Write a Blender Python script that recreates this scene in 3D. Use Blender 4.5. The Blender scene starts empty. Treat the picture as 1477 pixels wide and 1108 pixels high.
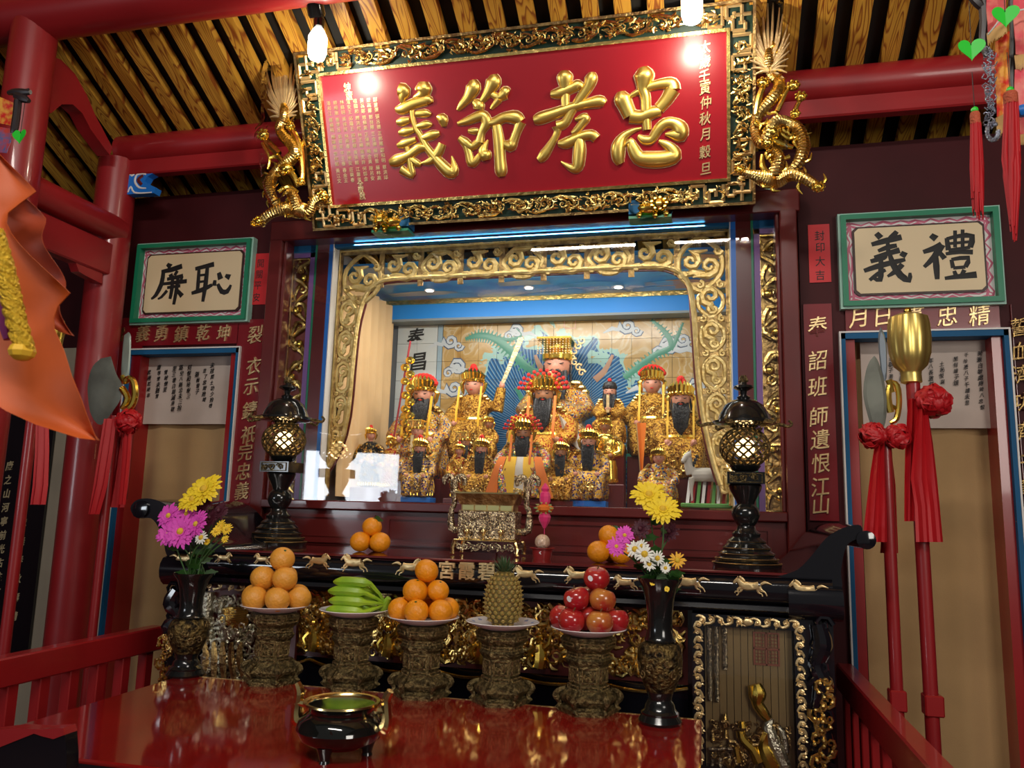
import bpy, bmesh, math, random
import numpy as np
from mathutils import Vector, Matrix
from math import sin, cos, pi, radians as R_
rnd = random.Random(7)
S = bpy.context.scene
COL = S.collection
# ------------------------------------------------------------------ camera
F, CX, CY = 1150.0, 738.5, 554.0
CAM = np.array([0, -3.1, 1.42])
_a = np.array([279.5, -190, -F]); _a /= np.linalg.norm(_a)
_c = np.array([5058., 44, 1150]); _c -= _a * (_c @ _a); _c /= np.linalg.norm(_c)
_u = np.cross(_c, _a)
RM = np.array([_c, _a, _u])            # camera -> world
cd = bpy.data.cameras.new('camera'); cam = bpy.data.objects.new('camera', cd); COL.objects.link(cam)
m4 = Matrix([list(RM[i]) + [CAM[i]] for i in range(3)] + [[0, 0, 0, 1]])
cam.matrix_world = m4
cd.sensor_width = 36; cd.lens = F / 1477 * 36; cd.clip_start = .02
cd.dof.use_dof = True; cd.dof.focus_distance = 2.7; cd.dof.aperture_fstop = 11
S.camera = cam
S.view_settings.view_transform = 'Standard'; S.view_settings.look = 'None'
S.view_settings.gamma = 1; S.view_settings.use_curve_mapping = False
S.view_settings.exposure = 0.0
# ------------------------------------------------------------------ world and lights
w = bpy.data.worlds.new('world'); S.world = w; w.use_nodes = True
w.node_tree.nodes['Background'].inputs[0].default_value = (1, .95, .9, 1)
w.node_tree.nodes['Background'].inputs[1].default_value = .09
def light(kind, loc, energy, color, size=.1, rot=None, sizey=None, spot=None):
    d = bpy.data.lights.new(kind.lower() + '_lamp', kind); d.energy = energy; d.color = color
    if kind == 'AREA':
        d.size = size
        if sizey: d.shape = 'RECTANGLE'; d.size_y = sizey
    elif kind in ('POINT', 'SPOT'): d.shadow_soft_size = size
    if spot: d.spot_size = spot; d.spot_blend = .6
    o = bpy.data.objects.new(d.name, d); COL.objects.link(o); o.location = loc
    if rot: o.rotation_euler = rot
    return o
# ceiling strip lamps of the hall behind the photographer
def aim(loc, tgt): return (Vector(loc) - Vector(tgt)).to_track_quat('Z', 'Y').to_euler()
# daylight entering through the temple front, far left
light('AREA', (-3.75, -5.0, 1.65), 24, (.86, .93, 1), 1.0, aim((-3.75, -5, 1.65), (-.9, 0, 1.4)), .7)
light('AREA', (2.2, -3.9, 2.3), 54, (1, .93, .84), 1.3, aim((2.2, -3.9, 2.3), (-.6, -.3, 1.4)), 1.3)  # warm fill lamp added right of the photographer to brighten the room
light('AREA', (-.55, -3.6, 3.78), 55, (1, .93, .85), 1.9, (R_(48), 0, 0), .12)
# niche lamps: strip behind the top of the red frame, and a strip above the statues
light('AREA', (-.743, .020, 2.56), 16, (1, .93, .78), 1.5, (R_(12), 0, 0), .02)
light('AREA', (-.72, .15, 2.44), 12, (1, .95, .86), 1.2, (R_(20), 0, 0), .08)

# ------------------------------------------------------------------ rays and planes
def ray(px, py): return RM @ np.array([px - CX, -(py - CY), -F])
def at(px, py, Y):
    d = ray(px, py); return Vector(CAM + d * ((Y - CAM[1]) / d[1]))
def atz(px, py, Z):
    d = ray(px, py); return Vector(CAM + d * ((Z - CAM[2]) / d[2]))
def atx(px, py, X):
    d = ray(px, py); return Vector(CAM + d * ((X - CAM[0]) / d[0]))
class Plane:
    def __init__(s, O, U, V):
        s.O = Vector(O); s.U = Vector(U).normalized(); s.V = Vector(V).normalized(); s.N = s.U.cross(s.V)
        s.k = 1.0
    def P(s, a, b, d=0): return s.O + s.U * a + s.V * b + s.N * d
    def px(s, x, y):
        d = Vector(ray(x, y)); c = Vector(CAM); t = (s.O - c).dot(s.N) / d.dot(s.N); q = c + d * t - s.O
        return q.dot(s.U), q.dot(s.V)
    def scale(s, x, y):     # metres per pixel there
        a = s.px(x, y); b = s.px(x, y + 1); return math.hypot(a[0] - b[0], a[1] - b[1])
def wall(Y): return Plane((0, Y, 0), (1, 0, 0), (0, 0, 1))

# ------------------------------------------------------------------ materials
def mat(name, col, rough=.5, metal=0, bump=0, bscale=40, var=0, vscale=6, coat=0, emit=None, es=0, sheen=0, col2=None, spec=.5, voro=False):
    m = bpy.data.materials.new(name); m.use_nodes = True
    nt = m.node_tree; b = nt.nodes['Principled BSDF']
    b.inputs['Base Color'].default_value = (*col, 1); b.inputs['Roughness'].default_value = rough
    b.inputs['Metallic'].default_value = metal; b.inputs['Coat Weight'].default_value = coat
    b.inputs['Coat Roughness'].default_value = .06; b.inputs['Specular IOR Level'].default_value = spec
    if sheen: b.inputs['Sheen Weight'].default_value = sheen
    if emit: b.inputs['Emission Color'].default_value = (*emit, 1); b.inputs['Emission Strength'].default_value = es
    tc = nt.nodes.new('ShaderNodeTexCoord')
    if var or col2:
        n = nt.nodes.new('ShaderNodeTexNoise'); n.inputs['Scale'].default_value = vscale; n.inputs['Detail'].default_value = 5
        nt.links.new(tc.outputs['Object'], n.inputs['Vector'])
        r = nt.nodes.new('ShaderNodeValToRGB'); c2 = col2 or tuple(c * (1 - var) for c in col)
        r.color_ramp.elements[0].position = .38; r.color_ramp.elements[1].position = .62
        r.color_ramp.elements[0].color = (*c2, 1); r.color_ramp.elements[1].color = (*col, 1)
        nt.links.new(n.outputs['Fac'], r.inputs['Fac']); nt.links.new(r.outputs['Color'], b.inputs['Base Color'])
    if bump:
        if voro:
            n2 = nt.nodes.new('ShaderNodeTexVoronoi'); n2.inputs['Scale'].default_value = bscale; out = n2.outputs['Distance']
        else:
            n2 = nt.nodes.new('ShaderNodeTexNoise'); n2.inputs['Scale'].default_value = bscale; n2.inputs['Detail'].default_value = 4; out = n2.outputs['Fac']
        nt.links.new(tc.outputs['Object'], n2.inputs['Vector'])
        bp = nt.nodes.new('ShaderNodeBump'); bp.inputs['Strength'].default_value = bump; bp.inputs['Distance'].default_value = .01
        nt.links.new(out, bp.inputs['Height']); nt.links.new(bp.outputs['Normal'], b.inputs['Normal'])
    return m
def film(name, tint=(1, 1, 1), rough=.02, base=.04, bump=0, bscale=12):
    m = bpy.data.materials.new(name); m.use_nodes = True; nt = m.node_tree; nt.nodes.clear()
    o = nt.nodes.new('ShaderNodeOutputMaterial'); mx = nt.nodes.new('ShaderNodeMixShader')
    t = nt.nodes.new('ShaderNodeBsdfTransparent'); g = nt.nodes.new('ShaderNodeBsdfGlossy')
    fr = nt.nodes.new('ShaderNodeFresnel'); fr.inputs['IOR'].default_value = 1.45 if base > 0 else 1.28
    ad = nt.nodes.new('ShaderNodeMath'); ad.operation = 'ADD'; ad.inputs[1].default_value = base; ad.use_clamp = True
    t.inputs[0].default_value = (*tint, 1); g.inputs['Roughness'].default_value = rough
    nt.links.new(fr.outputs[0], ad.inputs[0]); nt.links.new(ad.outputs[0], mx.inputs[0])
    nt.links.new(t.outputs[0], mx.inputs[1]); nt.links.new(g.outputs[0], mx.inputs[2]); nt.links.new(mx.outputs[0], o.inputs[0])
    if bump:
        tc = nt.nodes.new('ShaderNodeTexCoord'); n = nt.nodes.new('ShaderNodeTexNoise'); n.inputs['Scale'].default_value = bscale
        n.inputs['Distortion'].default_value = 2
        nt.links.new(tc.outputs['Object'], n.inputs['Vector']); bp = nt.nodes.new('ShaderNodeBump')
        bp.inputs['Strength'].default_value = bump; bp.inputs['Distance'].default_value = .03
        nt.links.new(n.outputs['Fac'], bp.inputs['Height']); nt.links.new(bp.outputs[0], g.inputs['Normal']); nt.links.new(bp.outputs[0], fr.inputs['Normal'])
    return m
def wood_mat():
    m = mat('rafter_wood', (.5, .24, .03), .45, bump=.1, bscale=30); nt = m.node_tree; b = nt.nodes['Principled BSDF']
    tc = nt.nodes.new('ShaderNodeTexCoord'); mp = nt.nodes.new('ShaderNodeMapping'); oi = nt.nodes.new('ShaderNodeObjectInfo')
    mp.inputs['Scale'].default_value = (9, 1.1, 1)
    mul = nt.nodes.new('ShaderNodeMath'); mul.operation = 'MULTIPLY'; mul.inputs[1].default_value = 30
    cb = nt.nodes.new('ShaderNodeCombineXYZ'); nt.links.new(oi.outputs['Random'], mul.inputs[0])
    nt.links.new(mul.outputs[0], cb.inputs[1]); nt.links.new(cb.outputs[0], mp.inputs['Location'])
    nt.links.new(tc.outputs['Object'], mp.inputs['Vector'])
    n = nt.nodes.new('ShaderNodeTexNoise'); n.inputs['Scale'].default_value = 2.2; n.inputs['Detail'].default_value = 1.0
    nt.links.new(mp.outputs[0], n.inputs['Vector'])
    mu = nt.nodes.new('ShaderNodeMath'); mu.operation = 'MULTIPLY'; mu.inputs[1].default_value = 15
    fr = nt.nodes.new('ShaderNodeMath'); fr.operation = 'FRACT'
    nt.links.new(n.outputs['Fac'], mu.inputs[0]); nt.links.new(mu.outputs[0], fr.inputs[0])
    r = nt.nodes.new('ShaderNodeValToRGB'); e = r.color_ramp.elements
    e[0].position = 0; e[0].color = (.25, .06, .01, 1); e[1].position = .3; e[1].color = (.62, .31, .035, 1)
    x = e.new(.8); x.color = (.66, .35, .05, 1); x = e.new(.95); x.color = (.26, .07, .01, 1)
    nt.links.new(fr.outputs[0], r.inputs['Fac']); nt.links.new(r.outputs[0], b.inputs['Base Color'])
    return m
GOLD = mat('gold_leaf', (.86, .62, .22), .27, 1, bump=.25, bscale=60, col2=(.66, .44, .13), vscale=25)
GOLDP = mat('bright_gold', (.95, .66, .12), .22, 1, bump=.06, bscale=15)
SATIN = mat('satin_gold', (.95, .68, .16), .36, .95)
CARVG = mat('pale_carved_gold', (.80, .62, .27), .36, .7, bump=.3, bscale=90, col2=(.6, .42, .14), vscale=30)
GOLDD = mat('antique_gold', (.62, .42, .16), .36, 1, bump=.5, bscale=90, col2=(.28, .17, .07), vscale=30)
GOLDM = mat('matt_gold_paint', (.8, .6, .3), .35, .75, bump=.2, bscale=80)
BRASS = mat('brass', (.75, .62, .4), .26, 1, bump=.6, bscale=150, col2=(.12, .08, .05), vscale=150)
POLB = mat('polished_brass', (.85, .65, .28), .2, 1)
BRONZE = mat('aged_bronze', (.27, .20, .085), .36, .9, bump=1.0, bscale=160, col2=(.07, .05, .022), vscale=90)
BRONZEL = mat('bronze_relief', (.5, .38, .16), .35, .95, bump=1.0, bscale=260, col2=(.16, .08, .04), vscale=130)
RED = mat('red_lacquer', (.33, .012, .014), .3, coat=.4, var=.15, vscale=3)
REDB = mat('red_beam_paint', (.3, .012, .015), .38, coat=.25, var=.2, vscale=2)
MAROON = mat('maroon_wall_paint', (.055, .006, .008), .55, var=.25, vscale=3, spec=.2)
MAROONF = mat('maroon_frame_paint', (.13, .014, .013), .3, coat=.5, var=.2, vscale=4)
CRIM = mat('crimson_board', (.2, .006, .012), .3, coat=.5, var=.1)
PLAQ = mat('plaque_red', (.30, .006, .014), .28, coat=.35)
TABLE = mat('table_red_lacquer', (.3, .010, .008), .09, coat=1, var=.2, vscale=5)
BLACK = mat('black_lacquer', (.006, .006, .009), .12, coat=.7)
BLACKM = mat('black_metal', (.012, .013, .013), .17, .3, coat=.5)
INK = mat('black_ink', (.006, .006, .006), .6)
BOARDK = mat('black_roof_board', (.01, .009, .008), .7)
CREAM = mat('cream_sign_paint', (.72, .58, .36), .45)
GREEN = mat('green_trim_paint', (.01, .2, .1), .4)
BLUE = mat('blue_trim_paint', (.008, .10, .24), .6, spec=.25)
BLUEB = mat('bright_blue_paint', (.012, .17, .62), .4)
SKYB = mat('sky_blue_band', (.015, .27, .80), .45)
PURPLE = mat('purple_trim_paint', (.22, .1, .32), .4)
WHITE = mat('white_trim_paint', (.72, .7, .68), .4)
CURT = mat('tan_curtain_cloth', (.45, .28, .12), .85, sheen=.3, bump=.1, bscale=300, var=.12, vscale=4)
CURTY = mat('yellow_curtain_cloth', (.8, .55, .28), .8, var=.1)
PAPER = mat('calligraphy_cloth', (.55, .46, .4), .85, bump=.15, bscale=8, var=.1)
RPAPER = mat('red_paper', (.55, .01, .015), .5)
RCLOTH = mat('red_satin', (.45, .005, .010), .5, bump=.1, bscale=20)
STEEL = mat('dull_steel', (.16, .17, .14), .55, .35, var=.35, vscale=10)
PORC = mat('white_porcelain', (.78, .75, .76), .15, coat=.5)
ORANGE = mat('orange_peel', (.86, .30, .006), .38, bump=.25, bscale=140, var=.12, vscale=8)
ORANGEP = mat('pale_orange_peel', (.78, .34, .04), .4, bump=.25, bscale=140, var=.1, vscale=8)
LEAF = mat('dark_green_leaf', (.03, .1, .015), .45, var=.3)
BANANA = mat('green_banana_peel', (.33, .5, .02), .4, var=.12, vscale=15, col2=(.22, .4, .02))
PINE = mat('pineapple_rind', (.10, .06, .012), .6, bump=.5, bscale=200, col2=(.16, .12, .02), vscale=60)
APPLE = mat('red_apple_skin', (.36, .006, .016), .2, coat=.5, col2=(.42, .03, .02), vscale=10)
APPLEY = mat('streaky_apple_skin', (.36, .012, .016), .2, coat=.5, col2=(.55, .22, .04), vscale=12)
SKIN = mat('statue_pink_face', (.60, .27, .18), .45)
SKIND = mat('statue_brown_face', (.38, .16, .07), .45)
HAIR = mat('black_hair', (.01, .01, .012), .45, bump=.5, bscale=120)
REDF = mat('red_pompom', (.75, .02, .012), .6, bump=.6, bscale=300)
YEL = mat('yellow_silk', (.85, .5, .03), .5)
ORA = mat('orange_silk', (.8, .2, .02), .5)
GRASS = mat('green_base_paint', (.1, .3, .06), .6)
RAFT = wood_mat()
GLASS = film('window_glass', base=.015)
PLASTIC = film('crinkled_plastic_film', base=-.02, rough=.14, bump=.22, bscale=9)
BULB = mat('lit_bulb', (1, 1, 1), .4, emit=(1, .93, .78), es=14)
DOWN = mat('lit_downlight', (1, 1, 1), .4, emit=(1, .97, .9), es=8)
LANT = mat('lit_lantern_bulb', (1, 1, 1), .4, emit=(1, .66, .26), es=7)

# ------------------------------------------------------------------ mesh builder
WL = {}
def fr(v): return v if isinstance(v, Vector) else Vector(v)
class MB:
    def __init__(s): s.v = []; s.f = []
    def add(s, vs, fs):
        k = len(s.v); s.v += [tuple(p) for p in vs]; s.f += [tuple(i + k for i in f) for f in fs]; return s
    def box(s, c, d, rz=0, M=None, taper=1):
        x, y, z = d[0] / 2, d[1] / 2, d[2] / 2; vs = []
        for k in (-1, 1):
            t = taper if k > 0 else 1
            for a, b in ((-1, -1), (1, -1), (1, 1), (-1, 1)):
                p = Vector((a * x * t, b * y * t, k * z))
                if rz: p = Matrix.Rotation(rz, 3, 'Z') @ p
                if M: p = M @ p
                vs.append(p + Vector(c))
        return s.add(vs, [(3, 2, 1, 0), (4, 5, 6, 7), (0, 1, 5, 4), (1, 2, 6, 5), (2, 3, 7, 6), (3, 0, 4, 7)])
    def b2(s, a, b):
        a = Vector(a); b = Vector(b); return s.box((a + b) / 2, (abs(b.x - a.x), abs(b.y - a.y), abs(b.z - a.z)))
    def bb(s, a, b, e=.004):      # bevelled box
        a = Vector(a); b = Vector(b); c = (a + b) / 2; h = Vector((abs(b.x - a.x) / 2, abs(b.y - a.y) / 2, abs(b.z - a.z) / 2))
        e = min(e, min(h) * .45); bm = bmesh.new(); bmesh.ops.create_cube(bm, size=2)
        for q in bm.verts: q.co = Vector((q.co.x * h.x, q.co.y * h.y, q.co.z * h.z)) + c
        bmesh.ops.bevel(bm, geom=bm.edges[:], offset=e, segments=1, affect='EDGES')
        bm.verts.index_update(); s.add([q.co for q in bm.verts], [[q.index for q in f.verts] for f in bm.faces]); bm.free(); return s
    def lathe(s, prof, c=(0, 0, 0), n=24, rot=0, sy=1, fn=None, axis=None):
        c = Vector(c); vs = []; fs = []
        for r, z in prof:
            for i in range(n):
                a = 2 * pi * i / n + rot; k = fn(a, z) if fn else 1
                p = Vector((r * k * cos(a), r * k * sin(a) * sy, z))
                if axis: p = axis @ p
                vs.append(c + p)
        for j in range(len(prof) - 1):
            for i in range(n):
                a, b = j * n + i, j * n + (i + 1) % n; fs.append((a, b, b + n, a + n))
        fs.append(tuple(range(n - 1, -1, -1))); fs.append(tuple(range((len(prof) - 1) * n, len(prof) * n)))
        return s.add(vs, fs)
    def ball(s, c, r, n=10, m=7, sc=(1, 1, 1), M=None):
        c = Vector(c); vs = [Vector((0, 0, -1))]; fs = []
        for j in range(1, m):
            t = -pi / 2 + pi * j / m
            for i in range(n): a = 2 * pi * i / n; vs.append(Vector((cos(t) * cos(a), cos(t) * sin(a), sin(t))))
        vs.append(Vector((0, 0, 1)))
        for i in range(n):
            fs.append((0, 1 + (i + 1) % n, 1 + i)); L = 1 + (m - 2) * n; fs.append((L + i, L + (i + 1) % n, len(vs) - 1))
            for j in range(m - 2): a, b = 1 + j * n + i, 1 + j * n + (i + 1) % n; fs.append((a, b, b + n, a + n))
        out = []
        for p in vs:
            p = Vector((p.x * sc[0], p.y * sc[1], p.z * sc[2])) * r
            if M: p = M @ p
            out.append(p + c)
        return s.add(out, fs)
    def tube(s, pts, rad, n=8, flat=1, N=None, closed=False):
        pts = [Vector(p) for p in pts]; L = len(pts)
        if not hasattr(rad, '__len__'): rad = [rad] * L
        vs = []; fs = []; prev = None
        for i, p in enumerate(pts):
            t = (pts[min(i + 1, L - 1)] - pts[max(i - 1, 0)])
            if t.length < 1e-9: t = Vector((0, 0, 1))
            t.normalize()
            if N is not None: nn = (N - t * N.dot(t)); nn = nn.normalized() if nn.length > 1e-6 else Vector((0, 0, 1))
            else:
                if prev is None: prev = Vector((0, 0, 1)) if abs(t.z) < .9 else Vector((1, 0, 0))
                nn = prev - t * prev.dot(t); nn = nn.normalized() if nn.length > 1e-6 else t.orthogonal().normalized(); prev = nn
            b = t.cross(nn)
            for k in range(n):
                a = 2 * pi * k / n; vs.append(p + b * (cos(a) * rad[i]) + nn * (sin(a) * rad[i] * flat))
        for i in range(L - 1):
            for k in range(n):
                a, b = i * n + k, i * n + (k + 1) % n; fs.append((a, b, b + n, a + n))
        fs.append(tuple(range(n - 1, -1, -1))); fs.append(tuple(range((L - 1) * n, L * n)))
        return s.add(vs, fs)
    def sheet(s, rows, th=.002, N=None):
        """rows of points -> two-sided sheet with thickness"""
        h, w_ = len(rows), len(rows[0]); N = Vector(N or (0, 1, 0)).normalized() * th
        A = [Vector(p) for r in rows for p in r]; B = [p + N for p in A]; k = len(A); fs = []
        for j in range(h - 1):
            for i in range(w_ - 1):
                a = j * w_ + i; fs += [(a, a + 1, a + w_ + 1, a + w_), (k + a, k + a + w_, k + a + w_ + 1, k + a + 1)]
        ring = [i for i in range(w_)] + [j * w_ + w_ - 1 for j in range(1, h)] + [(h - 1) * w_ + i for i in range(w_ - 2, -1, -1)] + [j * w_ for j in range(h - 2, 0, -1)]
        for a, b in zip(ring, ring[1:] + ring[:1]): fs.append((a, k + a, k + b, b))
        return s.add(A + B, fs)
    def prism(s, pl, poly, d0, d1):
        n = len(poly); vs = [pl.P(x, y, d0) for x, y in poly] + [pl.P(x, y, d1) for x, y in poly]
        return s.add(vs, [tuple(range(n - 1, -1, -1)), tuple(range(n, 2 * n))] + [(i, (i + 1) % n, n + (i + 1) % n, n + i) for i in range(n)])
    def quadbox(s, pl, x0, x1, y0, y1, d0, d1): return s.prism(pl, [(x0, y0), (x1, y0), (x1, y1), (x0, y1)], d0, d1)
    def ringf(s, pl, x0, x1, y0, y1, t, d0, d1, tb=None):
        """rectangular frame: four mitred bars"""
        o = [(x0, y0), (x1, y0), (x1, y1), (x0, y1)]; i = [(x0 + t, y0 + t), (x1 - t, y0 + t), (x1 - t, y1 - t), (x0 + t, y1 - t)]
        for k in range(4): s.prism(pl, [o[k], o[(k + 1) % 4], i[(k + 1) % 4], i[k]], d0, d1)
        return s
    def stroke(s, pl, pts, depth=.6, lift=0, n=8, sub=3, k=1.0):
        p = smooth(pts, sub); return s.tube([pl.P(a[0], a[1], lift) for a in p], [max(a[2] * k, .0004) for a in p], n, depth, pl.N)
    def build(s, name, m, parent=None, smooth=30, local=False, kind=None, label=None, remesh=0):
        me = bpy.data.meshes.new(name); off = Vector((0, 0, 0))
        if parent is not None and not local: off = WL.get(parent.name, off)
        me.from_pydata([(a[0] - off[0], a[1] - off[1], a[2] - off[2]) for a in s.v], [], s.f)
        bm = bmesh.new(); bm.from_mesh(me)
        bmesh.ops.recalc_face_normals(bm, faces=bm.faces[:]); bm.to_mesh(me); bm.free()
        me.materials.append(m)
        if smooth:
            me.polygons.foreach_set('use_smooth', [True] * len(me.polygons)); me.set_sharp_from_angle(angle=R_(smooth))
        o = bpy.data.objects.new(name, me); COL.objects.link(o)
        if remesh:
            md = o.modifiers.new('r', 'REMESH'); md.mode = 'VOXEL'; md.voxel_size = remesh; md.use_smooth_shade = True
            sm = o.modifiers.new('s', 'SMOOTH'); sm.iterations = 3
            dg = bpy.context.evaluated_depsgraph_get(); me2 = bpy.data.meshes.new_from_object(o.evaluated_get(dg))
            o.modifiers.clear(); o.data = me2; me2.name = name
            if not me2.materials: me2.materials.append(m)
        if parent is not None: o.parent = parent; WL[o.name] = WL.get(parent.name, Vector((0, 0, 0)))
        else: WL[o.name] = Vector((0, 0, 0))
        if kind: o['kind'] = kind
        if label: o['label'] = label
        return o
def smooth(pts, sub=3):
    if len(pts) < 3 or sub < 2: return pts
    out = []; P = [pts[0]] + list(pts) + [pts[-1]]
    for i in range(1, len(P) - 2):
        for k in range(sub):
            t = k / sub; q = []
            for d in range(len(pts[0])):
                a, b, c, e = P[i - 1][d], P[i][d], P[i + 1][d], P[i + 2][d]
                q.append(.5 * (2 * b + (c - a) * t + (2 * a - 5 * b + 4 * c - e) * t * t + (3 * b - a - 3 * c + e) * t ** 3))
            out.append(tuple(q))
    out.append(tuple(pts[-1])); return out
def T(name, label, cat, loc=(0, 0, 0), group=None, rz=0):
    o = bpy.data.objects.new(name, None); COL.objects.link(o); o.location = loc; o.rotation_euler[2] = rz
    o.empty_display_size = .05; WL[o.name] = Vector(loc)
    o['label'] = label; o['category'] = cat
    if group: o['group'] = group
    return o
def ST(name, loc=(0, 0, 0)):
    o = bpy.data.objects.new(name, None); COL.objects.link(o); o.location = loc; WL[o.name] = Vector(loc); o['kind'] = 'structure'; return o
def tag(o, label, cat, group=None):
    o['label'] = label; o['category'] = cat
    if group: o['group'] = group
    return o
def kids(o): return [c for c in o.children]
def dup(o, loc=None, label=None, parent=None, rz=None, sc=None):
    c = o.copy(); COL.objects.link(c); c.parent = parent
    if loc is not None: c.location = loc; WL[c.name] = Vector(loc)
    if label: c['label'] = label
    if rz is not None: c.rotation_euler[2] = rz
    if sc: c.scale = (sc, sc, sc)
    for k in list(o.children): dup(k, parent=c)
    return c
def placed(o, pl, parent, s, t, d, flip=1, sc=1):
    pass
# glyphs
_g = {}
def glyph(ch, off=.012, shear=.0):
    if (ch, off) in _g: return _g[(ch, off)]
    cu = bpy.data.curves.new('g', 'FONT'); cu.body = ch; cu.size = 1; cu.offset = off; cu.fill_mode = 'BOTH'; cu.extrude = .06; cu.resolution_u = 2; cu.shear = shear
    ob = bpy.data.objects.new('g', cu); COL.objects.link(ob)
    dg = bpy.context.evaluated_depsgraph_get(); me = bpy.data.meshes.new_from_object(ob.evaluated_get(dg))
    v = [tuple(q.co) for q in me.vertices]; f = [tuple(p.vertices) for p in me.polygons]
    bpy.data.objects.remove(ob); bpy.data.curves.remove(cu); bpy.data.meshes.remove(me)
    if v:
        xs = [a[0] for a in v]; ys = [a[1] for a in v]; cx = (min(xs) + max(xs)) / 2; cy = (min(ys) + max(ys)) / 2
        h = .92; v = [((a[0] - cx) / h, (a[1] - cy) / h, a[2] / .06) for a in v]
    _g[(ch, off)] = (v, f); return v, f
def putchar(mb, ch, pl, s, t, size, depth, lift=0, off=.012, slant=0, wx=1):
    v, f = glyph(ch, off)
    mb.add([pl.P(s + a[0] * size * wx + slant * a[1] * size, t + a[1] * size + .12 * a[0] * size * (slant != 0), lift + a[2] * depth) for a in v], f)
def chars(root, text, pl, pts, hpx, m, depth=.004, lift=.002, off=.015, slant=.10, name='character', wx=.88):
    """one object per raised character; pts are pixel centres"""
    for ch, (x, y) in zip(text, pts):
        s, t = pl.px(x, y); mb = MB(); putchar(mb, ch, pl, s, t, hpx * pl.scale(x, y), depth, lift, off, slant, wx); mb.build(name, m, root, smooth=0)
def line(text, p0, p1):
    n = len(text); return [(p0[0] + (p1[0] - p0[0]) * i / max(1, n - 1), p0[1] + (p1[1] - p0[1]) * i / max(1, n - 1)) for i in range(n)]
def tr(pl, cr, pts, k=1):
    """crop-space trace -> plane coordinates; cr=(ox,oy,scale)"""
    out = []
    for x, y, r in pts:
        X, Y = cr[0] + x / cr[2], cr[1] + y / cr[2]; a, b = pl.px(X, Y); out.append((a, b, r / cr[2] * pl.scale(X, Y) * k))
    return out
# scrollwork
def spiral(cx, cy, r, a0, turns, d=1, w0=.25, w1=.1, n=9, tail=None):
    out = []
    for i in range(n + 1):
        u = i / n; rr = r * (1 - .82 * u); a = a0 + d * turns * 2 * pi * u
        out.append((cx + rr * cos(a), cy + rr * sin(a), r * (w0 + (w1 - w0) * u)))
    if tail: out = tail + out
    return out
def scrollband(mb, pl, p0, p1, wd, cells, rg, depth=.5, lift=0, thick=1.0, leaves=True, n=5):
    p0 = Vector(p0); p1 = Vector(p1); L = (p1 - p0).length; u = (p1 - p0).normalized(); v = Vector((-u.y, u.x)); c = L / cells
    def m(pts): return [(p0.x + u.x * a + v.x * b, p0.y + u.y * a + v.y * b, r) for a, b, r in pts]
    for i in range(cells):
        sg = 1 if i % 2 else -1; r = min(c * .42, wd * .34) * rg.uniform(.85, 1.1); x = c * (i + .5)
        tl = [(x - c * .62, -sg * wd * .3, r * .12 * thick), (x - c * .35, -sg * wd * .38, r * .22 * thick)]
        mb.stroke(pl, m(spiral(x, sg * wd * .05, r, -sg * pi * .5, 1.25, sg, .26 * thick, .12 * thick, 9, tl)), depth, lift + rg.uniform(0, .003), n, 1)
        mb.ball(pl.P(*m([(x, sg * wd * .05, 0)])[0][:2], lift + r * .25), r * .2 * thick, 6, 4)
        if leaves:
            for k in range(3):
                a = rg.uniform(.2, 1.3) * sg; x2 = x + rg.uniform(-.35, .45) * c; y2 = sg * wd * rg.uniform(.1, .42)
                mb.stroke(pl, m([(x2, y2, r * .08), (x2 + r * .4 * cos(a), y2 + r * .35 * sin(a), r * .26 * thick), (x2 + r * .8 * cos(a + .5), min(wd * .48, max(-wd * .48, y2 + r * .6 * sin(a + .6))), r * .05)]), depth, lift + rg.uniform(0, .004), n, 1)
def fret(mb, pl, p0, p1, wd, cells, depth=.5, lift=0, t=.12):
    p0 = Vector(p0); p1 = Vector(p1); L = (p1 - p0).length; u = (p1 - p0).normalized(); v = Vector((-u.y, u.x)); c = L / cells
    for i in range(cells):
        x = c * i; sg = 1 if i % 2 else -1
        q = [(x, -.42 * sg), (x, .42 * sg), (x + .78 * c, .42 * sg), (x + .78 * c, -.15 * sg), (x + .4 * c, -.15 * sg), (x + .4 * c, .15 * sg)]
        q = [(p0.x + u.x * a + v.x * b * wd, p0.y + u.y * a + v.y * b * wd) for a, b in q]
        for a, b in zip(q, q[1:]):
            mb.stroke(pl, [(*a, wd * t), (*b, wd * t)], depth, lift, 4, 1)
def bez(*pts): return smooth(list(pts), 5)

# ================================================================== SETTING
def struct(mb, name, m, **k): return mb.build(name, m, kind='structure', **k)
NX = -.743                                   # middle of the shrine
fl = mat('floor_tiles', (.12, .04, .03), .35, var=.3)
struct(MB().b2((-4.2, -6, -.05), (2.6, 1.2, 0)), 'floor', fl, smooth=0)
# back wall with the two doorways and the shrine opening
wb = ST('wall_back')
W = wall(0); WT = 2.845
mb = MB()
for x0, x1, z0, z1 in ((-4.2, -2.56, 0, WT), (-2.56, -2.01, 2.1, WT), (-2.01, -1.87, 0, WT), (-1.87, .357, 2.62, WT), (.357, .50, 0, WT), (.50, 1.04, 2.08, WT), (1.04, 2.6, 0, WT), (-1.87, .357, 0, 1.25)):
    mb.b2((x0, 0, z0), (x1, .06, z1))
mb.build('wall_panel', MAROON, wb, smooth=0)
struct(MB().b2((-4.25, -6, 0), (-4.2, 1.2, 4.3)), 'wall_left', MAROON, smooth=0)
struct(MB().b2((2.6, -6, 0), (2.65, 1.2, 4.3)), 'wall_right', MAROON, smooth=0)
struct(MB().b2((-4.2, 1.2, 0), (2.6, 1.25, 3.6)), 'wall_rear_room', MAROON, smooth=0)
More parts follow.
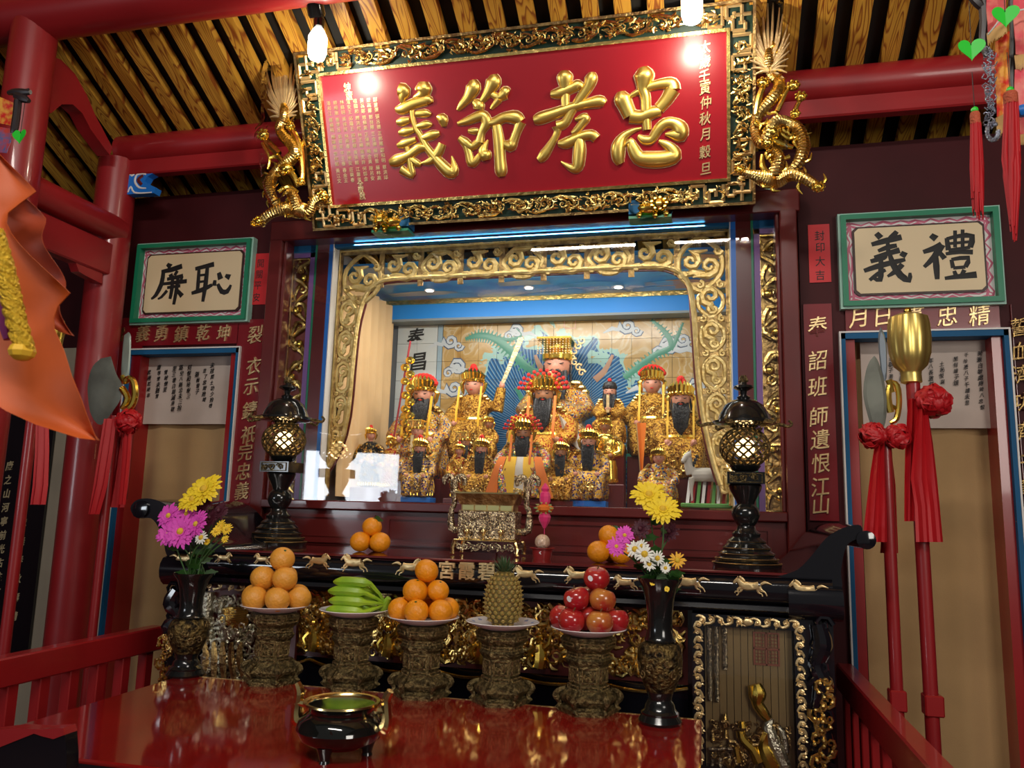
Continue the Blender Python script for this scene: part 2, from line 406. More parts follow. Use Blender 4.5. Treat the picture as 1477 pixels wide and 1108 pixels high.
# roof: rafters with dark boards above
cl = ST('ceiling', (0, -.45, 2.955))
BZ = at(1150, 105, -.16).z; ZB = BZ + .005
def roofz(y): return ZB + (-.16 - y) * .5
mb = MB()
mb.add([(-4.2, 1.2, roofz(1.2) + .055), (2.6, 1.2, roofz(1.2) + .055), (2.6, -.16, roofz(-.16) + .055), (-4.2, -.16, roofz(-.16) + .055),
        (-4.2, 1.2, roofz(1.2) + .12), (2.6, 1.2, roofz(1.2) + .12), (2.6, -.16, roofz(-.16) + .12), (-4.2, -.16, roofz(-.16) + .12)],
       [(0, 1, 2, 3), (4, 5, 6, 7), (0, 1, 5, 4), (3, 2, 6, 7), (0, 3, 7, 4), (1, 2, 6, 5)])
mb.add([(x, y, roofz(y) + dz) for dz in (.055, .12) for x, y in ((-4.2, -.16), (2.6, -.16), (2.6, -3.2), (-4.2, -3.2))], [(0, 1, 2, 3), (4, 5, 6, 7), (0, 1, 5, 4), (3, 2, 6, 7), (0, 3, 7, 4), (1, 2, 6, 5)])
mb.build('roof_board', BOARDK, cl, smooth=0)
rmb = MB(); hw = .0295
y0, y1, y2 = .9, -.16, -2.4
for yA, yB in ((y0, y1), (y1, y2)):
    vs = []
    for y in (yA, yB):
        z = roofz(y); vs += [(-hw, y, z), (hw, y, z), (hw, y, z + .04), (-hw, y, z + .04)]
    rmb.add(vs, [(0, 1, 5, 4), (1, 2, 6, 5), (2, 3, 7, 6), (3, 0, 4, 7), (0, 1, 2, 3), (4, 5, 6, 7)])
x = -4.05; first = None
while x < 2.5:
    if first is None:
        first = rmb.build('rafter', RAFT, cl, smooth=0); first.location = (x, 0, 0)
    else:
        c = first.copy(); COL.objects.link(c); c.location = (x, 0, 0)
    x += .118
# beams (wall-parallel) and columns
YC, YF, XC = -.16, -.75, -2.6
bm_ = ST('trim_1', (0, YC, 2.8))
def cyl(mb, a, b, r, n=24): return mb.tube([a, b], r, n)
cyl(MB(), (XC, YC, BZ - .066), (2.6, YC, BZ - .066), .066).build('round_beam', REDB, bm_)
MB().bb((XC, YC - .025, at(1150, 176, YC).z), (2.6, YC + .025, BZ - .11), .006).build('tie_plank', REDB, bm_)
tb = ST('trim_2', (0, YF, 3.1))
zf = at(78, 51, YF).z + .10
cyl(MB(), (-4.2, YF, zf), (2.6, YF, zf), .10).build('round_beam', REDB, tb)
xc1 = at(30, 200, YF).x; xc2 = at(164, 300, YC).x
c2 = ST('trim_3', (xc2, YC, 0))
cyl(MB(), (xc2, YC, 0), (xc2, YC, BZ - .12), .084, 32).build('column', REDB, c2)
c1 = ST('trim_4', (xc1, YF, 0))
cyl(MB(), (xc1, YF, 0), (xc1, YF, zf), .082, 32).build('column', REDB, c1)
xt = (xc1 + xc2) / 2
# curved hump beam between the two columns and the round ties beneath it
tr5 = ST('trim_5', (xt, -.5, 2.7))
PX = Plane((xt, 0, 0), (0, -1, 0), (0, 0, 1))
up = [(75, 88), (95, 108), (112, 138), (125, 168), (137, 190), (150, 215), (146, 225), (138, 215), (118, 188), (106, 165), (92, 152), (76, 152), (60, 165), (52, 160), (55, 80)]
MB().prism(PX, [PX.px(a, b) for a, b in up], -.045, .02).build('hump_beam', REDB, tr5)
ta = PX.px(100, 300)[1]
cyl(MB(), (xt, YF, ta), (xt, YC, ta), .062).build('round_tie', REDB, tr5)
tb_ = PX.px(100, 348)[1]
MB().bb((xt - .03, YF, tb_ - .085), (xt + .03, YC, tb_ + .06), .006).build('tie_plank', REDB, tr5)
MB().prism(PX, [PX.px(a, b) for a, b in ((142, 395), (142, 410), (118, 398), (108, 392), (104, 380), (96, 372), (96, 360), (142, 372))], -.02, .02).build('corbel', REDB, tr5)
cyl(MB(), (-4.2, .25, at(95, 204, .25).z), (xc2, .25, at(95, 204, .25).z), .06).build('round_beam', MAROONF, tr5)
# painted blue corbel under the beam
cb = ST('trim_6', at(205, 255, YC))
PC = wall(YC)
o = [PC.px(a, b) for a, b in ((184, 246), (231, 243), (226, 252), (217, 257), (213, 264), (218, 268), (229, 273), (226, 281), (182, 283))]
MB().prism(PC, o, -.02, .02).build('corbel', BLUEB, cb)
mb = MB()
for c, p in (((185, 242, 1), [(4, 8, 1.2), (10, 14, 1.5), (16, 8, 1.2), (22, 4, .8), (34, 4, .8)]), ((185, 242, 1), [(30, 12, 1.2), (18, 12, 1.5), (14, 22, 1.6), (20, 31, 1.4), (30, 32, .8)]), ((185, 242, 1), [(4, 38, 1), (8, 30, 1.4), (13, 38, 1.2), (26, 39, 1), (38, 38, .8)])):
    mb.stroke(PC, tr(PC, c, p), .4, .021, 6)
mb.build('painted_scroll', WHITE, cb)
mb = MB(); mb.stroke(PC, tr(PC, (185, 242, 1), [(26, 14, 2), (19, 20, 2.6), (24, 27, 2)]), .3, .022, 6); mb.build('painted_core', MAROONF, cb)

# ------------------------------------------------------------------ side doorways: trims, curtains, boards
def doorway(n, x0, x1, left):
    d = ST('door_%d' % n, ((x0 + x1) / 2, 0, 0)); z1 = 2.10
    tt = .022
    def bar(m, xa, xb, za, zb, y0=-.02, y1=.05): MB().b2((xa, y0, za), (xb, y1, zb)).build('door_trim', m, d, smooth=0)
    bar(BLUE, x0, x0 + tt * .7, 0, z1); bar(BLUE, x1 - tt * .7, x1, 0, z1); bar(BLUE, x0, x1, z1 - tt, z1)
    bar(WHITE, x0 - .006, x0, 0, z1, -.023); bar(WHITE, x1, x1 + .006, 0, z1, -.023); bar(WHITE, x0 - .006, x1 + .006, z1, z1 + .006, -.023)
    bar(RED, x0 + .0155, x0 + .05, 0, z1 - tt, .0, .2); bar(RED, x1 - .05, x1 - .0155, 0, z1 - tt, .0, .2)
    return d
DL = doorway(1, -2.575, -2.0, True); DR = doorway(2, .492, 1.046, False)
def cloth_panel(x0, x1, z0, z1, y, amp=.012, nf=5, seed=0, nz=10, nx=40, yb=0):
    g = random.Random(seed); ph = [g.uniform(0, 6) for _ in range(4)]; rows = []
    for j in range(nz + 1):
        z = z1 + (z0 - z1) * j / nz; r = []
        for i in range(nx + 1):
            u = i / nx; k = .3 + .7 * j / nz
            r.append((x0 + (x1 - x0) * u, y + yb * j / nz + k * amp * (sin(u * nf * 2 * pi + ph[0] + .5 * sin(j * .3 + ph[1])) + .5 * sin(u * nf * 3.7 + ph[2])), z))
        rows.append(r)
    return rows
for x0, x1, lab, sd in ((-2.54, -2.03, 'tan cloth curtain hanging in the left doorway beside the axe', 3), (.56, 1.012, 'tan cloth curtain hanging in the right doorway behind the gold-headed mace', 5)):
    c = MB().sheet(cloth_panel(x0, x1, .12, 2.12, .10, .012, 3, sd), .003).build('door_curtain', CURT)
    tag(c, lab, 'curtain', None)
for x0, x1, pa, pb, lab, sd in ((-2.5, -2.01, (190, 508), (338, 612), 'pale cloth with black brush writing pinned over the left doorway curtain', 1), (.56, 1.02, (1240, 492), (1440, 618), 'pale cloth with black brush writing pinned over the right doorway curtain', 2)):
    pa = at(*pa, .07); pb = at(*pb, .07)
    root = T('calligraphy_cloth', lab, 'wall hanging', ((pa.x + pb.x) / 2, .07, pb.z))
    MB().sheet(cloth_panel(pa.x, pb.x, pb.z, pa.z + .03, .068, .003, 2, sd), .002).build('cloth', PAPER, root)
    PLC = wall(.062); mb = MB(); g = random.Random(sd)
    if sd == 1: cols = [(307, 527, 8), (296, 535, 6), (285, 540, 4), (273, 530, 6), (262, 530, 8), (251, 532, 8), (240, 537, 4), (229, 530, 6), (216, 537, 5)]; adv = 8.3
    else: cols = [(1413, 510, 10), (1393, 512, 9), (1378, 518, 5), (1358, 525, 4), (1342, 520, 5), (1300, 520, 4), (1285, 517, 6)]; adv = 8.6
    src = '精忠報國怒髮衝冠憑欄處瀟雨歇抬望眼仰天長嘯壯懷激烈三十功名塵與土八千里路雲和月莫等閒白了少年頭空悲切靖康恥猶未雪臣子恨何時滅'
    for cx, cy, n in cols:
        for k in range(n):
            s_, t_ = PLC.px(cx - k * .35 * (1 if sd == 1 else -1) + g.uniform(-1, 1), cy + k * adv)
            putchar(mb, g.choice(src), PLC, s_, t_, g.uniform(6.0, 8.0) * PLC.scale(cx, cy), .0006, 0, .01, .15, .8)
    mb.build('brush_writing', INK, root, smooth=0, kind='stuff')
# black void beyond right curtain & lit spot -- room behind is wall_rear_room
def quad(pl, pxs): return [pl.px(a, b) for a, b in pxs]
def rect(pl, x0, y0, x1, y1):
    a = pl.px(x0, y0); b = pl.px(x1, y1); return a[0], b[0], b[1], a[1]      # s0,s1,t0,t1
# framed signs with two characters
PS = wall(-.045)
def sign(lab, c, crp, traces, grp=None):
    s0, s1, t0, t1 = c
    root = T('framed_sign', lab, 'sign', ((s0 + s1) / 2, -.02, t0))
    pl = wall(0); g = .019
    MB().ringf(pl, s0 - .008, s1 + .008, t0 - .008, t1 + .008, .012, 0, .032).build('outer_bead', mat('pale_green_edge', (.35, .6, .5), .4), root, smooth=0)
    MB().ringf(pl, s0, s1, t0, t1, g, 0, .045).build('green_frame', GREEN, root, smooth=0)
    MB().quadbox(pl, s0 + g, s1 - g, t0 + g, t1 - g, 0, .012).build('pink_border', WHITE, root, smooth=0)
    mb = MB(); rg = random.Random(len(lab)); b = .031
    pk = mat('pink_painted_marble', (.55, .12, .2), .45)
    a0, a1, b0, b1 = s0 + g, s1 - g, t0 + g, t1 - g
    for (xa, ya, xb, yb) in ((a0, b1 - b / 2, a1, b1 - b / 2), (a0, b0 + b / 2, a1, b0 + b / 2), (a0 + b / 2, b0, a0 + b / 2, b1), (a1 - b / 2, b0, a1 - b / 2, b1)):
        n = int(math.hypot(xb - xa, yb - ya) / .05)
        hor = abs(xb - xa) > abs(yb - ya)
        for off in (-.3, .15):
            pts = []
            for k in range(n * 2 + 1):
                u = k / (n * 2); o_ = b * (off + .25 * (1 if k % 2 else -1) * rg.uniform(.3, 1)); x = xa + (xb - xa) * u; y = ya + (yb - ya) * u
                x += rg.uniform(-.006, .006)
                pts.append((x, y + o_, rg.uniform(.002, .0055)) if hor else (x + o_, y, rg.uniform(.002, .0055)))
            pts = [(min(max(p[0], a0 + .003), a1 - .003), min(max(p[1], b0 + .003), b1 - .003), p[2]) for p in pts]
            mb.stroke(pl, pts, .12, .0125, 6, 2)
    mb.build('marble_veins', pk, root)
    i = g + b
    def chamf(e):
        x0, x1, y0, y1 = s0 + i - e, s1 - i + e, t0 + i - e, t1 - i + e; k = .014
        return [(x0 + k, y0), (x1 - k, y0), (x1, y0 + k), (x1, y1 - k), (x1 - k, y1), (x0 + k, y1), (x0, y1 - k), (x0, y0 + k)]
    MB().prism(pl, chamf(.007), .01, .020).build('dark_edge', mat('dark_brown_line', (.04, .012, .01), .4), root, smooth=0)
    MB().prism(pl, chamf(0), .012, .023).build('cream_panel', CREAM, root, smooth=0)
    P2 = wall(-.0235)
    for tset in traces:
        mb = MB()
        for st in tset: mb.stroke(P2, tr(P2, crp, st, 1.12), .08, 0, 8, 2)
        mb.build('character', INK, root)
YI = [[(690, 135, 12), (715, 160, 14)], [(800, 125, 10), (770, 160, 14), (755, 175, 8)], [(665, 195, 10), (740, 175, 14), (825, 155, 14)], [(700, 230, 8), (750, 210, 12), (800, 200, 10)], [(680, 265, 10), (760, 240, 12), (815, 225, 14)], [(750, 170, 8), (755, 240, 10)], [(660, 285, 10), (730, 265, 12), (740, 255, 8)], [(625, 335, 10), (700, 310, 13), (800, 285, 12), (845, 275, 8)], [(715, 275, 10), (715, 330, 12), (710, 385, 12), (680, 375, 8)], [(655, 385, 8), (700, 350, 10), (740, 330, 8)], [(760, 240, 8), (780, 300, 14), (820, 360, 16), (865, 385, 14), (870, 345, 6)], [(830, 300, 12), (790, 340, 12), (750, 365, 6)], [(820, 240, 12), (850, 255, 14)]]
LI = [[(980, 145, 12), (1010, 165, 16)], [(940, 235, 10), (1000, 215, 14), (1040, 195, 16)], [(1040, 195, 16), (1000, 260, 14), (945, 315, 8)], [(1005, 240, 10), (1010, 310, 14), (1015, 380, 10)], [(1030, 240, 10), (1055, 270, 12)], [(1065, 160, 9), (1075, 225, 12)], [(1065, 165, 8), (1130, 150, 10), (1200, 150, 14), (1190, 210, 12)], [(1110, 120, 8), (1110, 210, 8)], [(1150, 115, 8), (1150, 210, 8)], [(1080, 190, 7), (1190, 180, 7)], [(1075, 225, 8), (1190, 210, 8)], [(1060, 245, 8), (1130, 235, 10), (1205, 235, 12)], [(1090, 275, 8), (1100, 320, 10)], [(1090, 275, 8), (1180, 265, 12), (1165, 315, 10)], [(1100, 320, 8), (1165, 315, 8)], [(1105, 335, 8), (1115, 360, 10)], [(1160, 330, 10), (1145, 355, 8)], [(1055, 375, 8), (1130, 365, 12), (1225, 355, 16)]]
CHI = [[(1040, 140, 9), (1080, 130, 10), (1140, 115, 12)], [(1060, 140, 8), (1055, 220, 10), (1050, 265, 8)], [(1105, 130, 9), (1095, 220, 12), (1080, 315, 8)], [(1060, 175, 6), (1100, 170, 6)], [(1055, 210, 6), (1100, 205, 6)], [(1020, 270, 8), (1080, 250, 12), (1130, 225, 8)], [(1145, 200, 8), (1140, 230, 12)], [(1160, 220, 8), (1180, 260, 12), (1210, 260, 12), (1230, 225, 6)], [(1165, 160, 10), (1175, 195, 14)], [(1200, 175, 8), (1225, 185, 14)]]
LIAN = [[(890, 115, 8), (910, 130, 14)], [(860, 155, 8), (910, 145, 12), (970, 125, 12)], [(870, 160, 10), (860, 220, 12), (830, 280, 10), (805, 300, 5)], [(900, 180, 7), (920, 170, 8)], [(945, 150, 8), (930, 175, 8)], [(890, 195, 8), (940, 185, 9), (975, 175, 9)], [(970, 180, 8), (960, 215, 8)], [(870, 220, 7), (930, 213, 9), (995, 205, 10)], [(890, 240, 7), (960, 230, 8)], [(920, 175, 8), (915, 250, 10), (905, 300, 8)], [(950, 175, 8), (940, 250, 10), (925, 330, 8)], [(890, 255, 8), (860, 290, 7), (840, 300, 4)], [(940, 250, 8), (970, 285, 12)]]
sign('cream sign reading 禮義 in a green and pink frame, right of the shrine', rect(PS, 1212, 310, 1450, 434), (1077, 300, 3.6925), [LI, YI])
sign('cream sign reading 恥廉 in a green and pink frame, left of the shrine', rect(PS, 198, 353, 352, 460), (0, 350, 3.6925), [CHI, LIAN])
# red boards with raised gold characters
def board(lab, pxr, text, pts, h, m=CRIM, cm=GOLDM, dep=.004, y=0, off=.004, grp=None, name='couplet_board', cat='sign board', th=.012, slant=.08):
    pl = wall(y); s0, s1, t0, t1 = rect(pl, *pxr)
    root = T(name, lab, cat, ((s0 + s1) / 2, y - .006, t0), grp)
    MB().quadbox(pl, s0, s1, t0, t1, 0, th).build('board', m, root, smooth=0)
    P2 = wall(y - th); chars(root, text, P2, pts, h, cm, dep, dep * .6, off, slant)
    return root
board('red lintel board with gold characters above the left doorway', (182, 463, 344, 496), '義勇鎮乾坤', [(207, 481), (233, 481), (262, 482), (294, 480), (323, 481)], 23, th=.01)
board('red lintel board with gold characters above the right doorway', (1218, 438, 1442, 478), '月日貫忠精', [(1237, 459), (1273, 457), (1318, 456), (1366, 456), (1412, 455)], 29, th=.01)
board('tall red couplet board left of the shrine, gold brush characters', (346, 462, 383, 742), '裂衣示鑄祇完忠義', [(369, 483), (367, 528), (363, 558), (361, 592), (359, 627), (355, 652), (352, 680), (350, 708)], 25, th=.01)
board('tall red couplet board right of the shrine reading 奉詔班師遺恨江山', (1158, 440, 1210, 752), '奉詔班師遺恨江山', [(1179, 471), (1179, 520), (1179, 558), (1181, 601), (1183, 634), (1184, 668), (1183, 702), (1184, 728)], 28, th=.01)
board('red couplet board at the far right edge, dull gold characters', (1457, 440, 1490, 905), '誓血濟功濟汗青史', [(1470, 472), (1471, 506), (1472, 540), (1473, 580), (1474, 622), (1476, 668), (1477, 704), (1478, 740)], 26, cm=GOLDD, th=.01)
board('dark red couplet board behind the round column and axe', (163, 460, 184, 720), '霄貫山河', [(172, 484), (171, 520), (168, 560), (166, 600)], 20, cm=GOLDD, th=.008)
board('small red paper reading 封印大吉 right of the shrine', (1165, 325, 1199, 407), '封印大吉', [(1182, 340), (1183, 357), (1183, 377), (1183, 397)], 14, RPAPER, INK, .0004, -.001, .005, None, 'red_paper_strip', 'paper', .003, 0)
board('small red paper reading 開關平安 left of the shrine', (359, 367, 389, 439), '開關平安', [(376, 380), (374, 396), (372, 412), (370, 429)], 12, RPAPER, INK, .0004, -.001, .003, None, 'red_paper_strip', 'paper', .003, 0)
# far left: black board with gold characters, pale strips
mb = MB(); pl = wall(-.0)
s0, s1, t0, t1 = rect(pl, -30, 600, 62, 930)
root = T('black_inscription_board', 'black board with gold characters at the far left behind the rail', 'sign board', (s0 + .1, -.01, t0))
MB().b2((-3.35, -.02, .68), (-2.93, 0, 1.85)).build('board', BLACK, root, smooth=0)
P2 = wall(-.021); g = random.Random(5)
gm = mat('dull_gold_ink', (.45, .36, .2), .6)
pts = [(x, y) for x, y0_, n, dy in ((42, 700, 8, 27), (14, 672, 12, 20)) for y in [y0_ + i * dy for i in range(n)]]
chars(root, '天日忠義春秋壽靖康之山河寧前光古往今來', P2, [(x - (y - 670) * .1, y) for x, y in pts], 13, gm, .001, 0)
struct(MB().b2((-3.5, -.005, 0), (-2.72, -.001, 2.12)), 'trim_7', mat('beige_wall_strip', (.42, .35, .25), .7), smooth=0)
struct(MB().b2((-2.74, -.03, 0), (-2.58, -.006, 2.12)), 'trim_8', CRIM, smooth=0)
struct(MB().b2((-4.2, -.005, 0), (-3.55, -.001, 2.12)), 'trim_9', mat('grey_wall_strip', (.2, .22, .2), .7), smooth=0)

# ================================================================== SHRINE FRONT
sh = T('shrine_cabinet', 'large maroon framed glass shrine front with carved gold panels behind the altar', 'shrine', (NX, 0, 1.25))
Z0, Z1 = 1.432, 2.64
def bar(name, m, x0, x1, z0, z1, y0, y1, e=.004): return MB().bb((x0, y0, z0), (x1, y1, z1), e).build(name, m, sh, smooth=0)
bar('frame_rail', MAROONF, -1.86, .357, 2.565, 2.655, -.07, .05)
bar('frame_post', MAROONF, -1.86, -1.80, 1.25, 2.575, -.07, .05)
bar('frame_post', MAROONF, .283, .345, 1.25, 2.575, -.07, .05)
bar('frame_bead', MAROONF, -1.80, -1.785, 1.44, 2.575, -.05, .05); bar('frame_bead', MAROONF, .268, .283, 1.44, 2.575, -.05, .05)
bar('sill', MAROONF, -1.80, .283, 1.405, 1.44, -.085, .05)
bar('lower_board', MAROONF, -1.80, .283, 1.25, 1.405, -.045, .0)
for i in range(4):
    x0 = -1.76 + i * .51; f = MB().ringf(wall(-.045), x0, x0 + .46, 1.27, 1.385, .014, 0, .010).build('raised_moulding', MAROONF, sh, smooth=0)
    MB().quadbox(wall(-.045), x0 + .03, x0 + .43, 1.295, 1.36, 0, .005).build('field', MAROONF, f, smooth=0)
# mullions with coloured edges
for sg in (-1, 1):
    def X(v): return NX + sg * v
    def bb(name, m, a, b, y0, y1, z0=1.44, z1=2.575): x0, x1 = sorted((X(a), X(b))); return MB().b2((x0, y0, z0), (x1, y1, z1)).build(name, m, sh, smooth=0)
    bb('mullion', MAROONF, .868, .925, .012, .05)
    bb('blue_edge', BLUEB, .848, .868, .012, .06); bb('white_line', WHITE, .845, .849, .01, .061)
    bb('green_edge', GREEN, .925, .934, .01, .055); bb('purple_edge', PURPLE, .936, .958, .012, .055)
    bb('blue_head', BLUE, .93, 1.045, .012, .05, 2.53, 2.575); bb('purple_edge', PURPLE, .936, 1.04, .012, .055, 2.51, 2.53)
bar('blue_head', BLUE, NX - .85, NX + .85, 2.55, 2.575, .014, .05)
# side carved panels
rg = random.Random(11)
panel_red = mat('carving_red_ground', (.16, .03, .02), .5)
for sg in (-1, 1):
    xc = NX + sg * 1.0; p2 = wall(.03)
    r = MB().b2((xc - .045, .035, 1.44), (xc + .045, .05, 2.505)).build('carved_side_panel', GOLDD if sg > 0 else panel_red, sh, smooth=0)
    mb = MB(); scrollband(mb, p2, (xc, 1.45), (xc, 2.5), .088, 12, rg, .7, .0, 1.25)
    for k in range(14):
        z = 1.47 + k * .075; mb.stroke(p2, [(xc + .03 * (-1) ** k, z, .004), (xc - .0 * (-1) ** k, z + .03, .011), (xc - .032 * (-1) ** k, z + .05, .009), (xc - .035 * (-1) ** k, z + .072, .003)], .5, .004, 6, 2)
    mb.build('carved_scrolls', GOLD, r)
    mb = MB()
    for k in range(7): mb.ball(p2.P(xc + .014 * (-1) ** k, 1.52 + k * .15, .012), .017, 8, 6, (1, .6, 1))
    mb.build('gold_boss', GOLDP, r, kind='stuff')
    mb = MB(); mb.ringf(p2, xc - .046, xc + .046, 1.44, 2.508, .006, 0, .012); mb.build('gilt_edge', GOLD, r, smooth=0)
# carved gold arch frame inside the glass
P6 = wall(.075)
ar = MB()
inner = [(468, 684), (489, 650), (502, 600), (508, 540), (514, 480), (521, 445), (532, 420), (548, 407), (572, 402), (640, 399), (740, 394), (840, 389), (930, 385), (962, 386), (983, 396), (995, 415), (1001, 450), (1005, 510), (1010, 570), (1018, 620), (1030, 670), (1040, 700)]
inn = [P6.px(a, b) for a, b in inner]
ar.stroke(P6, [(a, b, .011) for a, b in inn], .8, .004, 8, 2)
x0, x1, zt = NX - .843, NX + .843, 2.55
ar.stroke(P6, [(x0, 1.46, .008), (x0, zt, .008), (x1, zt, .008), (x1, 1.46, .008)], .8, .004, 6, 1)
archroot = ar.build('carved_arch', CARVG, sh)
mb = MB(); mb.stroke(P6, [(a + (.012 if a < NX else -.012) * (1 if b < 2.3 else .3), b - (.013 if b > 2.25 else 0), .006) for a, b in inn], .8, -.004, 6, 2); mb.build('red_inner_bead', MAROONF, archroot)
# fretwork panels: ribbon loops with scrolls in them
mb = MB(); rg = random.Random(4)
def loopcell(mb, pl, x0, x1, y0, y1, rg, sw=.0115):
    k = .4 * min(x1 - x0, y1 - y0); q = [(x0 + k, y0), (x1 - k, y0), (x1, y0 + k), (x1, y1 - k), (x1 - k, y1), (x0 + k, y1), (x0, y1 - k), (x0, y0 + k), (x0 + k, y0)]
    mb.stroke(pl, [(a, b, sw) for a, b in q], .55, 0, 6, 3)
top = 2.372
n = 9; xs = [x0 + .02 + (x1 - x0 - .04) * i / n for i in range(n + 1)]
for i in range(n):
    a, b = xs[i], xs[i + 1]; y0_, y1_ = (top + .015 if 0 < i < n - 1 else 2.30), zt - .012
    if i % 2 == 0: loopcell(mb, P6, a + .012, b - .012, y0_ + .012, y1_ - .012, rg)
    cx, cy = (a + b) / 2, (y0_ + y1_) / 2; r = .052
    for sx, sy in ((-1, 1), (1, -1)):
        mb.stroke(P6, spiral(cx + sx * .036, cy + sy * .012, r * .72, pi / 2 * sy, 1.3, sx, .42, .2, 10, [(cx - sx * .03, cy + sy * .055, .004), (cx, cy + sy * .05, .009)]), .6, .004, 6, 1)
        mb.stroke(P6, spiral(cx + sx * .07, cy - sy * .05, r * .34, 0, 1.1, -sx, .55, .3, 7), .6, .006, 6, 1)
    mb.stroke(P6, [(cx - .08, cy - .055, .004), (cx - .03, cy - .035, .017), (cx + .03, cy - .05, .016), (cx + .085, cy - .04, .004)], .5, 0, 6, 2)
def innx(z, left):
    c = [p for p in inn if (p[0] < NX) == left]; c.sort(key=lambda p: p[1])
    for p, q in zip(c, c[1:]):
        if p[1] <= z <= q[1] and q[1] > p[1]: return p[0] + (q[0] - p[0]) * (z - p[1]) / (q[1] - p[1])
    return c[0][0] if z < c[0][1] else c[-1][0]
zc = [1.50, 1.62, 1.75, 1.90, 2.05, 2.19, 2.33]
for left in (True, False):
    for z_a, z_b in zip(zc, zc[1:]):
        zi = (z_a + z_b) / 2; e = innx(zi, left); a, b = (x0 + .006, e - .004) if left else (e + .004, x1 - .006)
        if b - a < .03: continue
        wc = b - a; loopcell(mb, P6, a + wc * .16, b - wc * .16, z_a + .012, z_b - .012, rg, .0095)
        cx = (a + b) / 2; r = wc * .30; d = 1 if left else -1
        mb.stroke(P6, spiral(cx, zi + .025, r, -pi / 2, 1.3, d, .42, .2, 10, [(cx - d * r * .5, zi - .045, .004), (cx - d * r * .2, zi - .03, .009)]), .6, .003, 6, 1)
        mb.stroke(P6, spiral(cx - d * .01, zi - .03, r * .6, pi / 2, 1.2, -d, .48, .25, 9), .6, .005, 6, 1)
        for sx in (-1, 1): mb.stroke(P6, spiral(cx + sx * wc * .30, z_b, r * .42, pi / 2, 1.1, sx, .55, .3, 7), .6, .006, 6, 1)
mb.build('carved_scrolls', CARVG, archroot, kind='stuff')
# ground plates of the carving: border strips between loops and frame
mb = MB()
mb.prism(P6, [(x0, zt), (x0, zt - .02), (x1, zt - .02), (x1, zt)], -.004, .006)
mb.prism(P6, [(x0, 1.46), (x0 + .014, 1.46), (x0 + .014, zt), (x0, zt)], -.004, .006); mb.prism(P6, [(x1 - .014, 1.46), (x1, 1.46), (x1, zt), (x1 - .014, zt)], -.004, .006)
for i in range(1, n):
    mb.prism(P6, [(xs[i] - .012, 2.376), (xs[i] + .012, 2.376), (xs[i] + .012, zt), (xs[i] - .012, zt)], -.003, .004)
for left in (True, False):
    for z in zc[1:]:
        e = innx(z, left); a, b = (x0, e) if left else (e, x1); mb.prism(P6, [(a, z - .012), (b, z - .012), (b, z + .012), (a, z + .012)], -.003, .004)
mb.build('arch_ground', GOLDD, archroot, smooth=0)
g_ = MB().b2((-1.785, .002, 1.44), (.268, .006, 2.53)).build('glass_pane', GLASS, sh, smooth=0)
# strip lamp behind the frame head
MB().tube([(NX - .75, .060, 2.60), (NX + .75, .060, 2.60)], .008, 8).build('strip_lamp', mat('lit_strip_lamp', (1, 1, 1), .4, emit=(1, .96, .88), es=7), sh)

# ------------------------------------------------------------------ niche behind the glass
XL, XR, YB = -1.62, .13, .78
nz0 = 1.44; nzb = at(800, 457, YB - .1).z; nzc = at(800, 432, YB - .1).z + .02
nc = mat('niche_wall_paint', (.62, .6, .55), .5)
struct(MB().b2((XL - .02, .11, nz0), (XL, YB, nzc + .1)), 'wall_niche_left', nc, smooth=0)
struct(MB().b2((XR, .11, nz0), (XR + .02, YB, nzc + .1)), 'wall_niche_right', nc, smooth=0)
struct(MB().b2((XL, .05, nz0 - .03), (XR, YB, nz0)), 'niche_floor', MAROONF, smooth=0)
nb = ST('wall_niche_rear', (NX, YB, nz0))
MB().b2((XL, YB + .006, nz0), (XR, YB + .03, nzc)).build('backing', mat('tile_joint', (.12, .13, .14), .7), nb, smooth=0)
# ceiling of the niche with painted clouds
nceil = ST('niche_ceiling', (NX, .4, nzc))
skym = mat('painted_blue_ceiling', (.01, .12, .45), .3, col2=(.02, .3, .62), vscale=5)
nzf = max(nzc, at(740, 384, .11).z + .01)
MB().add([(x, y, z + d) for d in (0, .02) for x, y, z in ((XL, .11, nzf), (XR, .11, nzf), (XR, YB, nzc), (XL, YB, nzc))], [(0, 1, 2, 3), (7, 6, 5, 4), (0, 4, 5, 1), (1, 5, 6, 2), (2, 6, 7, 3), (3, 7, 4, 0)]).build('ceiling_board', skym, nceil, smooth=0)
PCE = Plane((0, YB, nzc - .001), (1, 0, 0), (0, .05 - YB, nzf - nzc))
def ncz(y): return nzf + (nzc - nzf) * (y - .11) / (YB - .11)
cm_ = [mat('painted_cloud_grey', (.42, .45, .42), .5), mat('painted_cloud_blue', (.1, .4, .75), .5), mat('painted_cloud_rust', (.5, .28, .14), .5)]
rg = random.Random(8)
for ci, m in enumerate(cm_):
    mb = MB()
    for k in range((9, 12, 4)[ci]):
        x = rg.uniform(XL + .1, XR - .1) if ci < 2 else rg.choice((-1.45, .0, -1.3, -.1)); y = rg.uniform(.05, .62); L = rg.uniform(.08, .2)
        for q in range(3): mb.stroke(PCE, [(x - L, y + q * .02, .004), (x, y + q * .025 + .01, .018), (x + L * .8, y + q * .02, .003)], .06, 0, 6, 3)
    mb.build('painted_cloud', m, nceil, kind='stuff')
MB().b2((XL, YB - .10, nzb + .012), (XR, YB, nzc - .02)).build('sky_blue_valance', SKYB, nceil, smooth=0)
MB().b2((XL, YB - .112, nzc - .022), (XR, YB - .09, nzc)).build('gilt_cornice', GOLD, nceil, smooth=0)
MB().b2((XL, YB - .10, nzb), (XR, YB - .005, nzb + .012)).build('soffit', mat('shadow_grey_soffit', (.25, .3, .32), .5), nceil, smooth=0)  # grey colour paints in the shadow strip under the valance
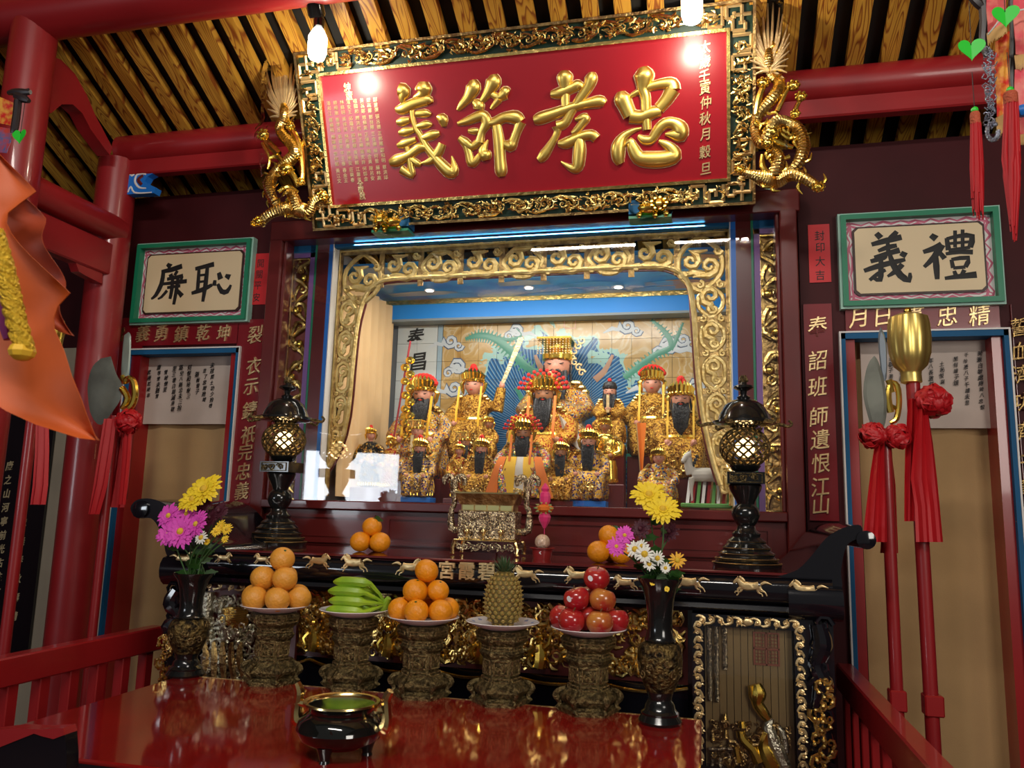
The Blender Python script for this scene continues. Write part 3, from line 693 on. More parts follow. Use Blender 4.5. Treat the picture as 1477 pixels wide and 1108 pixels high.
for px in ((763, 408), (892, 407), (1060, 405), (620, 412)):
    q = atz(*px, nzc + .02); d = MB().lathe([(.026, 0), (.026, .004), (.02, .004)], (q.x, q.y, ncz(q.y) - .006), 16).build('downlight_ring', WHITE, nceil)
    MB().lathe([(.018, 0), (.018, .002)], (q.x, q.y, ncz(q.y) - .008), 16).build('downlight_lens', DOWN, d)
# tiles
def tilemat(name):
    m = mat(name, (.55, .4, .2), .22); nt = m.node_tree; b = nt.nodes['Principled BSDF']; L = nt.links
    ge = nt.nodes.new('ShaderNodeNewGeometry'); sp = nt.nodes.new('ShaderNodeSeparateXYZ'); L.new(ge.outputs['Position'], sp.inputs[0])
    def mth(op, a, b_=None, c=None):
        n = nt.nodes.new('ShaderNodeMath'); n.operation = op
        for i, v in enumerate((a, b_, c)):
            if v is None: continue
            if isinstance(v, (int, float)): n.inputs[i].default_value = v
            else: L.new(v, n.inputs[i])
        return n.outputs[0]
    def ramp(f, els):
        r = nt.nodes.new('ShaderNodeValToRGB'); e = r.color_ramp.elements; e[0].position, e[0].color = els[0][0], (*els[0][1], 1); e[1].position, e[1].color = els[-1][0], (*els[-1][1], 1)
        for p, c in els[1:-1]: k = e.new(p); k.color = (*c, 1)
        L.new(f, r.inputs[0]); return r.outputs[0]
    x = mth('SUBTRACT', sp.outputs[0], -.72); z = mth('SUBTRACT', sp.outputs[2], 1.80)
    ang = mth('ARCTAN2', z, x); rad = mth('SQRT', mth('ADD', mth('MULTIPLY', x, x), mth('MULTIPLY', z, z)))
    nz = nt.nodes.new('ShaderNodeTexNoise'); nz.inputs['Scale'].default_value = 7; nz.inputs['Detail'].default_value = 3; nz.inputs['Distortion'].default_value = 1.2; L.new(ge.outputs['Position'], nz.inputs['Vector'])
    # fan of blue sea lines
    ln = mth('FRACT', mth('MULTIPLY', mth('ADD', ang, mth('MULTIPLY', rad, .5)), 26))
    fan = ramp(ln, [(0, (.005, .05, .16)), (.5, (.012, .13, .34)), (.82, (.22, .38, .48)), (1, (.01, .07, .2))])
    edge = mth('ADD', rad, mth('MULTIPLY', nz.outputs['Fac'], .5))
    infan = mth('LESS_THAN', edge, .72)
    foam = mth('MULTIPLY', mth('GREATER_THAN', edge, .72), mth('LESS_THAN', edge, .76))
    bg = ramp(nz.outputs['Fac'], [(.30, (.36, .21, .06)), (.46, (.50, .33, .12)), (.50, (.55, .45, .28)), (.54, (.46, .31, .12)), (1, (.38, .24, .08))])
    def mix(f, a, b_):
        n = nt.nodes.new('ShaderNodeMix'); n.data_type = 'RGBA'; L.new(f, n.inputs[0])
        for i, v in ((6, a), (7, b_)):
            if isinstance(v, tuple): n.inputs[i].default_value = (*v, 1)
            else: L.new(v, n.inputs[i])
        return n.outputs[2]
    c = mix(infan, bg, fan); c = mix(foam, c, (.3, .5, .46)); L.new(c, b.inputs['Base Color']); return m
TILE = tilemat('painted_mural_tile'); TILEW = mat('white_tile', (.55, .6, .6), .2)
ts = .098; xm = at(636, 560, YB).x
xa = at(570, 560, YB).x
me = None; tl = []
def tile(x0, x1, z0, z1, m):
    o = MB().b2((x0 + .0008, YB, z0 + .0008), (x1 - .0008, YB + .006, z1 - .0008)); return o.build('tile', m, nb, smooth=0)
z = nzb
while z > nz0 + .02:
    za = max(z - ts, nz0)
    x = xm
    while x < XR - .01: tile(x, min(x + ts, XR), za, z, TILE); x += ts
    for q in range(2): tile(xa + (xm - .03 - xa) * q / 2, xa + (xm - .03 - xa) * (q + 1) / 2, za, z, TILEW)
    tile(xm - .028, xm - .002, za, z, mat_bluegrey if 'mat_bluegrey' in globals() else globals().setdefault('mat_bluegrey', mat('blue_grey_tile', (.3, .42, .5), .25)))
    z -= ts
# painted relief lines: clouds, dragon, calligraphy on the tiles
PB = wall(YB - .001)
cloud = [mat('painted_cloud_white', (.5, .56, .6), .3), mat('painted_cloud_dark', (.06, .10, .18), .3)]
mb = [MB(), MB()]
rg = random.Random(3)
for cx, cy, sc, fl_ in ((650, 492, 1.1, 1), (655, 560, 1.2, 1), (672, 590, 1.3, -1), (745, 478, 1.0, -1), (905, 470, 1.1, 1), (965, 500, 1.3, -1), (985, 490, 1, 1), (945, 555, 1.3, 1), (1005, 560, 1.2, -1), (985, 600, 1.2, 1), (640, 640, 1.1, 1), (900, 640, 1, 1), (660, 530, 1.2, -1), (585, 640, 1, 1)):
    s_, t_ = PB.px(cx, cy); r = .034 * sc
    for i, (k, lw) in enumerate(((1, .26), (0, .46))):
        mb[i].stroke(PB, spiral(s_, t_, r, pi * .9, 1.5, fl_, lw, .14, 12, [(s_ - fl_ * r * 3.2, t_ - r * .9, r * .08), (s_ - fl_ * r * 2, t_ - r * .3, r * .3), (s_ - fl_ * r * 1.2, t_ - r * .5, r * .3)]), .03, (.0004 if i == 0 else 0), 6, 1)
        mb[i].stroke(PB, spiral(s_ + fl_ * r * 1.2, t_ - r * .7, r * .7, 0, 1.3, -fl_, lw, .14, 10), .03, (.0004 if i == 0 else 0), 6, 1)
for i in (0, 1): mb[i].build('painted_cloud', cloud[i], nb, kind='stuff')
mb = MB(); dk = mat('painted_dragon_green', (.05, .25, .17), .3)
for path in ([(672, 489, 3), (690, 484, 7), (712, 488, 8), (735, 505, 9), (760, 530, 9), (790, 545, 8)], [(715, 487, 3), (735, 490, 4), (752, 484, 2), (745, 474, 1)], [(940, 462, 3), (960, 480, 6), (968, 500, 7), (945, 512, 7), (920, 530, 7), (900, 545, 6)], [(985, 466, 2), (975, 490, 5), (968, 505, 5)], [(925, 585, 3), (918, 620, 10), (912, 660, 14), (925, 690, 12)], [(745, 560, 4), (760, 590, 8)]):
    mb.stroke(PB, tr(PB, (0, 0, 1), path, .6), .04, .0006, 6, 4)
    L_ = smooth(tr(PB, (0, 0, 1), path, 1), 5)
    for k_, (a, b, r0) in enumerate(L_[:-1]):
        a2, b2, _r = L_[k_ + 1]; d_ = math.hypot(a2 - a, b2 - b) + 1e-6; nx_, ny_ = -(b2 - b) / d_, (a2 - a) / d_
        for sg in (-1, 1): mb.stroke(PB, [(a, b, r0 * .3), (a + sg * nx_ * r0 * 1.3, b + sg * ny_ * r0 * 1.3, r0 * .08)], .04, .0004, 4, 1)
for path in ([(762, 490, 2), (770, 520, 3), (775, 545, 2)], [(905, 500, 2), (885, 530, 4), (870, 545, 3)]): pass
mb.build('painted_dragon', dk, nb)
mb = MB()
for path in ([(772, 512, 2), (780, 530, 4), (800, 548, 5)], [(884, 512, 2), (872, 535, 4), (858, 548, 5)]): mb.stroke(PB, tr(PB, (0, 0, 1), path), .06, .0008, 6, 3)
for a, b in ((640, 560), (1000, 540)): pass
mb.build('painted_rock', mat('painted_rock_brown', (.4, .22, .13), .4), nb)
mb = MB()
for ch, (x, y), h in (('奉', (600, 486), 24), ('昌', (604, 522), 26), ('山', (600, 560), 22)):
    s_, t_ = PB.px(x, y); putchar(mb, ch, PB, s_, t_, h * PB.scale(x, y), .0005, .0005, .02, .1)
mb.build('painted_character', INK, nb, smooth=0)
mb = MB(); s_, t_ = PB.px(822, 468); mb.ringf(PB, s_ - .03, s_ + .03, t_ - .022, t_ + .022, .004, 0, .001); mb.build('painted_seal', mat('painted_seal_pink', (.6, .35, .3), .4), nb)
# left side curtain inside the niche
rows = []
for j in range(11):
    z = nzc - .03 + (1.46 - nzc + .03) * j / 10; r = []
    for i in range(57):
        u = i / 56; y = .10 + (YB - .16) * u; r.append((XL + .035 + .018 * sin(u * 14 * pi) + .03 * (1 - u) * (j / 10), y, z))
    rows.append(r)
tag(MB().sheet(rows, .003, (1, 0, 0)).build('niche_curtain', CURTY), 'pleated pale yellow curtain inside the glass shrine, at its left side', 'curtain')

# ================================================================== NAME BOARD
B0 = at(484, 293, -.21); tz = Vector((0, -.40, 1)).normalized()
# plaque plane: through the lower inner edge, leaning forward
PLQ = Plane((0, B0.y, B0.z), (1, 0, 0), tz)
q = {k: PLQ.px(*p) for k, p in dict(bl=(484, 293), br=(1049, 260), tl=(458, 109), tr=(1047.5, 49)).items()}
pl0, pl1 = (q['bl'][0] + q['tl'][0]) / 2, (q['br'][0] + q['tr'][0]) / 2; pt0, pt1 = (q['bl'][1] + q['br'][1]) / 2, (q['tl'][1] + q['tr'][1]) / 2
print('plaque', q)
nbr = T('name_board', 'huge red plaque with raised gold characters 忠孝節義 in a carved gold frame', 'sign', (NX, B0.y, B0.z - .1))
MB().quadbox(PLQ, pl0 - .10, pl1 + .10, pt0 - .10, pt1 + .10, -.05, -.012).build('back_board', mat('green_ground', (.004, .03, .016), .5), nbr, smooth=0)
MB().quadbox(PLQ, pl0, pl1, pt0, pt1, -.02, 0).build('red_panel', PLAQ, nbr, smooth=0)
fw = .10
fo = MB().ringf(PLQ, pl0 - .012, pl1 + .012, pt0 - .012, pt1 + .012, .012, -.01, .012).build('gilt_bead', GOLD, nbr, smooth=0)
MB().ringf(PLQ, pl0 - fw, pl1 + fw, pt0 - fw, pt1 + fw, .010, -.05, .012).build('outer_moulding', GOLDD, nbr, smooth=0)
rg = random.Random(21); mb = MB(); h = .012 + (fw - .012 - .01) / 2 + .002; bw = .076
A0, A1, C0, C1 = pl0 - h, pl1 + h, pt0 - h, pt1 + h
for (p, q_, n) in (((A0 + .2, C1), (A1 - .2, C1), 13), ((A0 + .2, C0), (A1 - .2, C0), 13), ((A0, C0 + .2), (A0, C1 - .2), 4), ((A1, C0 + .2), (A1, C1 - .2), 4)):
    scrollband(mb, PLQ, p, q_, bw, n, rg, .6, .002, 1.15)
    scrollband(mb, PLQ, p, q_, bw * .7, n * 2, rg, .6, .006, .9)
for (x_a, x_b, y_a, y_b, n) in ((A0 + .02, A1 - .02, C1 - bw / 2, C1 + bw / 2, 230), (A0 + .02, A1 - .02, C0 - bw / 2, C0 + bw / 2, 230), (A0 - bw / 2, A0 + bw / 2, C0 + .02, C1 - .02, 85), (A1 - bw / 2, A1 + bw / 2, C0 + .02, C1 - .02, 85)):
    for _ in range(n):
        x, y, a, r = rg.uniform(x_a + .01, x_b - .01), rg.uniform(y_a + .012, y_b - .012), rg.uniform(0, 6.3), rg.uniform(.01, .019)
        mb.stroke(PLQ, [(x - r * cos(a), y - .6 * r * sin(a), r * .1), (x, y, r * .34), (x + r * cos(a + .7), y + .6 * r * sin(a + .7), r * .08)], .8, rg.uniform(.004, .012), 5, 2)
mb.build('carved_scrolls', GOLD, nbr, kind='stuff')
mb = MB()
for sx in (A0, A1):
    for sy in (C0, C1):
        dx = .2 if sx == A0 else -.2; dy = .2 if sy == C0 else -.2
        fret(mb, PLQ, (sx, sy), (sx + dx, sy), bw, 3, .8, .002, .085); fret(mb, PLQ, (sx, sy), (sx, sy + dy), bw, 3, .8, .002, .085)
mb.build('key_fret', GOLDM, nbr, smooth=0, kind='stuff')
ZH = ([[(440,110,35),(450,180,80),(445,250,65),(440,320,45),(465,400,40),(470,560,38),(480,700,32)],[(235,340,30),(245,400,65),(280,480,60),(320,570,55)],[(310,390,15),(400,340,25),(520,290,35),(640,265,42),(710,275,55),(720,320,60)],[(720,320,60),(660,420,50),(590,500,45)],[(320,570,55),(420,580,50),(520,540,50),(610,525,35)],[(425,685,8),(340,710,20),(250,770,35),(210,860,55),(210,960,50),(230,1020,30)],[(270,845,10),(320,810,30),(345,870,45),(400,960,55),(500,980,62),(640,975,62),(740,940,55),(700,870,40),(640,830,28),(590,805,12)],[(395,755,15),(450,795,35),(520,790,35),(580,700,40),(650,640,42),(730,640,45),(790,690,60),(790,750,55),(720,745,35),(650,740,10)]], (860, 80, 6.52))
XI = ([[(370,135,30),(370,190,62),(372,300,38),(372,380,32),(375,470,30)],[(245,345,25),(320,335,42),(430,290,40),(490,265,40),(520,290,20)],[(95,575,30),(150,560,45),(300,510,42),(440,460,36),(560,430,35),(680,410,45),(725,430,25)],[(610,150,25),(605,200,48),(575,280,42),(500,390,35),(420,510,32),(370,600,35),(300,630,38)],[(300,630,38),(300,690,25),(240,800,30),(180,890,38),(135,930,22)],[(460,570,10),(520,555,30),(555,560,35),(520,610,30),(470,670,28),(430,690,15)],[(310,780,20),(380,780,40),(500,725,35),(600,705,38),(650,740,35)],[(480,700,25),(500,800,45),(495,900,48),(480,990,42),(430,1000,28),(335,945,6)]], (755, 80, 6.156))
JI = ([[(200,160,30),(205,220,58),(160,310,40),(100,380,28),(65,425,12)],[(205,350,22),(250,380,45),(250,420,38)],[(385,110,30),(385,170,60),(340,260,40),(290,330,25),(250,370,15)],[(350,270,20),(430,310,30),(490,270,48),(520,275,30)],[(430,330,30),(380,390,18),(362,415,10)],[(65,545,14),(150,520,30),(250,480,38),(300,480,40),(320,540,40),(280,620,28),(260,710,35)],[(160,608,15),(210,612,24),(250,610,18)],[(80,670,22),(130,710,35),(190,750,30),(260,700,30)],[(130,710,30),(160,800,28),(185,890,35),(230,870,30),(260,820,18)],[(335,690,6),(290,780,35),(310,830,50),(320,870,30)],[(335,540,25),(400,530,38),(480,490,38),(580,490,50),(625,530,40)],[(625,530,40),(590,620,32),(560,700,35),(530,740,45),(460,710,15)],[(410,560,35),(430,700,42),(440,850,42),(450,970,45),(455,1015,25)]], (650, 90, 6.158))
Y2 = ([[(170,190,50),(220,210,55),(200,270,35),(205,320,15)],[(400,120,40),(400,180,70),(390,230,50),(310,265,12)],[(140,375,22),(200,375,45),(320,320,42),(440,290,42),(470,320,20)],[(150,500,20),(200,495,35),(270,475,22)],[(330,420,25),(420,415,32),(470,425,12)],[(170,600,18),(230,590,35),(310,570,20)],[(340,540,20),(430,520,32),(480,520,10)],[(290,390,20),(300,470,20),(330,560,22),(370,620,24),(420,720,28),(490,810,35),(570,900,45),(650,970,48),(690,940,35),(665,815,5)],[(155,720,18),(220,700,35),(330,660,22)],[(390,650,25),(480,620,38),(550,600,18)],[(240,730,20),(265,820,25),(280,920,28),(290,1000,25),(190,940,35)],[(85,880,28),(150,860,48),(260,810,35),(360,740,38),(430,740,25)],[(290,850,25),(350,890,28),(375,905,10)],[(575,700,32),(540,780,38),(470,860,30),(380,885,8)],[(530,450,20),(580,470,45),(590,540,20)]], (550, 100, 6.517))
for strokes, cr in (ZH, XI, JI, Y2):
    mb = MB()
    for st in strokes: mb.stroke(PLQ, tr(PLQ, cr, st, 1.18), .6, .006, 12, 4)
    ch = mb.build('large_character', SATIN, nbr, smooth=60)
    mb = MB()
    for st in strokes: mb.stroke(PLQ, tr(PLQ, cr, st, 1.34), .05, .001, 8, 3)
    mb.build('gilt_outline', GOLDM, ch)
chars(nbr, '太歲壬寅仲秋月穀旦', PLQ, [(1017, 68), (1017, 89), (1016, 109), (1017, 127), (1018, 148), (1017, 171), (1017, 194), (1017, 219), (1018, 243)], 18, GOLDM, .003, .002, .012, .05)
chars(nbr, '紳董', PLQ, [(501, 126), (504, 138)], 13, GOLDM, .002, .001, .012, 0)
chars(nbr, '全敬獻', PLQ, [(520, 265), (521, 274), (523, 283)], 10, GOLDM, .002, .001, .012, 0)
g = random.Random(9); src = '林陳黃張李王吳蔡楊許鄭謝郭洪邱曾廖賴徐周葉蘇莊江呂何羅高蕭潘福德明文正國金春安和平'
for r5 in range(5):
    mb = MB()
    for c in range(8):
        for k in range(3):
            x = 474 + c * 9.6 + r5 * 3.4 + k * 1; y = 149 + r5 * 24.3 + k * 7.4 - c * .75
            s_, t_ = PLQ.px(x, y); putchar(mb, g.choice(src), PLQ, s_, t_, 6.3 * PLQ.scale(x, y), .0015, .0006, .0)
    mb.build('name_list', GOLDM, nbr, smooth=0, kind='stuff')
# little wrapped beast brackets carrying the plaque
def beast(px, lab, flip):
    c = at(*px, -.2); pl = Plane((c.x, -.2, c.z), (1, 0, 0), (0, 0, 1)); root = T('beast_bracket', lab, 'carving', (c.x, -.15, c.z - .03)); f = flip
    k = 1.15
    mb = MB(); mb.ball((c.x, -.15, c.z), .036 * k, 12, 8, (1.7, 1.2, .8)); mb.ball((c.x - f * .035, -.19, c.z + .004), .026 * k, 10, 8, (1, 1.1, 1.0))
    for a, b in ((-.06, -.03), (-.02, -.034), (.04, -.03)): mb.ball((c.x + f * a, -.19, c.z + b), .012, 8, 6)
    for k2 in range(9): mb.ball((c.x - f * .035 + .028 * cos(k2 * .7), -.205, c.z + .006 + .022 * sin(k2 * .7)), .009, 6, 5)
    mb.build('body', GOLDP, root)
    MB().box((c.x + f * .06, -.15, c.z + .005), (.04, .07, .055)).build('blue_block', BLUE, root, smooth=0)
    mb = MB(); mb.box((c.x, -.15, c.z - .037), (.16, .075, .01)); mb.build('green_base', GREEN, root, smooth=0)
    mb = MB(); mb.ball((c.x, -.16, c.z), .05, 20, 14, (1.75, 1.25, .95)); mb.build('plastic_wrap', PLASTIC, root, smooth=20)
beast((561, 318), 'small plastic-wrapped gold beast bracket under the left end of the plaque', 1)
beast((937, 297), 'small plastic-wrapped gold beast bracket under the right end of the plaque', -1)

# ------------------------------------------------------------------ gilded dragons either side of the plaque
def dragon(lab, cr, Y, paths, tail, fan, heads, wrap, limbs):
    pl = wall(Y); c = pl.px(cr[0] + heads[0][0] / cr[2], cr[1] + heads[0][1] / cr[2])
    root = T('gilded_dragon', lab, 'carving', (c[0], Y, c[1]))
    for p in paths:
        mb = MB(); q = tr(pl, cr, p); L = smooth(q, 6); n = 12
        for i, (a, b, r) in enumerate(L): pass
        pts = [pl.P(a, b, .012 * sin(i * .25)) for i, (a, b, r) in enumerate(L)]; mb.tube(pts, [r for *_, r in L], 10, .9, pl.N)
        # scales: overlapping rings standing proud
        for i in range(0, len(L) - 1):
            a, b, r = L[i]; mb.tube([pts[i], pts[i] + (pts[i + 1] - pts[i]) * .55], [r * 1.13, r * .98], 10, .9, pl.N)
        mb.build('scaled_body', GOLD, root)
    mb = MB()
    for l in limbs: mb.stroke(pl, tr(pl, cr, l), .8, .01, 8, 3)
    for hx, hy, hr in heads:
        s_, t_ = pl.px(cr[0] + hx / cr[2], cr[1] + hy / cr[2]); k = hr / cr[2] * pl.scale(600, 300)
        mb.ball(pl.P(s_, t_, .012), k, 10, 8, (1.1, .9, .9))
        for j in range(7): a = j * .9; mb.ball(pl.P(s_ + k * .9 * cos(a), t_ + k * .8 * sin(a), .02), k * .38, 7, 5)
    rg3 = random.Random(len(lab))
    for p in paths:
        for (a, b, r) in smooth(tr(pl, cr, p), 4)[::2]:
            t_ = rg3.uniform(0, 6.3); L2 = rg3.uniform(.02, .034)
            mb.stroke(pl, [(a + r * .8 * cos(t_), b + r * .8 * sin(t_), .003), (a + (r + L2 * .5) * cos(t_ + .2), b + (r + L2 * .5) * sin(t_ + .2), .0065), (a + (r + L2) * cos(t_ + .7), b + (r + L2) * sin(t_ + .7), .0012)], .8, rg3.uniform(-.005, .015), 6, 3)
    mb.build('claws_and_heads', GOLDP, root, kind='stuff')
    mb = MB(); bx, by = tail
    for tx, ty, bend in fan:
        mx, my = (bx + tx) / 2 + bend, (by + ty) / 2 - abs(tx - bx) * .12
        sy = by - (by - ty) * .12
        mb.stroke(pl, tr(pl, cr, [(bx + (tx - bx) * .05, sy, 6), (mx, my, 7.5), (tx, ty, 3)]), .8, .004 + rnd.uniform(0, .008), 6, 3)
    mb.build('tail_plumes', GOLDM, root)
    s = [pl.px(cr[0] + a / cr[2], cr[1] + b / cr[2]) for a, b in wrap]
    # crinkled film in front: fan of creased strips
    zt_, zb_ = max(p[1] for p in s), min(p[1] for p in s); rows = []; g = random.Random(3)
    for j in range(19):
        z = zt_ + (zb_ - zt_) * j / 18
        xs_ = []
        for p, q_ in zip(s, s[1:] + s[:1]):
            if (p[1] - z) * (q_[1] - z) <= 0 and abs(p[1] - q_[1]) > 1e-6: xs_.append(p[0] + (q_[0] - p[0]) * (z - p[1]) / (q_[1] - p[1]))
        a, b = (min(xs_), max(xs_)) if xs_ else (s[0][0], s[0][0] + .01)
        rows.append([(a + (b - a) * i / 10, Y - .050 - .010 * sin(pi * i / 10) + g.uniform(-.003, .003), z + g.uniform(-.004, .004)) for i in range(11)])
    MB().sheet(rows, .0004, (0, 1, 0)).build('plastic_wrap', PLASTIC, root, smooth=25)
fanR = [(80, 240, -14), (78, 290, -10), (82, 340, -6), (90, 380, -4), (105, 420, 0), (75, 110, -20), (60, 60, -30), (75, 20, -26), (110, 8, -20), (150, 0, -10), (180, -5, -4), (210, 10, 4), (245, 50, 10), (262, 90, 12), (290, 140, 14), (300, 190, 12), (300, 240, 10), (298, 290, 8), (292, 330, 6), (290, 370, 4), (285, 410, 2), (275, 440, 0), (70, 180, -20), (100, 50, -16)]
dragon('gilded wooden dragon in plastic wrap at the right end of the plaque', (1060, 0, 3.82), -.36,
       [[(455, 1035, 26), (380, 990, 30), (300, 962, 36), (230, 985, 46), (170, 985, 44), (100, 972, 26), (30, 950, 18)],
        [(225, 960, 36), (240, 880, 30), (215, 830, 22)],
        [(290, 960, 22), (350, 900, 30), (378, 800, 33), (345, 700, 33), (280, 670, 30), (215, 690, 32), (160, 790, 32), (120, 740, 26), (125, 640, 28), (190, 570, 32), (240, 500, 30), (240, 440, 26), (195, 400, 22), (185, 340, 24), (185, 280, 12)]],
       (190, 400), fanR, [(455, 1040, 26), (155, 470, 26), (320, 485, 26), (360, 545, 24), (25, 945, 22), (200, 740, 34), (180, 800, 26), (330, 640, 20)],
       [(60, 40), (150, -10), (240, 40), (300, 100), (300, 440), (380, 500), (390, 600), (330, 720), (280, 860), (130, 860), (105, 700), (95, 560), (85, 420), (70, 250)],
       [[(320, 640, 14), (350, 570, 12), (370, 540, 16)], [(160, 470, 14), (130, 560, 18), (115, 640, 14)], [(180, 760, 14), (260, 800, 16), (320, 820, 12)], [(150, 860, 10), (150, 920, 16), (180, 960, 14)], [(270, 880, 10), (300, 870, 12)], [(250, 740, 8), (300, 770, 12), (320, 740, 8)], [(300, 480, 8), (260, 560, 14), (230, 620, 14)]])
fanL = [(155, 160, -20), (170, 150, -16), (190, 90, -14), (235, 78, 0), (265, 120, 10), (270, 165, 12), (240, 150, 6), (215, 150, 0), (130, 215, -20), (125, 300, -12), (128, 340, -10), (132, 390, -8), (140, 440, -4), (150, 480, -2), (282, 230, 12), (285, 280, 10), (290, 330, 8), (295, 370, 6), (298, 410, 4), (298, 450, 2), (290, 470, 0), (200, 180, -4), (135, 260, -14)]
dragon('gilded wooden dragon in plastic wrap at the left end of the plaque', (350, 40, 3.693), -.34,
       [[(95, 1040, 26), (160, 995, 26), (230, 965, 36), (290, 965, 40), (350, 975, 30), (390, 930, 22), (440, 905, 20)],
        [(290, 960, 34), (275, 900, 26), (250, 880, 20)],
        [(190, 965, 20), (160, 900, 26), (145, 830, 28), (165, 770, 28), (230, 720, 30), (285, 680, 30), (270, 630, 28), (215, 570, 28), (195, 530, 26), (225, 490, 22), (230, 440, 22), (215, 390, 16)]],
       (225, 490), fanL, [(95, 1040, 26), (120, 580, 30), (265, 535, 22), (435, 905, 26), (240, 760, 36), (300, 690, 24), (320, 830, 20), (75, 1050, 18)],
       [(160, 150), (235, 75), (270, 130), (300, 300), (300, 520), (345, 700), (345, 860), (290, 900), (190, 960), (140, 860), (120, 720), (90, 600), (130, 500), (130, 300)],
       [[(120, 590, 14), (160, 640, 20), (200, 680, 18)], [(265, 540, 14), (310, 640, 18), (325, 760, 14), (320, 830, 12)], [(240, 750, 16), (280, 800, 16), (300, 850, 12)], [(150, 700, 10), (190, 690, 14), (220, 720, 12)], [(200, 880, 10), (250, 850, 12), (300, 880, 8)], [(110, 620, 8), (150, 700, 10), (140, 760, 8)]])
# ------------------------------------------------------------------ bulbs and track spots under the front beam
def bulb(px, Y, lab, r=.035, h=.13):
    c = at(px[0], px[1], Y); root = T('hanging_bulb', lab, 'light bulb', (c.x, Y, c.z))
    MB().lathe([(.002, h * .5), (.014, h * .5), (.022, h * .42), (r, h * .2), (r, -h * .25), (r * .8, -h * .42), (r * .4, -h * .49), (.001, -h * .5)][::-1], (c.x, Y, c.z), 20).build('glass', BULB, root)
    MB().lathe([(.016, h * .5), (.02, h * .52), (.022, h * .75), (.012, h * .9)], (c.x, Y, c.z), 16).build('socket', BLACKM, root)
    MB().tube([(c.x, Y, c.z + h * .85), (c.x, YF + .05, zf - .08)], .004, 6).build('cord', BLACKM, root)
    return c
b1 = bulb((458, 64), -.62, 'bright bulb hanging by the left end of the plaque'); b2 = bulb((998, 8), -.62, 'bright bulb hanging over the right end of the plaque')
for b in (b1, b2): light('POINT', (b.x, b.y, b.z - .085), 7, (1, .88, .68), .03)
for px, lab in (((392, 0), 'black spotlight on the red front beam, left one'), ((455, 12), 'black spotlight on the red front beam above the left bulb')):
    c = at(*px, -.7); root = T('spotlight', lab, 'light', (c.x, -.7, c.z))
    M_ = Matrix.Rotation(R_(35), 3, 'X')
    MB().lathe([(.012, .05), (.03, .045), (.032, -.02), (.028, -.03), (.024, -.02), (.02, .0)][::-1], (c.x, -.7, c.z), 16, axis=M_).build('lamp_body', BLACKM, root)
    MB().box((c.x, -.71, c.z + .05), (.012, .03, .05)).build('bracket', BLACKM, root, smooth=0)

# ================================================================== ALTAR TABLE
YA = -.65
PA = wall(YA)
al = T('altar_table', 'long black lacquered altar table with upturned ends, gold horses and characters 碧霞宮', 'altar table', (-.78, -.35, 0))
AX0, AX1 = at(243, 820, YA).x, at(1212, 860, YA).x
ztop = 1.263
MB().bb((AX0 + .06, YA + .012, ztop - .008), (AX1 - .06, -.09, ztop), .003).build('red_top', mat('deep_red_top', (.12, .012, .012), .14, coat=1), al, smooth=0)
# moulded front band: rounded profile extruded along x
def xprofile(mb, prof, x0, x1):
    n = len(prof); vs = [(x0, y, z) for y, z in prof] + [(x1, y, z) for y, z in prof]
    return mb.add(vs, [tuple(range(n)), tuple(range(2 * n - 1, n - 1, -1))] + [(i, (i + 1) % n, n + (i + 1) % n, n + i) for i in range(n)])
prof = [(-.12, ztop - .009), (YA + .012, ztop - .009), (YA - .004, ztop - .012)] + [(YA + .012 - .026 * sin(a), ztop - .050 + .036 * cos(a)) for a in [pi * i / 8 for i in range(1, 8)]] + [(YA + .02, ztop - .09), (YA + .008, ztop - .094), (YA + .002, ztop - .106), (YA + .012, ztop - .117), (YA + .05, ztop - .12), (-.12, ztop - .12)]
xprofile(MB(), prof, AX0 + .02, AX1 - .02).build('front_moulding', BLACK, al)
# upturned ends
def endpiece(o_px, ball_px, br, yf):
    pl = wall(yf); mb = MB(); poly = [pl.px(*p) for p in o_px]
    n = len(poly); vs = [Vector((x, yf, z)) for x, z in poly] + [Vector((x, -.10, z)) for x, z in poly]
    mb.add(vs, [tuple(range(n)), tuple(range(2 * n - 1, n - 1, -1))] + [(i, (i + 1) % n, n + (i + 1) % n, n + i) for i in range(n)])
    e = mb.build('upturned_end', BLACK, al)
    b = pl.px(*ball_px); MB().tube([(b[0], yf - .012, b[1]), (b[0], yf - .008, b[1]), (b[0], -.09, b[1])], [.012, br, br], 20).build('scroll_roll', BLACK, e)
endpiece(smooth([(193, 745), (188, 733), (196, 722), (212, 719), (230, 723), (248, 735), (262, 752), (280, 768), (300, 780), (322, 788), (325, 800), (300, 806), (255, 812), (240, 800), (236, 780), (228, 760), (218, 748), (205, 748)], 3), (204, 735), .031, YA + .01)
endpiece(smooth([(1120, 832), (1150, 822), (1172, 800), (1192, 776), (1215, 762), (1238, 757), (1244, 764), (1240, 775), (1224, 784), (1217, 800), (1213, 825), (1211, 852), (1160, 850)], 3), (1249, 779), .026, YA + .01)
for x0, x1 in ((AX0 - .015, AX0 + .15), (AX1 - .14, AX1 + .005)):
    xprofile(MB(), [(-.14, ztop - .03), (YA, ztop - .03)] + [(YA - .0 - .03 * sin(pi * i / 6), ztop - .075 + .045 * cos(pi * i / 6)) for i in range(1, 6)] + [(YA, ztop - .125), (-.14, ztop - .125)], x0, x1).build('end_block', BLACK, al)
# body behind the carved panels, lower rails
zb1 = ztop - .12
MB().b2((AX0 + .06, YA + .09, .1), (AX1 - .05, -.14, zb1)).build('body', BLACK, al, smooth=0)
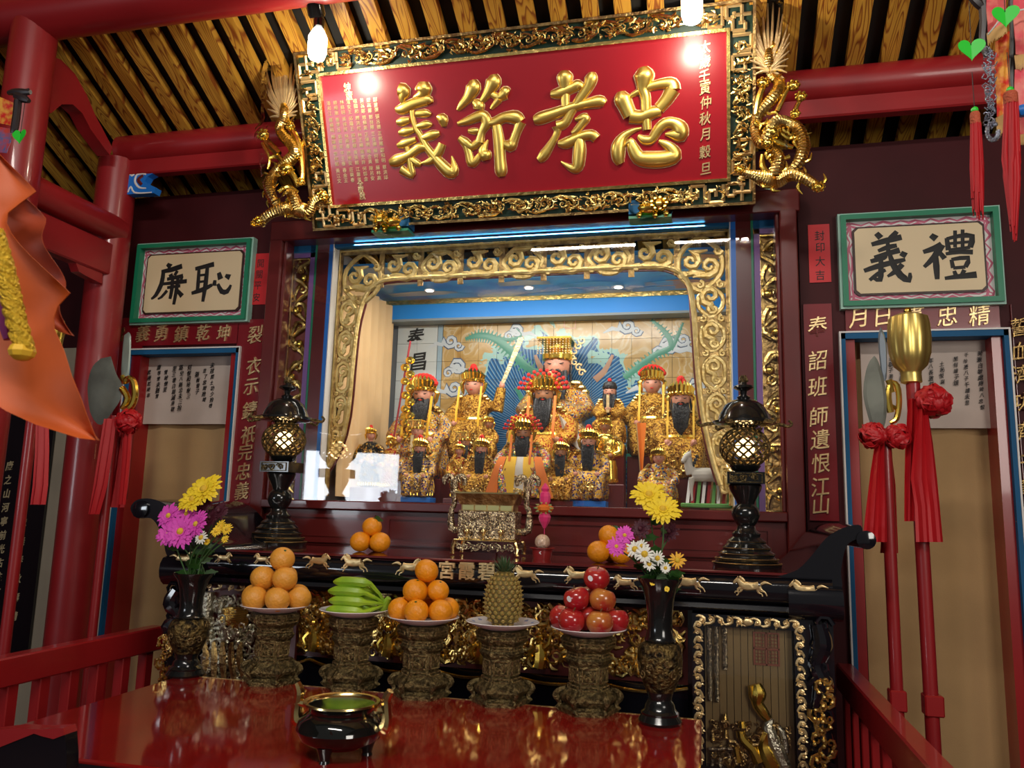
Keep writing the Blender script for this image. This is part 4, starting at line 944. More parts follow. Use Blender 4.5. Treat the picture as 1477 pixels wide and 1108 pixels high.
# horses
HR = [[(-.28, .06, .085), (-.1, .04, .10), (.1, .05, .085), (.22, .07, .09)], [(-.25, .08, .085), (-.33, .17, .06), (-.38, .24, .045)], [(-.36, .25, .045), (-.44, .18, .035), (-.5, .12, .022)], [(-.18, .17, .03), (-.24, .25, .035), (-.33, .32, .02)],
      [(-.27, .0, .045), (-.38, -.07, .026), (-.36, -.18, .014), (-.42, -.24, .016)], [(-.23, .0, .04), (-.32, -.13, .02), (-.44, -.12, .014), (-.47, -.17, .012)], [(.22, .04, .07), (.31, -.07, .035), (.40, -.11, .018), (.46, -.22, .014)], [(.19, .0, .05), (.22, -.13, .024), (.31, -.17, .014), (.33, -.24, .014)], [(.29, .11, .025), (.42, .17, .032), (.6, .12, .008)], [(-.37, .29, .012), (-.38, .33, .006)]]
PH = wall(YA - .013)
def horse(px, py, wpx, mir, name='gilt_horse'):
    s_, t_ = PH.px(px, py); k = wpx * PH.scale(px, py) * 1.12; mb = MB()
    for st in HR: mb.stroke(PH, [(s_ + a * k * mir, t_ + b * k, r * k * 1.3) for a, b, r in st], .6, .001, 8, 3)
    mb.build(name, GOLDM, al)
for px, py, w_, mr in ((264, 808, 34, -1), (322, 806, 26, -1), (379, 808, 26, 1), (458, 811, 36, -1), (512, 814, 40, 1), (590, 820, 40, -1), (760, 830, 38, 1), (835, 832, 40, 1), (903, 842, 34, 1), (994, 842, 44, 1), (1083, 848, 44, 1), (1164, 853, 44, 1)): horse(px, py, w_, mr)
PT = wall(YA - .013)
for ch, (x, y) in zip('宮霞碧', ((645, 822), (674, 824), (702, 824))):
    mb = MB(); s_, t_ = PT.px(x, y); putchar(mb, ch, PT, s_, t_, 25 * PT.scale(x, y), .005, .001, .02); mb.build('gilt_character', GOLDM, al, smooth=0)
# carved centre panels
def clutter(mb, pl, x0, x1, z0, z1, n, rg, sz=.02, depth=.7, dz=.02):
    for i in range(n):
        x, z = rg.uniform(x0, x1), rg.uniform(z0, z1); r = sz * rg.uniform(.5, 1.2); t = rg.random(); L = rg.uniform(0, dz)
        r = min(r, (x1 - x0) / 2, (z1 - z0) / 2); x = min(max(x, x0 + r), x1 - r); z = min(max(z, z0 + r), z1 - r)
        if t < .4: mb.stroke(pl, spiral(x, z, r, rg.uniform(0, 6), 1.2, rg.choice((-1, 1)), .3, .12, 8), depth, L, 5, 1)
        elif t < .75:
            a = rg.uniform(0, 6.3); mb.stroke(pl, [(x, z, r * .1), (x + r * .7 * cos(a), z + r * .7 * sin(a), r * .32), (x + r * 1.3 * cos(a + .5), z + r * 1.3 * sin(a + .5), r * .06)], depth, L, 5, 2)
        elif t < .9: mb.ball(pl.P(x, z, L + r * .2), r * .42, 7, 5)
        else:
            for k in range(6): a = k * 1.05; mb.ball(pl.P(x + r * .5 * cos(a), z + r * .5 * sin(a), L + .004), r * .26, 5, 4)
PB1 = wall(YA + .085); rg = random.Random(17)
redg = mat('carving_dark_red_ground', (.09, .012, .01), .4)
zc0 = at(700, 966, YA + .08).z; xl_, xr_ = AX0 + .36, at(992, 920, YA + .08).x
secs = [(xl_, xl_ + .33), (xl_ + .35, xl_ + .82), (xl_ + .84, xr_)]
for i, (x0, x1) in enumerate(secs):
    z0 = zc0 + (.0 if i != 1 else .0)
    c = MB().b2((x0, YA + .078, z0), (x1, YA + .09, zb1)).build('carved_panel', redg, al, smooth=0)
    mb = MB(); clutter(mb, PB1, x0 + .01, x1 - .01, z0 + .01, zb1 - .005, 430, rg, .026)
    mb.build('gilt_carving', GOLD, c, kind='stuff')
    # standing figures amid the carving
    for k in range(3):
        x = x0 + (x1 - x0) * (k + .5) / 3; zz = z0 + .02; mb = MB()
        mb.stroke(PB1, [(x, zz, .02), (x + .004, zz + .04, .02), (x, zz + .07, .012)], .7, .02, 8, 2); mb.ball(PB1.P(x, zz + .09, .025), .013, 8, 6)
        mb.stroke(PB1, [(x - .012, zz + .06, .007), (x - .03, zz + .04, .007), (x - .02, zz + .02, .005)], .7, .028, 6, 2); mb.stroke(PB1, [(x + .012, zz + .06, .007), (x + .03, zz + .075, .007), (x + .035, zz + .1, .004)], .7, .028, 6, 2)
        mb.build('carved_figure', GOLDP, c)
    # scalloped black and gilt apron below
    n = 24; mb = MB(); pts = []
    for k in range(n + 1):
        u = k / n; pts.append((x0 + (x1 - x0) * u, z0 - .004 - .018 * abs(sin(u * pi * 2)), .005))
    mb.stroke(wall(YA + .05), pts, 1, 0, 6, 1); mb.build('gilt_apron_edge', GOLD, c)
    mb = MB(); pl = wall(YA + .055); mb.prism(pl, [(a, b) for a, b, _ in pts] + [(x1, z0 - .12), (x0, z0 - .12)], -.02, 0); mb.build('apron', BLACK, al, smooth=0)
# brick-like gilt lattice beside the banana plate
mb = MB(); s0, s1, t0, t1 = rect(wall(YA + .06), 537, 848, 562, 890)
for r_ in range(9):
    for c in range(4):
        x = s0 + (c + (.5 if r_ % 2 else 0)) * (s1 - s0) / 4; z = t0 + r_ * (t1 - t0) / 9; mb.b2((x, YA + .055, z), (x + (s1 - s0) / 4 - .002, YA + .06, z + (t1 - t0) / 9 - .002))
mb.build('gilt_lattice', GOLDM, al, smooth=0, kind='stuff')
# left end panel, framed, with a silvered column, a big leaf and figures
silv = mat('silver_gilt', (.6, .56, .42), .3, 1, bump=.5, bscale=100)
lx0, lx1 = at(292, 900, YA + .03).x, at(385, 900, YA + .03).x
c = MB().b2((lx0, YA + .045, .80), (lx1 + .1, YA + .06, zb1)).build('left_panel', redg, al, smooth=0); PL_ = wall(YA + .045)
mb = MB(); s_, t0_ = PL_.px(300, 905)[0], PL_.px(300, 905)[1]; t1_ = PL_.px(300, 853)[1]
mb.tube([(s_, YA + .03, t0_), (s_, YA + .03, t1_)], .022, 12); mb.build('silvered_column', silv, c)
mb = MB(); scrollband(mb, wall(YA + .02), (PL_.px(300, 842)[0], PL_.px(300, 843)[1]), (PL_.px(380, 842)[0], PL_.px(380, 847)[1]), .03, 5, rg, .6, .0, 1.3); mb.build('gilt_vine', GOLDM, c)
mb = MB()
for k in range(9): mb.stroke(PL_, tr(PL_, (0, 0, 1), [(362, 898 - k * 2.5, 1.2), (345 - k * 1.5, 905 - k * 3.5, 2.2), (318 - k * 1.0 + k * 1.2, 893 - k * 1.6, .8)]), .6, .015, 6, 3)
mb.build('carved_leaf', GOLD, c)
mb = MB(); clutter(mb, PL_, lx0, lx1, PL_.px(330, 985)[1], zb1 - .03, 260, rg, .024); mb.build('gilt_carving', silv, c, kind='stuff')
mb = MB()
for k in range(5): mb.stroke(PL_, tr(PL_, (0, 0, 1), [(300 + k * 13, 925, 3), (302 + k * 12, 950, 6), (298 + k * 15, 980, 4)]), .7, .02, 6, 3)
mb.build('carved_robes', GOLDD, c)
# left carved dragon leg
def leg(lab, x, ys, gilt_ys, side):
    pl = wall(YA + .0); mb = MB()
    pts = [pl.px(*p) for p in ys]; mb.stroke(pl, [(a, b, .022 + .006 * (i % 2)) for i, (a, b) in enumerate(pts)], .9, 0, 10, 4)
    for i, (a, b) in enumerate(pts):
        mb.stroke(pl, spiral(a + side * .012 * (-1) ** i, b, .026, i, 1.2, (-1) ** i, .3, .15, 8), .9, .012, 6, 1)
    L = mb.build('dragon_leg', BLACK, al)
    mb = MB(); g2 = [pl.px(*p) for p in gilt_ys]
    for i, (a, b) in enumerate(g2):
        mb.stroke(pl, spiral(a, b, .024, i * 1.3, 1.2, (-1) ** i, .32, .14, 9), .8, .02, 6, 1)
        mb.stroke(pl, spiral(a + .012, b + .02, .014, i, 1.1, -(-1) ** i, .35, .15, 7), .8, .026, 6, 1)
        for k in range(3): mb.ball(pl.P(a + .014 * cos(k * 2), b + .014 * sin(k * 2), .03), .006, 6, 4)
    mb.build('gilt_scrolls', GOLD, L)
leg('', 0, [(256, 850), (247, 870), (258, 890), (244, 905), (252, 925), (246, 950), (250, 985)], [(240, 925), (245, 940), (238, 955), (246, 970), (240, 984)], -1)
MB().b2((AX1 - .10, YA + .01, .1), (AX1 - .02, YA + .08, zb1)).build('corner_post', BLACK, al, smooth=0)
leg('', 0, [(1180, 900), (1186, 930), (1178, 960), (1188, 990), (1182, 1030), (1188, 1070), (1185, 1110)], [(1184, 990), (1190, 1010), (1178, 1028), (1188, 1045), (1178, 1064), (1190, 1080), (1180, 1100)], 1)
# right framed panel: bamboo, planks, lattice window, gilt figures behind glass
PR = wall(YA + .03); s0, s1, t1 = PR.px(1016, 900)[0], PR.px(1142, 905)[0], PR.px(1080, 903)[1]; t0 = .72
c = MB().b2((s0, YA + .04, t0), (s1, YA + .06, t1)).build('right_panel', mat('panel_shadow_gap', (.05, .03, .02), .6), al, smooth=0)
plk = mat('painted_wood_plank', (.30, .2, .08), .45, bump=.1, var=.15)
npk = 12
for i in range(npk):
    a = s0 + (s1 - s0) * i / npk; MB().b2((a + .0008, YA + .034, t0), (a + (s1 - s0) / npk - .0008, YA + .04, t1)).build('plank', plk, c, smooth=0)
MB().ringf(wall(YA + .035), s0 - .035, s1 + .035, t0 - .03, t1 + .03, .033, -.02, .03).build('panel_frame', BLACK, al, smooth=0)
P_ = wall(YA + .005)
fm = MB(); scrollband(fm, P_, (s0 - .02, t1 + .014), (s1 + .02, t1 + .014), .028, 11, rg, .7, .0, 2.0); fm.ball(P_.P((s0 + s1) / 2, t1 + .014, .004), .013, 8, 5, (1.2, .5, .8)); fm.build('gilt_vine', GOLDM, al)
for x in (s0 - .018, s1 + .018):
    fm = MB(); scrollband(fm, P_, (x, t0), (x, t1 + .01), .028, 19, rg, .7, 0, 2.0); fm.build('gilt_vine', GOLDM, al)
mb = MB()
for k, (px, zb) in enumerate(((1020, 1010), (1030, 1012), (1042, 965))):
    a = PR.px(px + 3, 905)[0]; z_ = PR.px(px, zb)[1]; n = 7; pts = []; rr = []
    for q_ in range(n * 3): pts.append((a, YA + .028, t1 - (t1 - z_) * q_ / (n * 3 - 1))); rr.append(.0075 if q_ % 3 else .0092)
    mb.tube(pts, rr, 8)
mb.build('bamboo_trunks', BRASS, c)
a0, a1, b1, b0 = PR.px(1086, 912)[0], PR.px(1124, 912)[0], PR.px(1100, 912)[1], PR.px(1100, 960)[1]
rw = mat('faded_red_lattice', (.3, .09, .05), .5); mb = MB()
mb.ringf(wall(YA + .034), a0, a1, b0, b1, .004, 0, .004); mb.quadbox(wall(YA + .034), (a0 + a1) / 2 - .002, (a0 + a1) / 2 + .002, b0, b1, 0, .004); mb.quadbox(wall(YA + .034), a0, a1, (b0 + b1) / 2 - .002, (b0 + b1) / 2 + .002, 0, .004)
for i in range(2):
    for j in range(2):
        x0, y0_ = a0 + .005 + i * (a1 - a0) / 2, b0 + .005 + j * (b1 - b0) / 2; x1, y1_ = x0 + (a1 - a0) / 2 - .009, y0_ + (b1 - b0) / 2 - .009
        for k in range(4): xx = x0 + (x1 - x0) * k / 3; mb.quadbox(wall(YA + .034), xx - .0008, xx + .0008, y0_, y1_, 0, .003)
        for k in range(5): yy = y0_ + (y1_ - y0_) * k / 4; mb.quadbox(wall(YA + .034), x0, x1, yy - .0008, yy + .0008, 0, .003)
mb.build('lattice_window', rw, c, smooth=0)
cr = (960, 860, 4.468)
def pf(name, strokes, m, dep=.8): 
    mb = MB()
    for st in strokes: mb.stroke(PR, tr(PR, cr, st), dep, .012, 9, 3)
    return mb.build(name, m, c)
pf('gilt_rider', [[(585, 560, 30), (600, 620, 50), (590, 680, 40), (620, 730, 40), (660, 790, 30)], [(545, 570, 14), (555, 650, 16), (590, 720, 12)], [(560, 600, 18), (640, 640, 18)], [(660, 870, 40), (630, 940, 46), (650, 1010, 60), (700, 1100, 60)], [(480, 860, 30), (500, 920, 36), (560, 980, 40), (600, 1060, 46)], [(490, 800, 22), (495, 840, 30)], [(520, 950, 14), (560, 960, 16), (600, 940, 16)], [(450, 960, 26), (470, 1060, 34)]], GOLDP)
pf('silver_cloak', [[(680, 780, 20), (660, 840, 40), (690, 930, 50), (740, 1040, 50), (770, 1110, 50)], [(720, 830, 18), (760, 900, 26), (770, 1000, 26)]], silv)
pf('pagoda', [[(385, 750, 8), (385, 800, 22), (388, 850, 16), (388, 905, 24)], [(305, 870, 12), (305, 920, 22)]], GOLD)
mb = MB(); clutter(mb, PR, s0 + .01, s1 - .01, t0, PR.px(1080, 1040)[1], 120, random.Random(5), .016, .8, .02); mb.build('gilt_undergrowth', GOLDD, c, kind='stuff')
pf('table_relief', [[(280, 980, 16), (430, 975, 16)], [(300, 1000, 14), (300, 1100, 14)], [(350, 1030, 24), (350, 1100, 24)], [(410, 1000, 14), (410, 1100, 14)]], BRASS)
MB().b2((s0, YA + .008, t0), (s1, YA + .010, t1)).build('glass_pane', GLASS, c, smooth=0)

# ================================================================== FRONT OFFERING TABLE
TZ = .88; YT = -.79
ot = T('offering_table', 'low glossy red lacquered offering table in front of the altar', 'table', (-.83, -1.4, 0))
TX0 = atz(233, 983, TZ).x; TX1 = atz(1012, 1045, TZ).x
yfr = atz(150, 1099, TZ).y
MB().bb((TX0, yfr, TZ - .035), (TX1, YT, TZ), .004).build('table_top', TABLE, ot, smooth=0)
MB().bb((TX0 + .02, yfr + .02, TZ - .12), (TX1 - .02, YT - .02, TZ - .036), .004).build('apron', BLACK, ot, smooth=0)
MB().b2((TX0 - .003, yfr - .004, TZ - .035), (TX1 + .003, yfr, TZ - .008)).build('black_edge', BLACK, ot, smooth=0)
MB().b2((TX0, YT - .003, TZ), (TX1, YT, TZ + .0015)).build('gilt_line', GOLDD, ot, smooth=0)
for x in (TX0 + .06, TX1 - .06):
    for y in (yfr + .06, YT - .06): MB().lathe([(.03, 0), (.04, .03), (.028, .08), (.032, .4), (.036, .76)], (x, y, 0), 12).build('leg', BLACK, ot)

# ------------------------------------------------------------------ pedestals, plates and fruit
def pedestal(px, lab):
    c = atz(px[0], px[1], TZ); root = T('hexagonal_pedestal', lab, 'stand', (c.x, c.y, TZ), 'bronze fruit pedestals on the red table')
    rot = R_(12)
    A = Vector(c); A.z = TZ; h = px[2]
    def hx(prof, name, m): return MB().lathe([(r, z * h) for r, z in prof], A, 6, rot).build(name, m, root, smooth=0)
    hx([(.082, 0), (.082, .06), (.072, .075), (.070, .10)], 'foot_ring', BRONZE)
    hx([(.066, .10), (.080, .18), (.078, .24), (.062, .30), (.056, .33)], 'lower_bowl', BRONZE)
    b = hx([(.055, .33), (.053, .36), (.050, .38), (.055, .62), (.061, .65)], 'waist', BRONZE)
    hx([(.061, .65), (.066, .70), (.060, .73), (.060, .80), (.074, .86), (.078, .97), (.074, 1.0)], 'cup', BRONZE)
    for k in range(6):
        a = rot + pi / 6 + k * pi / 3; M_ = Matrix.Rotation(a, 3, 'Z'); N = Vector((cos(a), sin(a), 0)); U = Vector((-sin(a), cos(a), 0))
        pl = Plane(A + N * .0465, U, (0, 0, 1)); 
        if N.y < .4:
            MB().ringf(pl, -.021, .021, .40 * h, .60 * h, .003, -.004, .004).build('relief_border', BRONZEL, b, smooth=0)
            mb = MB(); rg2 = random.Random(k)
            for q_ in range(5): mb.stroke(pl, spiral(rg2.uniform(-.01, .01), rg2.uniform(.44, .56) * h, .008, q_, 1.2, 1, .25, .1, 7), .6, .001, 5, 1)
            mb.build('relief_scroll', BRONZEL, b)
            for (zz, rr, ww) in ((.765, .0525, .024), (.91, .0665, .028), (.335, .050, .024)):
                p2 = Plane(A + N * rr, U, (0, 0, 1)); MB().ringf(p2, -ww, ww, (zz - .028) * h, (zz + .028) * h, .0025, -.003, .003).build('relief_border', BRONZEL, b, smooth=0)
        # scroll foot at each corner
        a2 = rot + k * pi / 3; N2 = Vector((cos(a2), sin(a2), 0)); pf_ = Plane(A, N2, (0, 0, 1))
        MB().stroke(pf_, [(.062, .30 * h, .005), (.080, .27 * h, .007), (.090, .20 * h, .009), (.080, .13 * h, .007), (.078, .08 * h, .006), (.086, .03 * h, .007)], .9, 0, 8, 3).build('scroll_foot', BRONZE, root)
    return A, h
ped = []
for px, lab in (((390, 984, .207), 'bronze hexagonal pedestal under the plate of pale oranges, leftmost of five'), ((505, 991, .205), 'bronze hexagonal pedestal under the plate of green bananas'), ((606, 1003, .20), 'bronze hexagonal pedestal under the plate of leafy tangerines, middle of five'), ((722, 1013, .20), 'bronze hexagonal pedestal under the pineapple plate'), ((848, 1026, .20), 'bronze hexagonal pedestal under the plate of red apples, rightmost of five')):
    ped.append(pedestal(px, lab))
def set_h(i, py):      # exact top height from the photo
    A, h = ped[i]; return at(0, 0, A.y)
PLB = mat('blue_plate_pattern', (.25, .3, .5), .2)
plates = []
for (A, h), lab, pat in zip(ped, ('white plate holding the pale oranges', 'white plate holding the green bananas', 'white plate holding the tangerines', 'blue-patterned white plate holding the pineapple', 'white plate holding the red apples'), (0, 1, 1, 1, 0)):
    z = TZ + h + .001; root = T('plate', lab, 'plate', (A.x, A.y, z), 'porcelain plates on the pedestals')
    MB().lathe([(.05, 0), (.056, .001), (.075, .008), (.104, .020), (.1065, .022), (.104, .0235), (.07, .0115), (.045, .007), (.001, .0065)], (A.x, A.y, z), 40).build('dish', PORC, root, smooth=40)
    if pat:
        mb = MB()
        for k in range(14):
            a = k * 2 * pi / 14; N = Vector((cos(a), sin(a), 0)); U = Vector((-sin(a), cos(a), 0))
            c0 = Vector((A.x, A.y, z)) + N * .087 + Vector((0, 0, .0178)); sl = (N + Vector((0, 0, .42))).normalized()
            mb.add([c0 + U * .008, c0 + sl * .009, c0 - U * .008, c0 - sl * .009], [(0, 1, 2, 3)])
        mb.build('blue_motif', PLB, root, smooth=0)
    plates.append(Vector((A.x, A.y, z + .008)))
dimple = None
def citrus(loc, r, lab, m, leaf=0, seed=0, group=None, name='orange', cat='fruit'):
    g = random.Random(seed); root = T(name, lab, cat, (loc[0], loc[1], loc[2] - r * .93), group); c = Vector(loc)
    A_ = Matrix.Rotation(g.uniform(-.5, .5), 3, 'X') @ Matrix.Rotation(g.uniform(-.5, .5), 3, 'Y')
    prof = [(.02 * r, -.90 * r)]
    for i in range(1, 14):
        t = -pi / 2 + pi * i / 14; prof.append((r * cos(t), .93 * r * sin(t)))
    prof += [(.12 * r, .87 * r), (.05 * r, .86 * r)]
    MB().lathe(prof, c, 22, axis=A_).build('peel', m, root, smooth=60)
    MB().lathe([(.09 * r, .86 * r), (.11 * r, .89 * r), (.04 * r, .92 * r)], c, 7, axis=A_).build('stem_button', LEAF, root)
    if leaf:
        d = Vector((cos(leaf), -.3, .55 * sin(leaf) + .1)).normalized(); p0 = c + A_ @ Vector((0, 0, .9 * r)); mb = MB(); u = d.cross(Vector((0, 1, 0))).normalized()
        rows = [[p0 + d * (q_ * r * 1.25 / 6) + u * (w_ * r * .30 * sin(pi * min(.98, q_ / 6 + .04))) + Vector((0, 0, -.02 * (q_ / 6) ** 2 - .003 * abs(w_))) for w_ in (-1, 0, 1)] for q_ in range(7)]
        mb.sheet(rows, .0008, (0, .5, 1)).build('leaf', LEAF, root)
    return root
# plate 1: pale oranges
r = .0385; P0 = plates[0]; G1 = 'pale oranges piled on the left plate'
hexa = [(-1, -1.73), (1, -1.73), (2, 0), (1, 1.73), (-1, 1.73), (-2, 0), (0, 0)]
labs = ['pale orange, bottom layer front left of the leftmost plate', 'pale orange, bottom layer front right of the leftmost plate', 'pale orange at the right edge of the leftmost plate', 'pale orange, bottom layer back right of the leftmost plate', 'pale orange, bottom layer back left of the leftmost plate', 'pale orange at the left edge of the leftmost plate', 'pale orange hidden in the middle of the leftmost plate']
for (a, b), l in zip(hexa, labs): citrus((P0.x + a * r, P0.y + b * r * .92, P0.z + r * .98), r, l, ORANGEP, seed=hash(l) % 97 if 0 else len(l), group=G1)
for (a, b), l in (((-.98, -.62), 'pale orange in the second layer, left one'), ((.98, -.62), 'pale orange in the second layer, right one'), ((0, 1.15), 'pale orange in the second layer at the back')): citrus((P0.x + a * r, P0.y + b * r, P0.z + r * 2.5), r, l, ORANGEP, seed=3 + len(l), group=G1)
citrus((P0.x + .35 * r, P0.y - .1 * r, P0.z + r * 4.0), r, 'pale orange topping the pile on the leftmost plate', ORANGEP, seed=2, group=G1)
# plate 3: tangerines
r = .036; P0 = plates[2]; G3 = 'tangerines piled on the middle plate'
for (a, b), l in zip([(0, -1.75), (1.75, -.9), (1.7, 1), (0, 1.9), (-1.7, 1), (-1.75, -.9)], ['tangerine, bottom layer front centre of the middle plate', 'tangerine, bottom layer right of the middle plate', 'tangerine at the back right of the middle plate', 'tangerine at the far back of the middle plate', 'tangerine at the back left of the middle plate', 'tangerine, bottom layer left of the middle plate']):
    citrus((P0.x + a * r, P0.y + b * r, P0.z + r * .98), r, l, ORANGE, seed=len(l), group=G3)
citrus((P0.x - .55 * r, P0.y - .75 * r, P0.z + r * 2.45), r * 1.03, 'tangerine in the second layer, left one', ORANGE, seed=5, group=G3)
citrus((P0.x + 1.2 * r, P0.y - .1 * r, P0.z + r * 2.5), r * .92, 'tangerine in the second layer, right one', ORANGE, seed=6, group=G3)
citrus((P0.x - .2 * r, P0.y + 1.3 * r, P0.z + r * 2.45), r, 'tangerine in the second layer at the back', ORANGE, seed=7, group=G3)
citrus((P0.x + .1 * r, P0.y + .0 * r, P0.z + r * 4.05), r, 'tangerine with a green leaf topping the pile on the middle plate', ORANGE, 3.9, 8, G3)
# plate 5: apples
def apple(loc, r, lab, m, seed, tilt):
    g = random.Random(seed); root = T('apple', lab, 'fruit', (loc[0], loc[1], loc[2] - r * .95), 'apples piled on the right plate'); c = Vector(loc); prof = []
    for i in range(15):
        t = -pi / 2 + pi * i / 14; x = cos(t); z = sin(t); rr = r * x * (1 + .06 * z); zz = .93 * r * z
        if z > .8: zz -= r * .9 * (z - .8)
        if z < -.85: zz += r * .8 * (-.85 - z)
        prof.append((max(rr, .001), zz))
    A_ = Matrix.Rotation(tilt[0], 3, 'X') @ Matrix.Rotation(tilt[1], 3, 'Y')
    MB().lathe(prof, c, 22, axis=A_, fn=lambda a, z: 1 + .015 * cos(5 * a)).build('skin', m, root, smooth=60)
    MB().tube([c + A_ @ Vector((0, 0, .72 * r)), c + A_ @ Vector((.1 * r, 0, 1.0 * r))], [.0015, .002], 6).build('stem', mat_stem, root)
    if seed % 2: 
        N = (A_ @ Vector((-.35, -.85, .25))).normalized(); U = N.orthogonal().normalized(); V = N.cross(U)
        MB().add([c + N * (r * 1.0) + U * (.007 * cos(k)) + V * (.009 * sin(k)) for k in [i * pi / 5 for i in range(10)]], [tuple(range(10))]).build('sticker', PORC, root, smooth=0)
    return root
mat_stem = mat('brown_stem', (.12, .06, .02), .7)
r = .0375; P0 = plates[4]
for k, ((a, b), l) in enumerate(zip([(-2.0, -.2), (-1.05, -1.75), (1.0, -1.75), (2.0, -.1), (1.0, 1.7), (-1.0, 1.7), (0, 0)], ['red apple at the left edge of the right plate', 'red apple, bottom layer front left of the right plate', 'streaky yellow-red apple, bottom layer front right of the right plate', 'red apple at the right edge of the right plate', 'red apple at the back right of the right plate', 'red apple at the back left of the right plate', 'red apple in the middle of the bottom layer on the right plate'])):
    apple((P0.x + a * r, P0.y + b * r * .92, P0.z + r * .98), r, l, APPLEY if k == 2 else APPLE, (0, 2, 4, 5, 6, 8, 10)[k], (.2 - k * .1, .3 - .12 * k))
apple((P0.x - .85 * r, P0.y - .6 * r, P0.z + r * 2.45), r, 'red apple with a white sticker in the second layer, left one', APPLE, 1, (.1, -.3))
apple((P0.x + 1.05 * r, P0.y - .5 * r, P0.z + r * 2.45), r, 'streaky red apple in the second layer, right one', APPLEY, 2, (-.2, .2))
apple((P0.x + .1 * r, P0.y + 1.2 * r, P0.z + r * 2.45), r, 'red apple in the second layer at the back', APPLE, 4, (0, 0))
apple((P0.x + .55 * r, P0.y - .1 * r, P0.z + r * 3.95), r, 'red apple with a sticker topping the pile on the right plate', APPLE, 3, (.25, .1))
# plate 2: bananas
P0 = plates[1]; bn = T('banana_bunch', 'bunch of green bananas lying on the second plate from the left', 'fruit', P0)
joint = Vector((P0.x + .088, P0.y + .03, P0.z + .030))
for k, (dy, dz, sx) in enumerate(((-.052, .0165, .0), (-.046, .0435, .004), (-.038, .0705, -.004), (-.026, .0975, .006), (0, .0165, 0), (.002, .0435, .0), (.008, .072, .004), (.045, .017, 0))):
    c = Vector((P0.x - .012 + sx, P0.y + dy, P0.z + dz)); L = .060; pts = []; rad = []
    for i in range(15):
        u = i / 14; x = -L + 2 * L * u; pts.append(c + Vector((x, .010 * (2 * u - 1) ** 2, -.004 * (2 * u - 1) ** 2)))
        rad.append(.0152 * min(1, .35 + 3.2 * u, .5 + 3.4 * (1 - u)))
    rad[0] = .004; pts.append(pts[-1] * .5 + joint * .5 + Vector((.004, .004, 0))); rad.append(.0055); pts.append(joint.copy()); rad.append(.0055)
    MB().tube(pts, rad, 7, 1).build('banana', BANANA, bn, smooth=40)
MB().tube([joint + Vector((-.012, 0, -.02)), joint, joint + Vector((.012, -.005, .02))], [.012, .014, .008], 10).build('crown_stem', BANANA, bn)
# plate 4: pineapple
P0 = plates[3]; pa = T('pineapple', 'whole upright pineapple with short green crown on the blue-patterned plate', 'fruit', P0)
H = .155; RR = .050
def prad(u): return RR * (1 - abs(2 * u - 1) ** 2.6) ** .5 * (1.05 - .18 * u) + .004
bp_ = [(max(.02, prad(i / 16)), i / 16 * H) for i in range(17)]
MB().lathe(bp_, P0, 28).build('rind', PINE, pa, smooth=60)
eye = None; rows_ = 13
EYE = mat('pineapple_eye', (.42, .24, .06), .5, bump=.4, bscale=150, col2=(.25, .2, .04), vscale=120)
em = MB(); em.ball((0, 0, 0), .0068, 6, 4, (1, 1, .6)); em.tube([(0, 0, .003), (.0, .0012, .0085)], [.002, .0004], 4)
for j in range(rows_):
    u = (j + .6) / (rows_ + .3); n = 16 if .15 < u < .9 else 12
    for i in range(n):
        a = 2 * pi * (i + .5 * (j % 2)) / n; rr = prad(u); N = Vector((cos(a), sin(a), 0)); du = (prad(min(1, u + .03)) - prad(u - .03)) / (.06 * H)
        NN = (N + Vector((0, 0, -du))).normalized(); pos = Vector((rr * cos(a), rr * sin(a), u * H))
        if eye is None: eye = em.build('rind_eye', EYE, pa, local=True); e = eye
        else: e = eye.copy(); COL.objects.link(e); e.parent = pa
        e.location = pos; e.rotation_euler = NN.to_track_quat('Z', 'Y').to_euler(); s_ = min(1, rr / .04 + .1); e.scale = (s_, s_, 1)
lf = None; g = random.Random(3)
for k in range(34):
    a = k * 2.4; t = k / 34; L = .026 + .012 * (1 - abs(t - .5)); out = (1 - t) * 1.5 + .15
    d = Vector((cos(a) * out, sin(a) * out, .9)).normalized(); U = d.cross(Vector((0, 0, 1))).normalized(); p0 = Vector((.012 * cos(a) * (1 - t), .012 * sin(a) * (1 - t), H - .004 + t * .012)) + P0
    rows = [[p0 + d * (L * q_ / 5) + Vector((0, 0, .006)) * (q_ / 5) ** 2 + U * (.0075 * w_ * (1 - q_ / 5.2) * 1.0) for w_ in (-1, 0, 1)] for q_ in range(6)]
    MB().sheet(rows, .0007, d.cross(U)).build('crown_leaf', LEAFP if 'LEAFP' in globals() else globals().setdefault('LEAFP', mat('dull_green_crown', (.07, .13, .05), .5, var=.3)), pa)

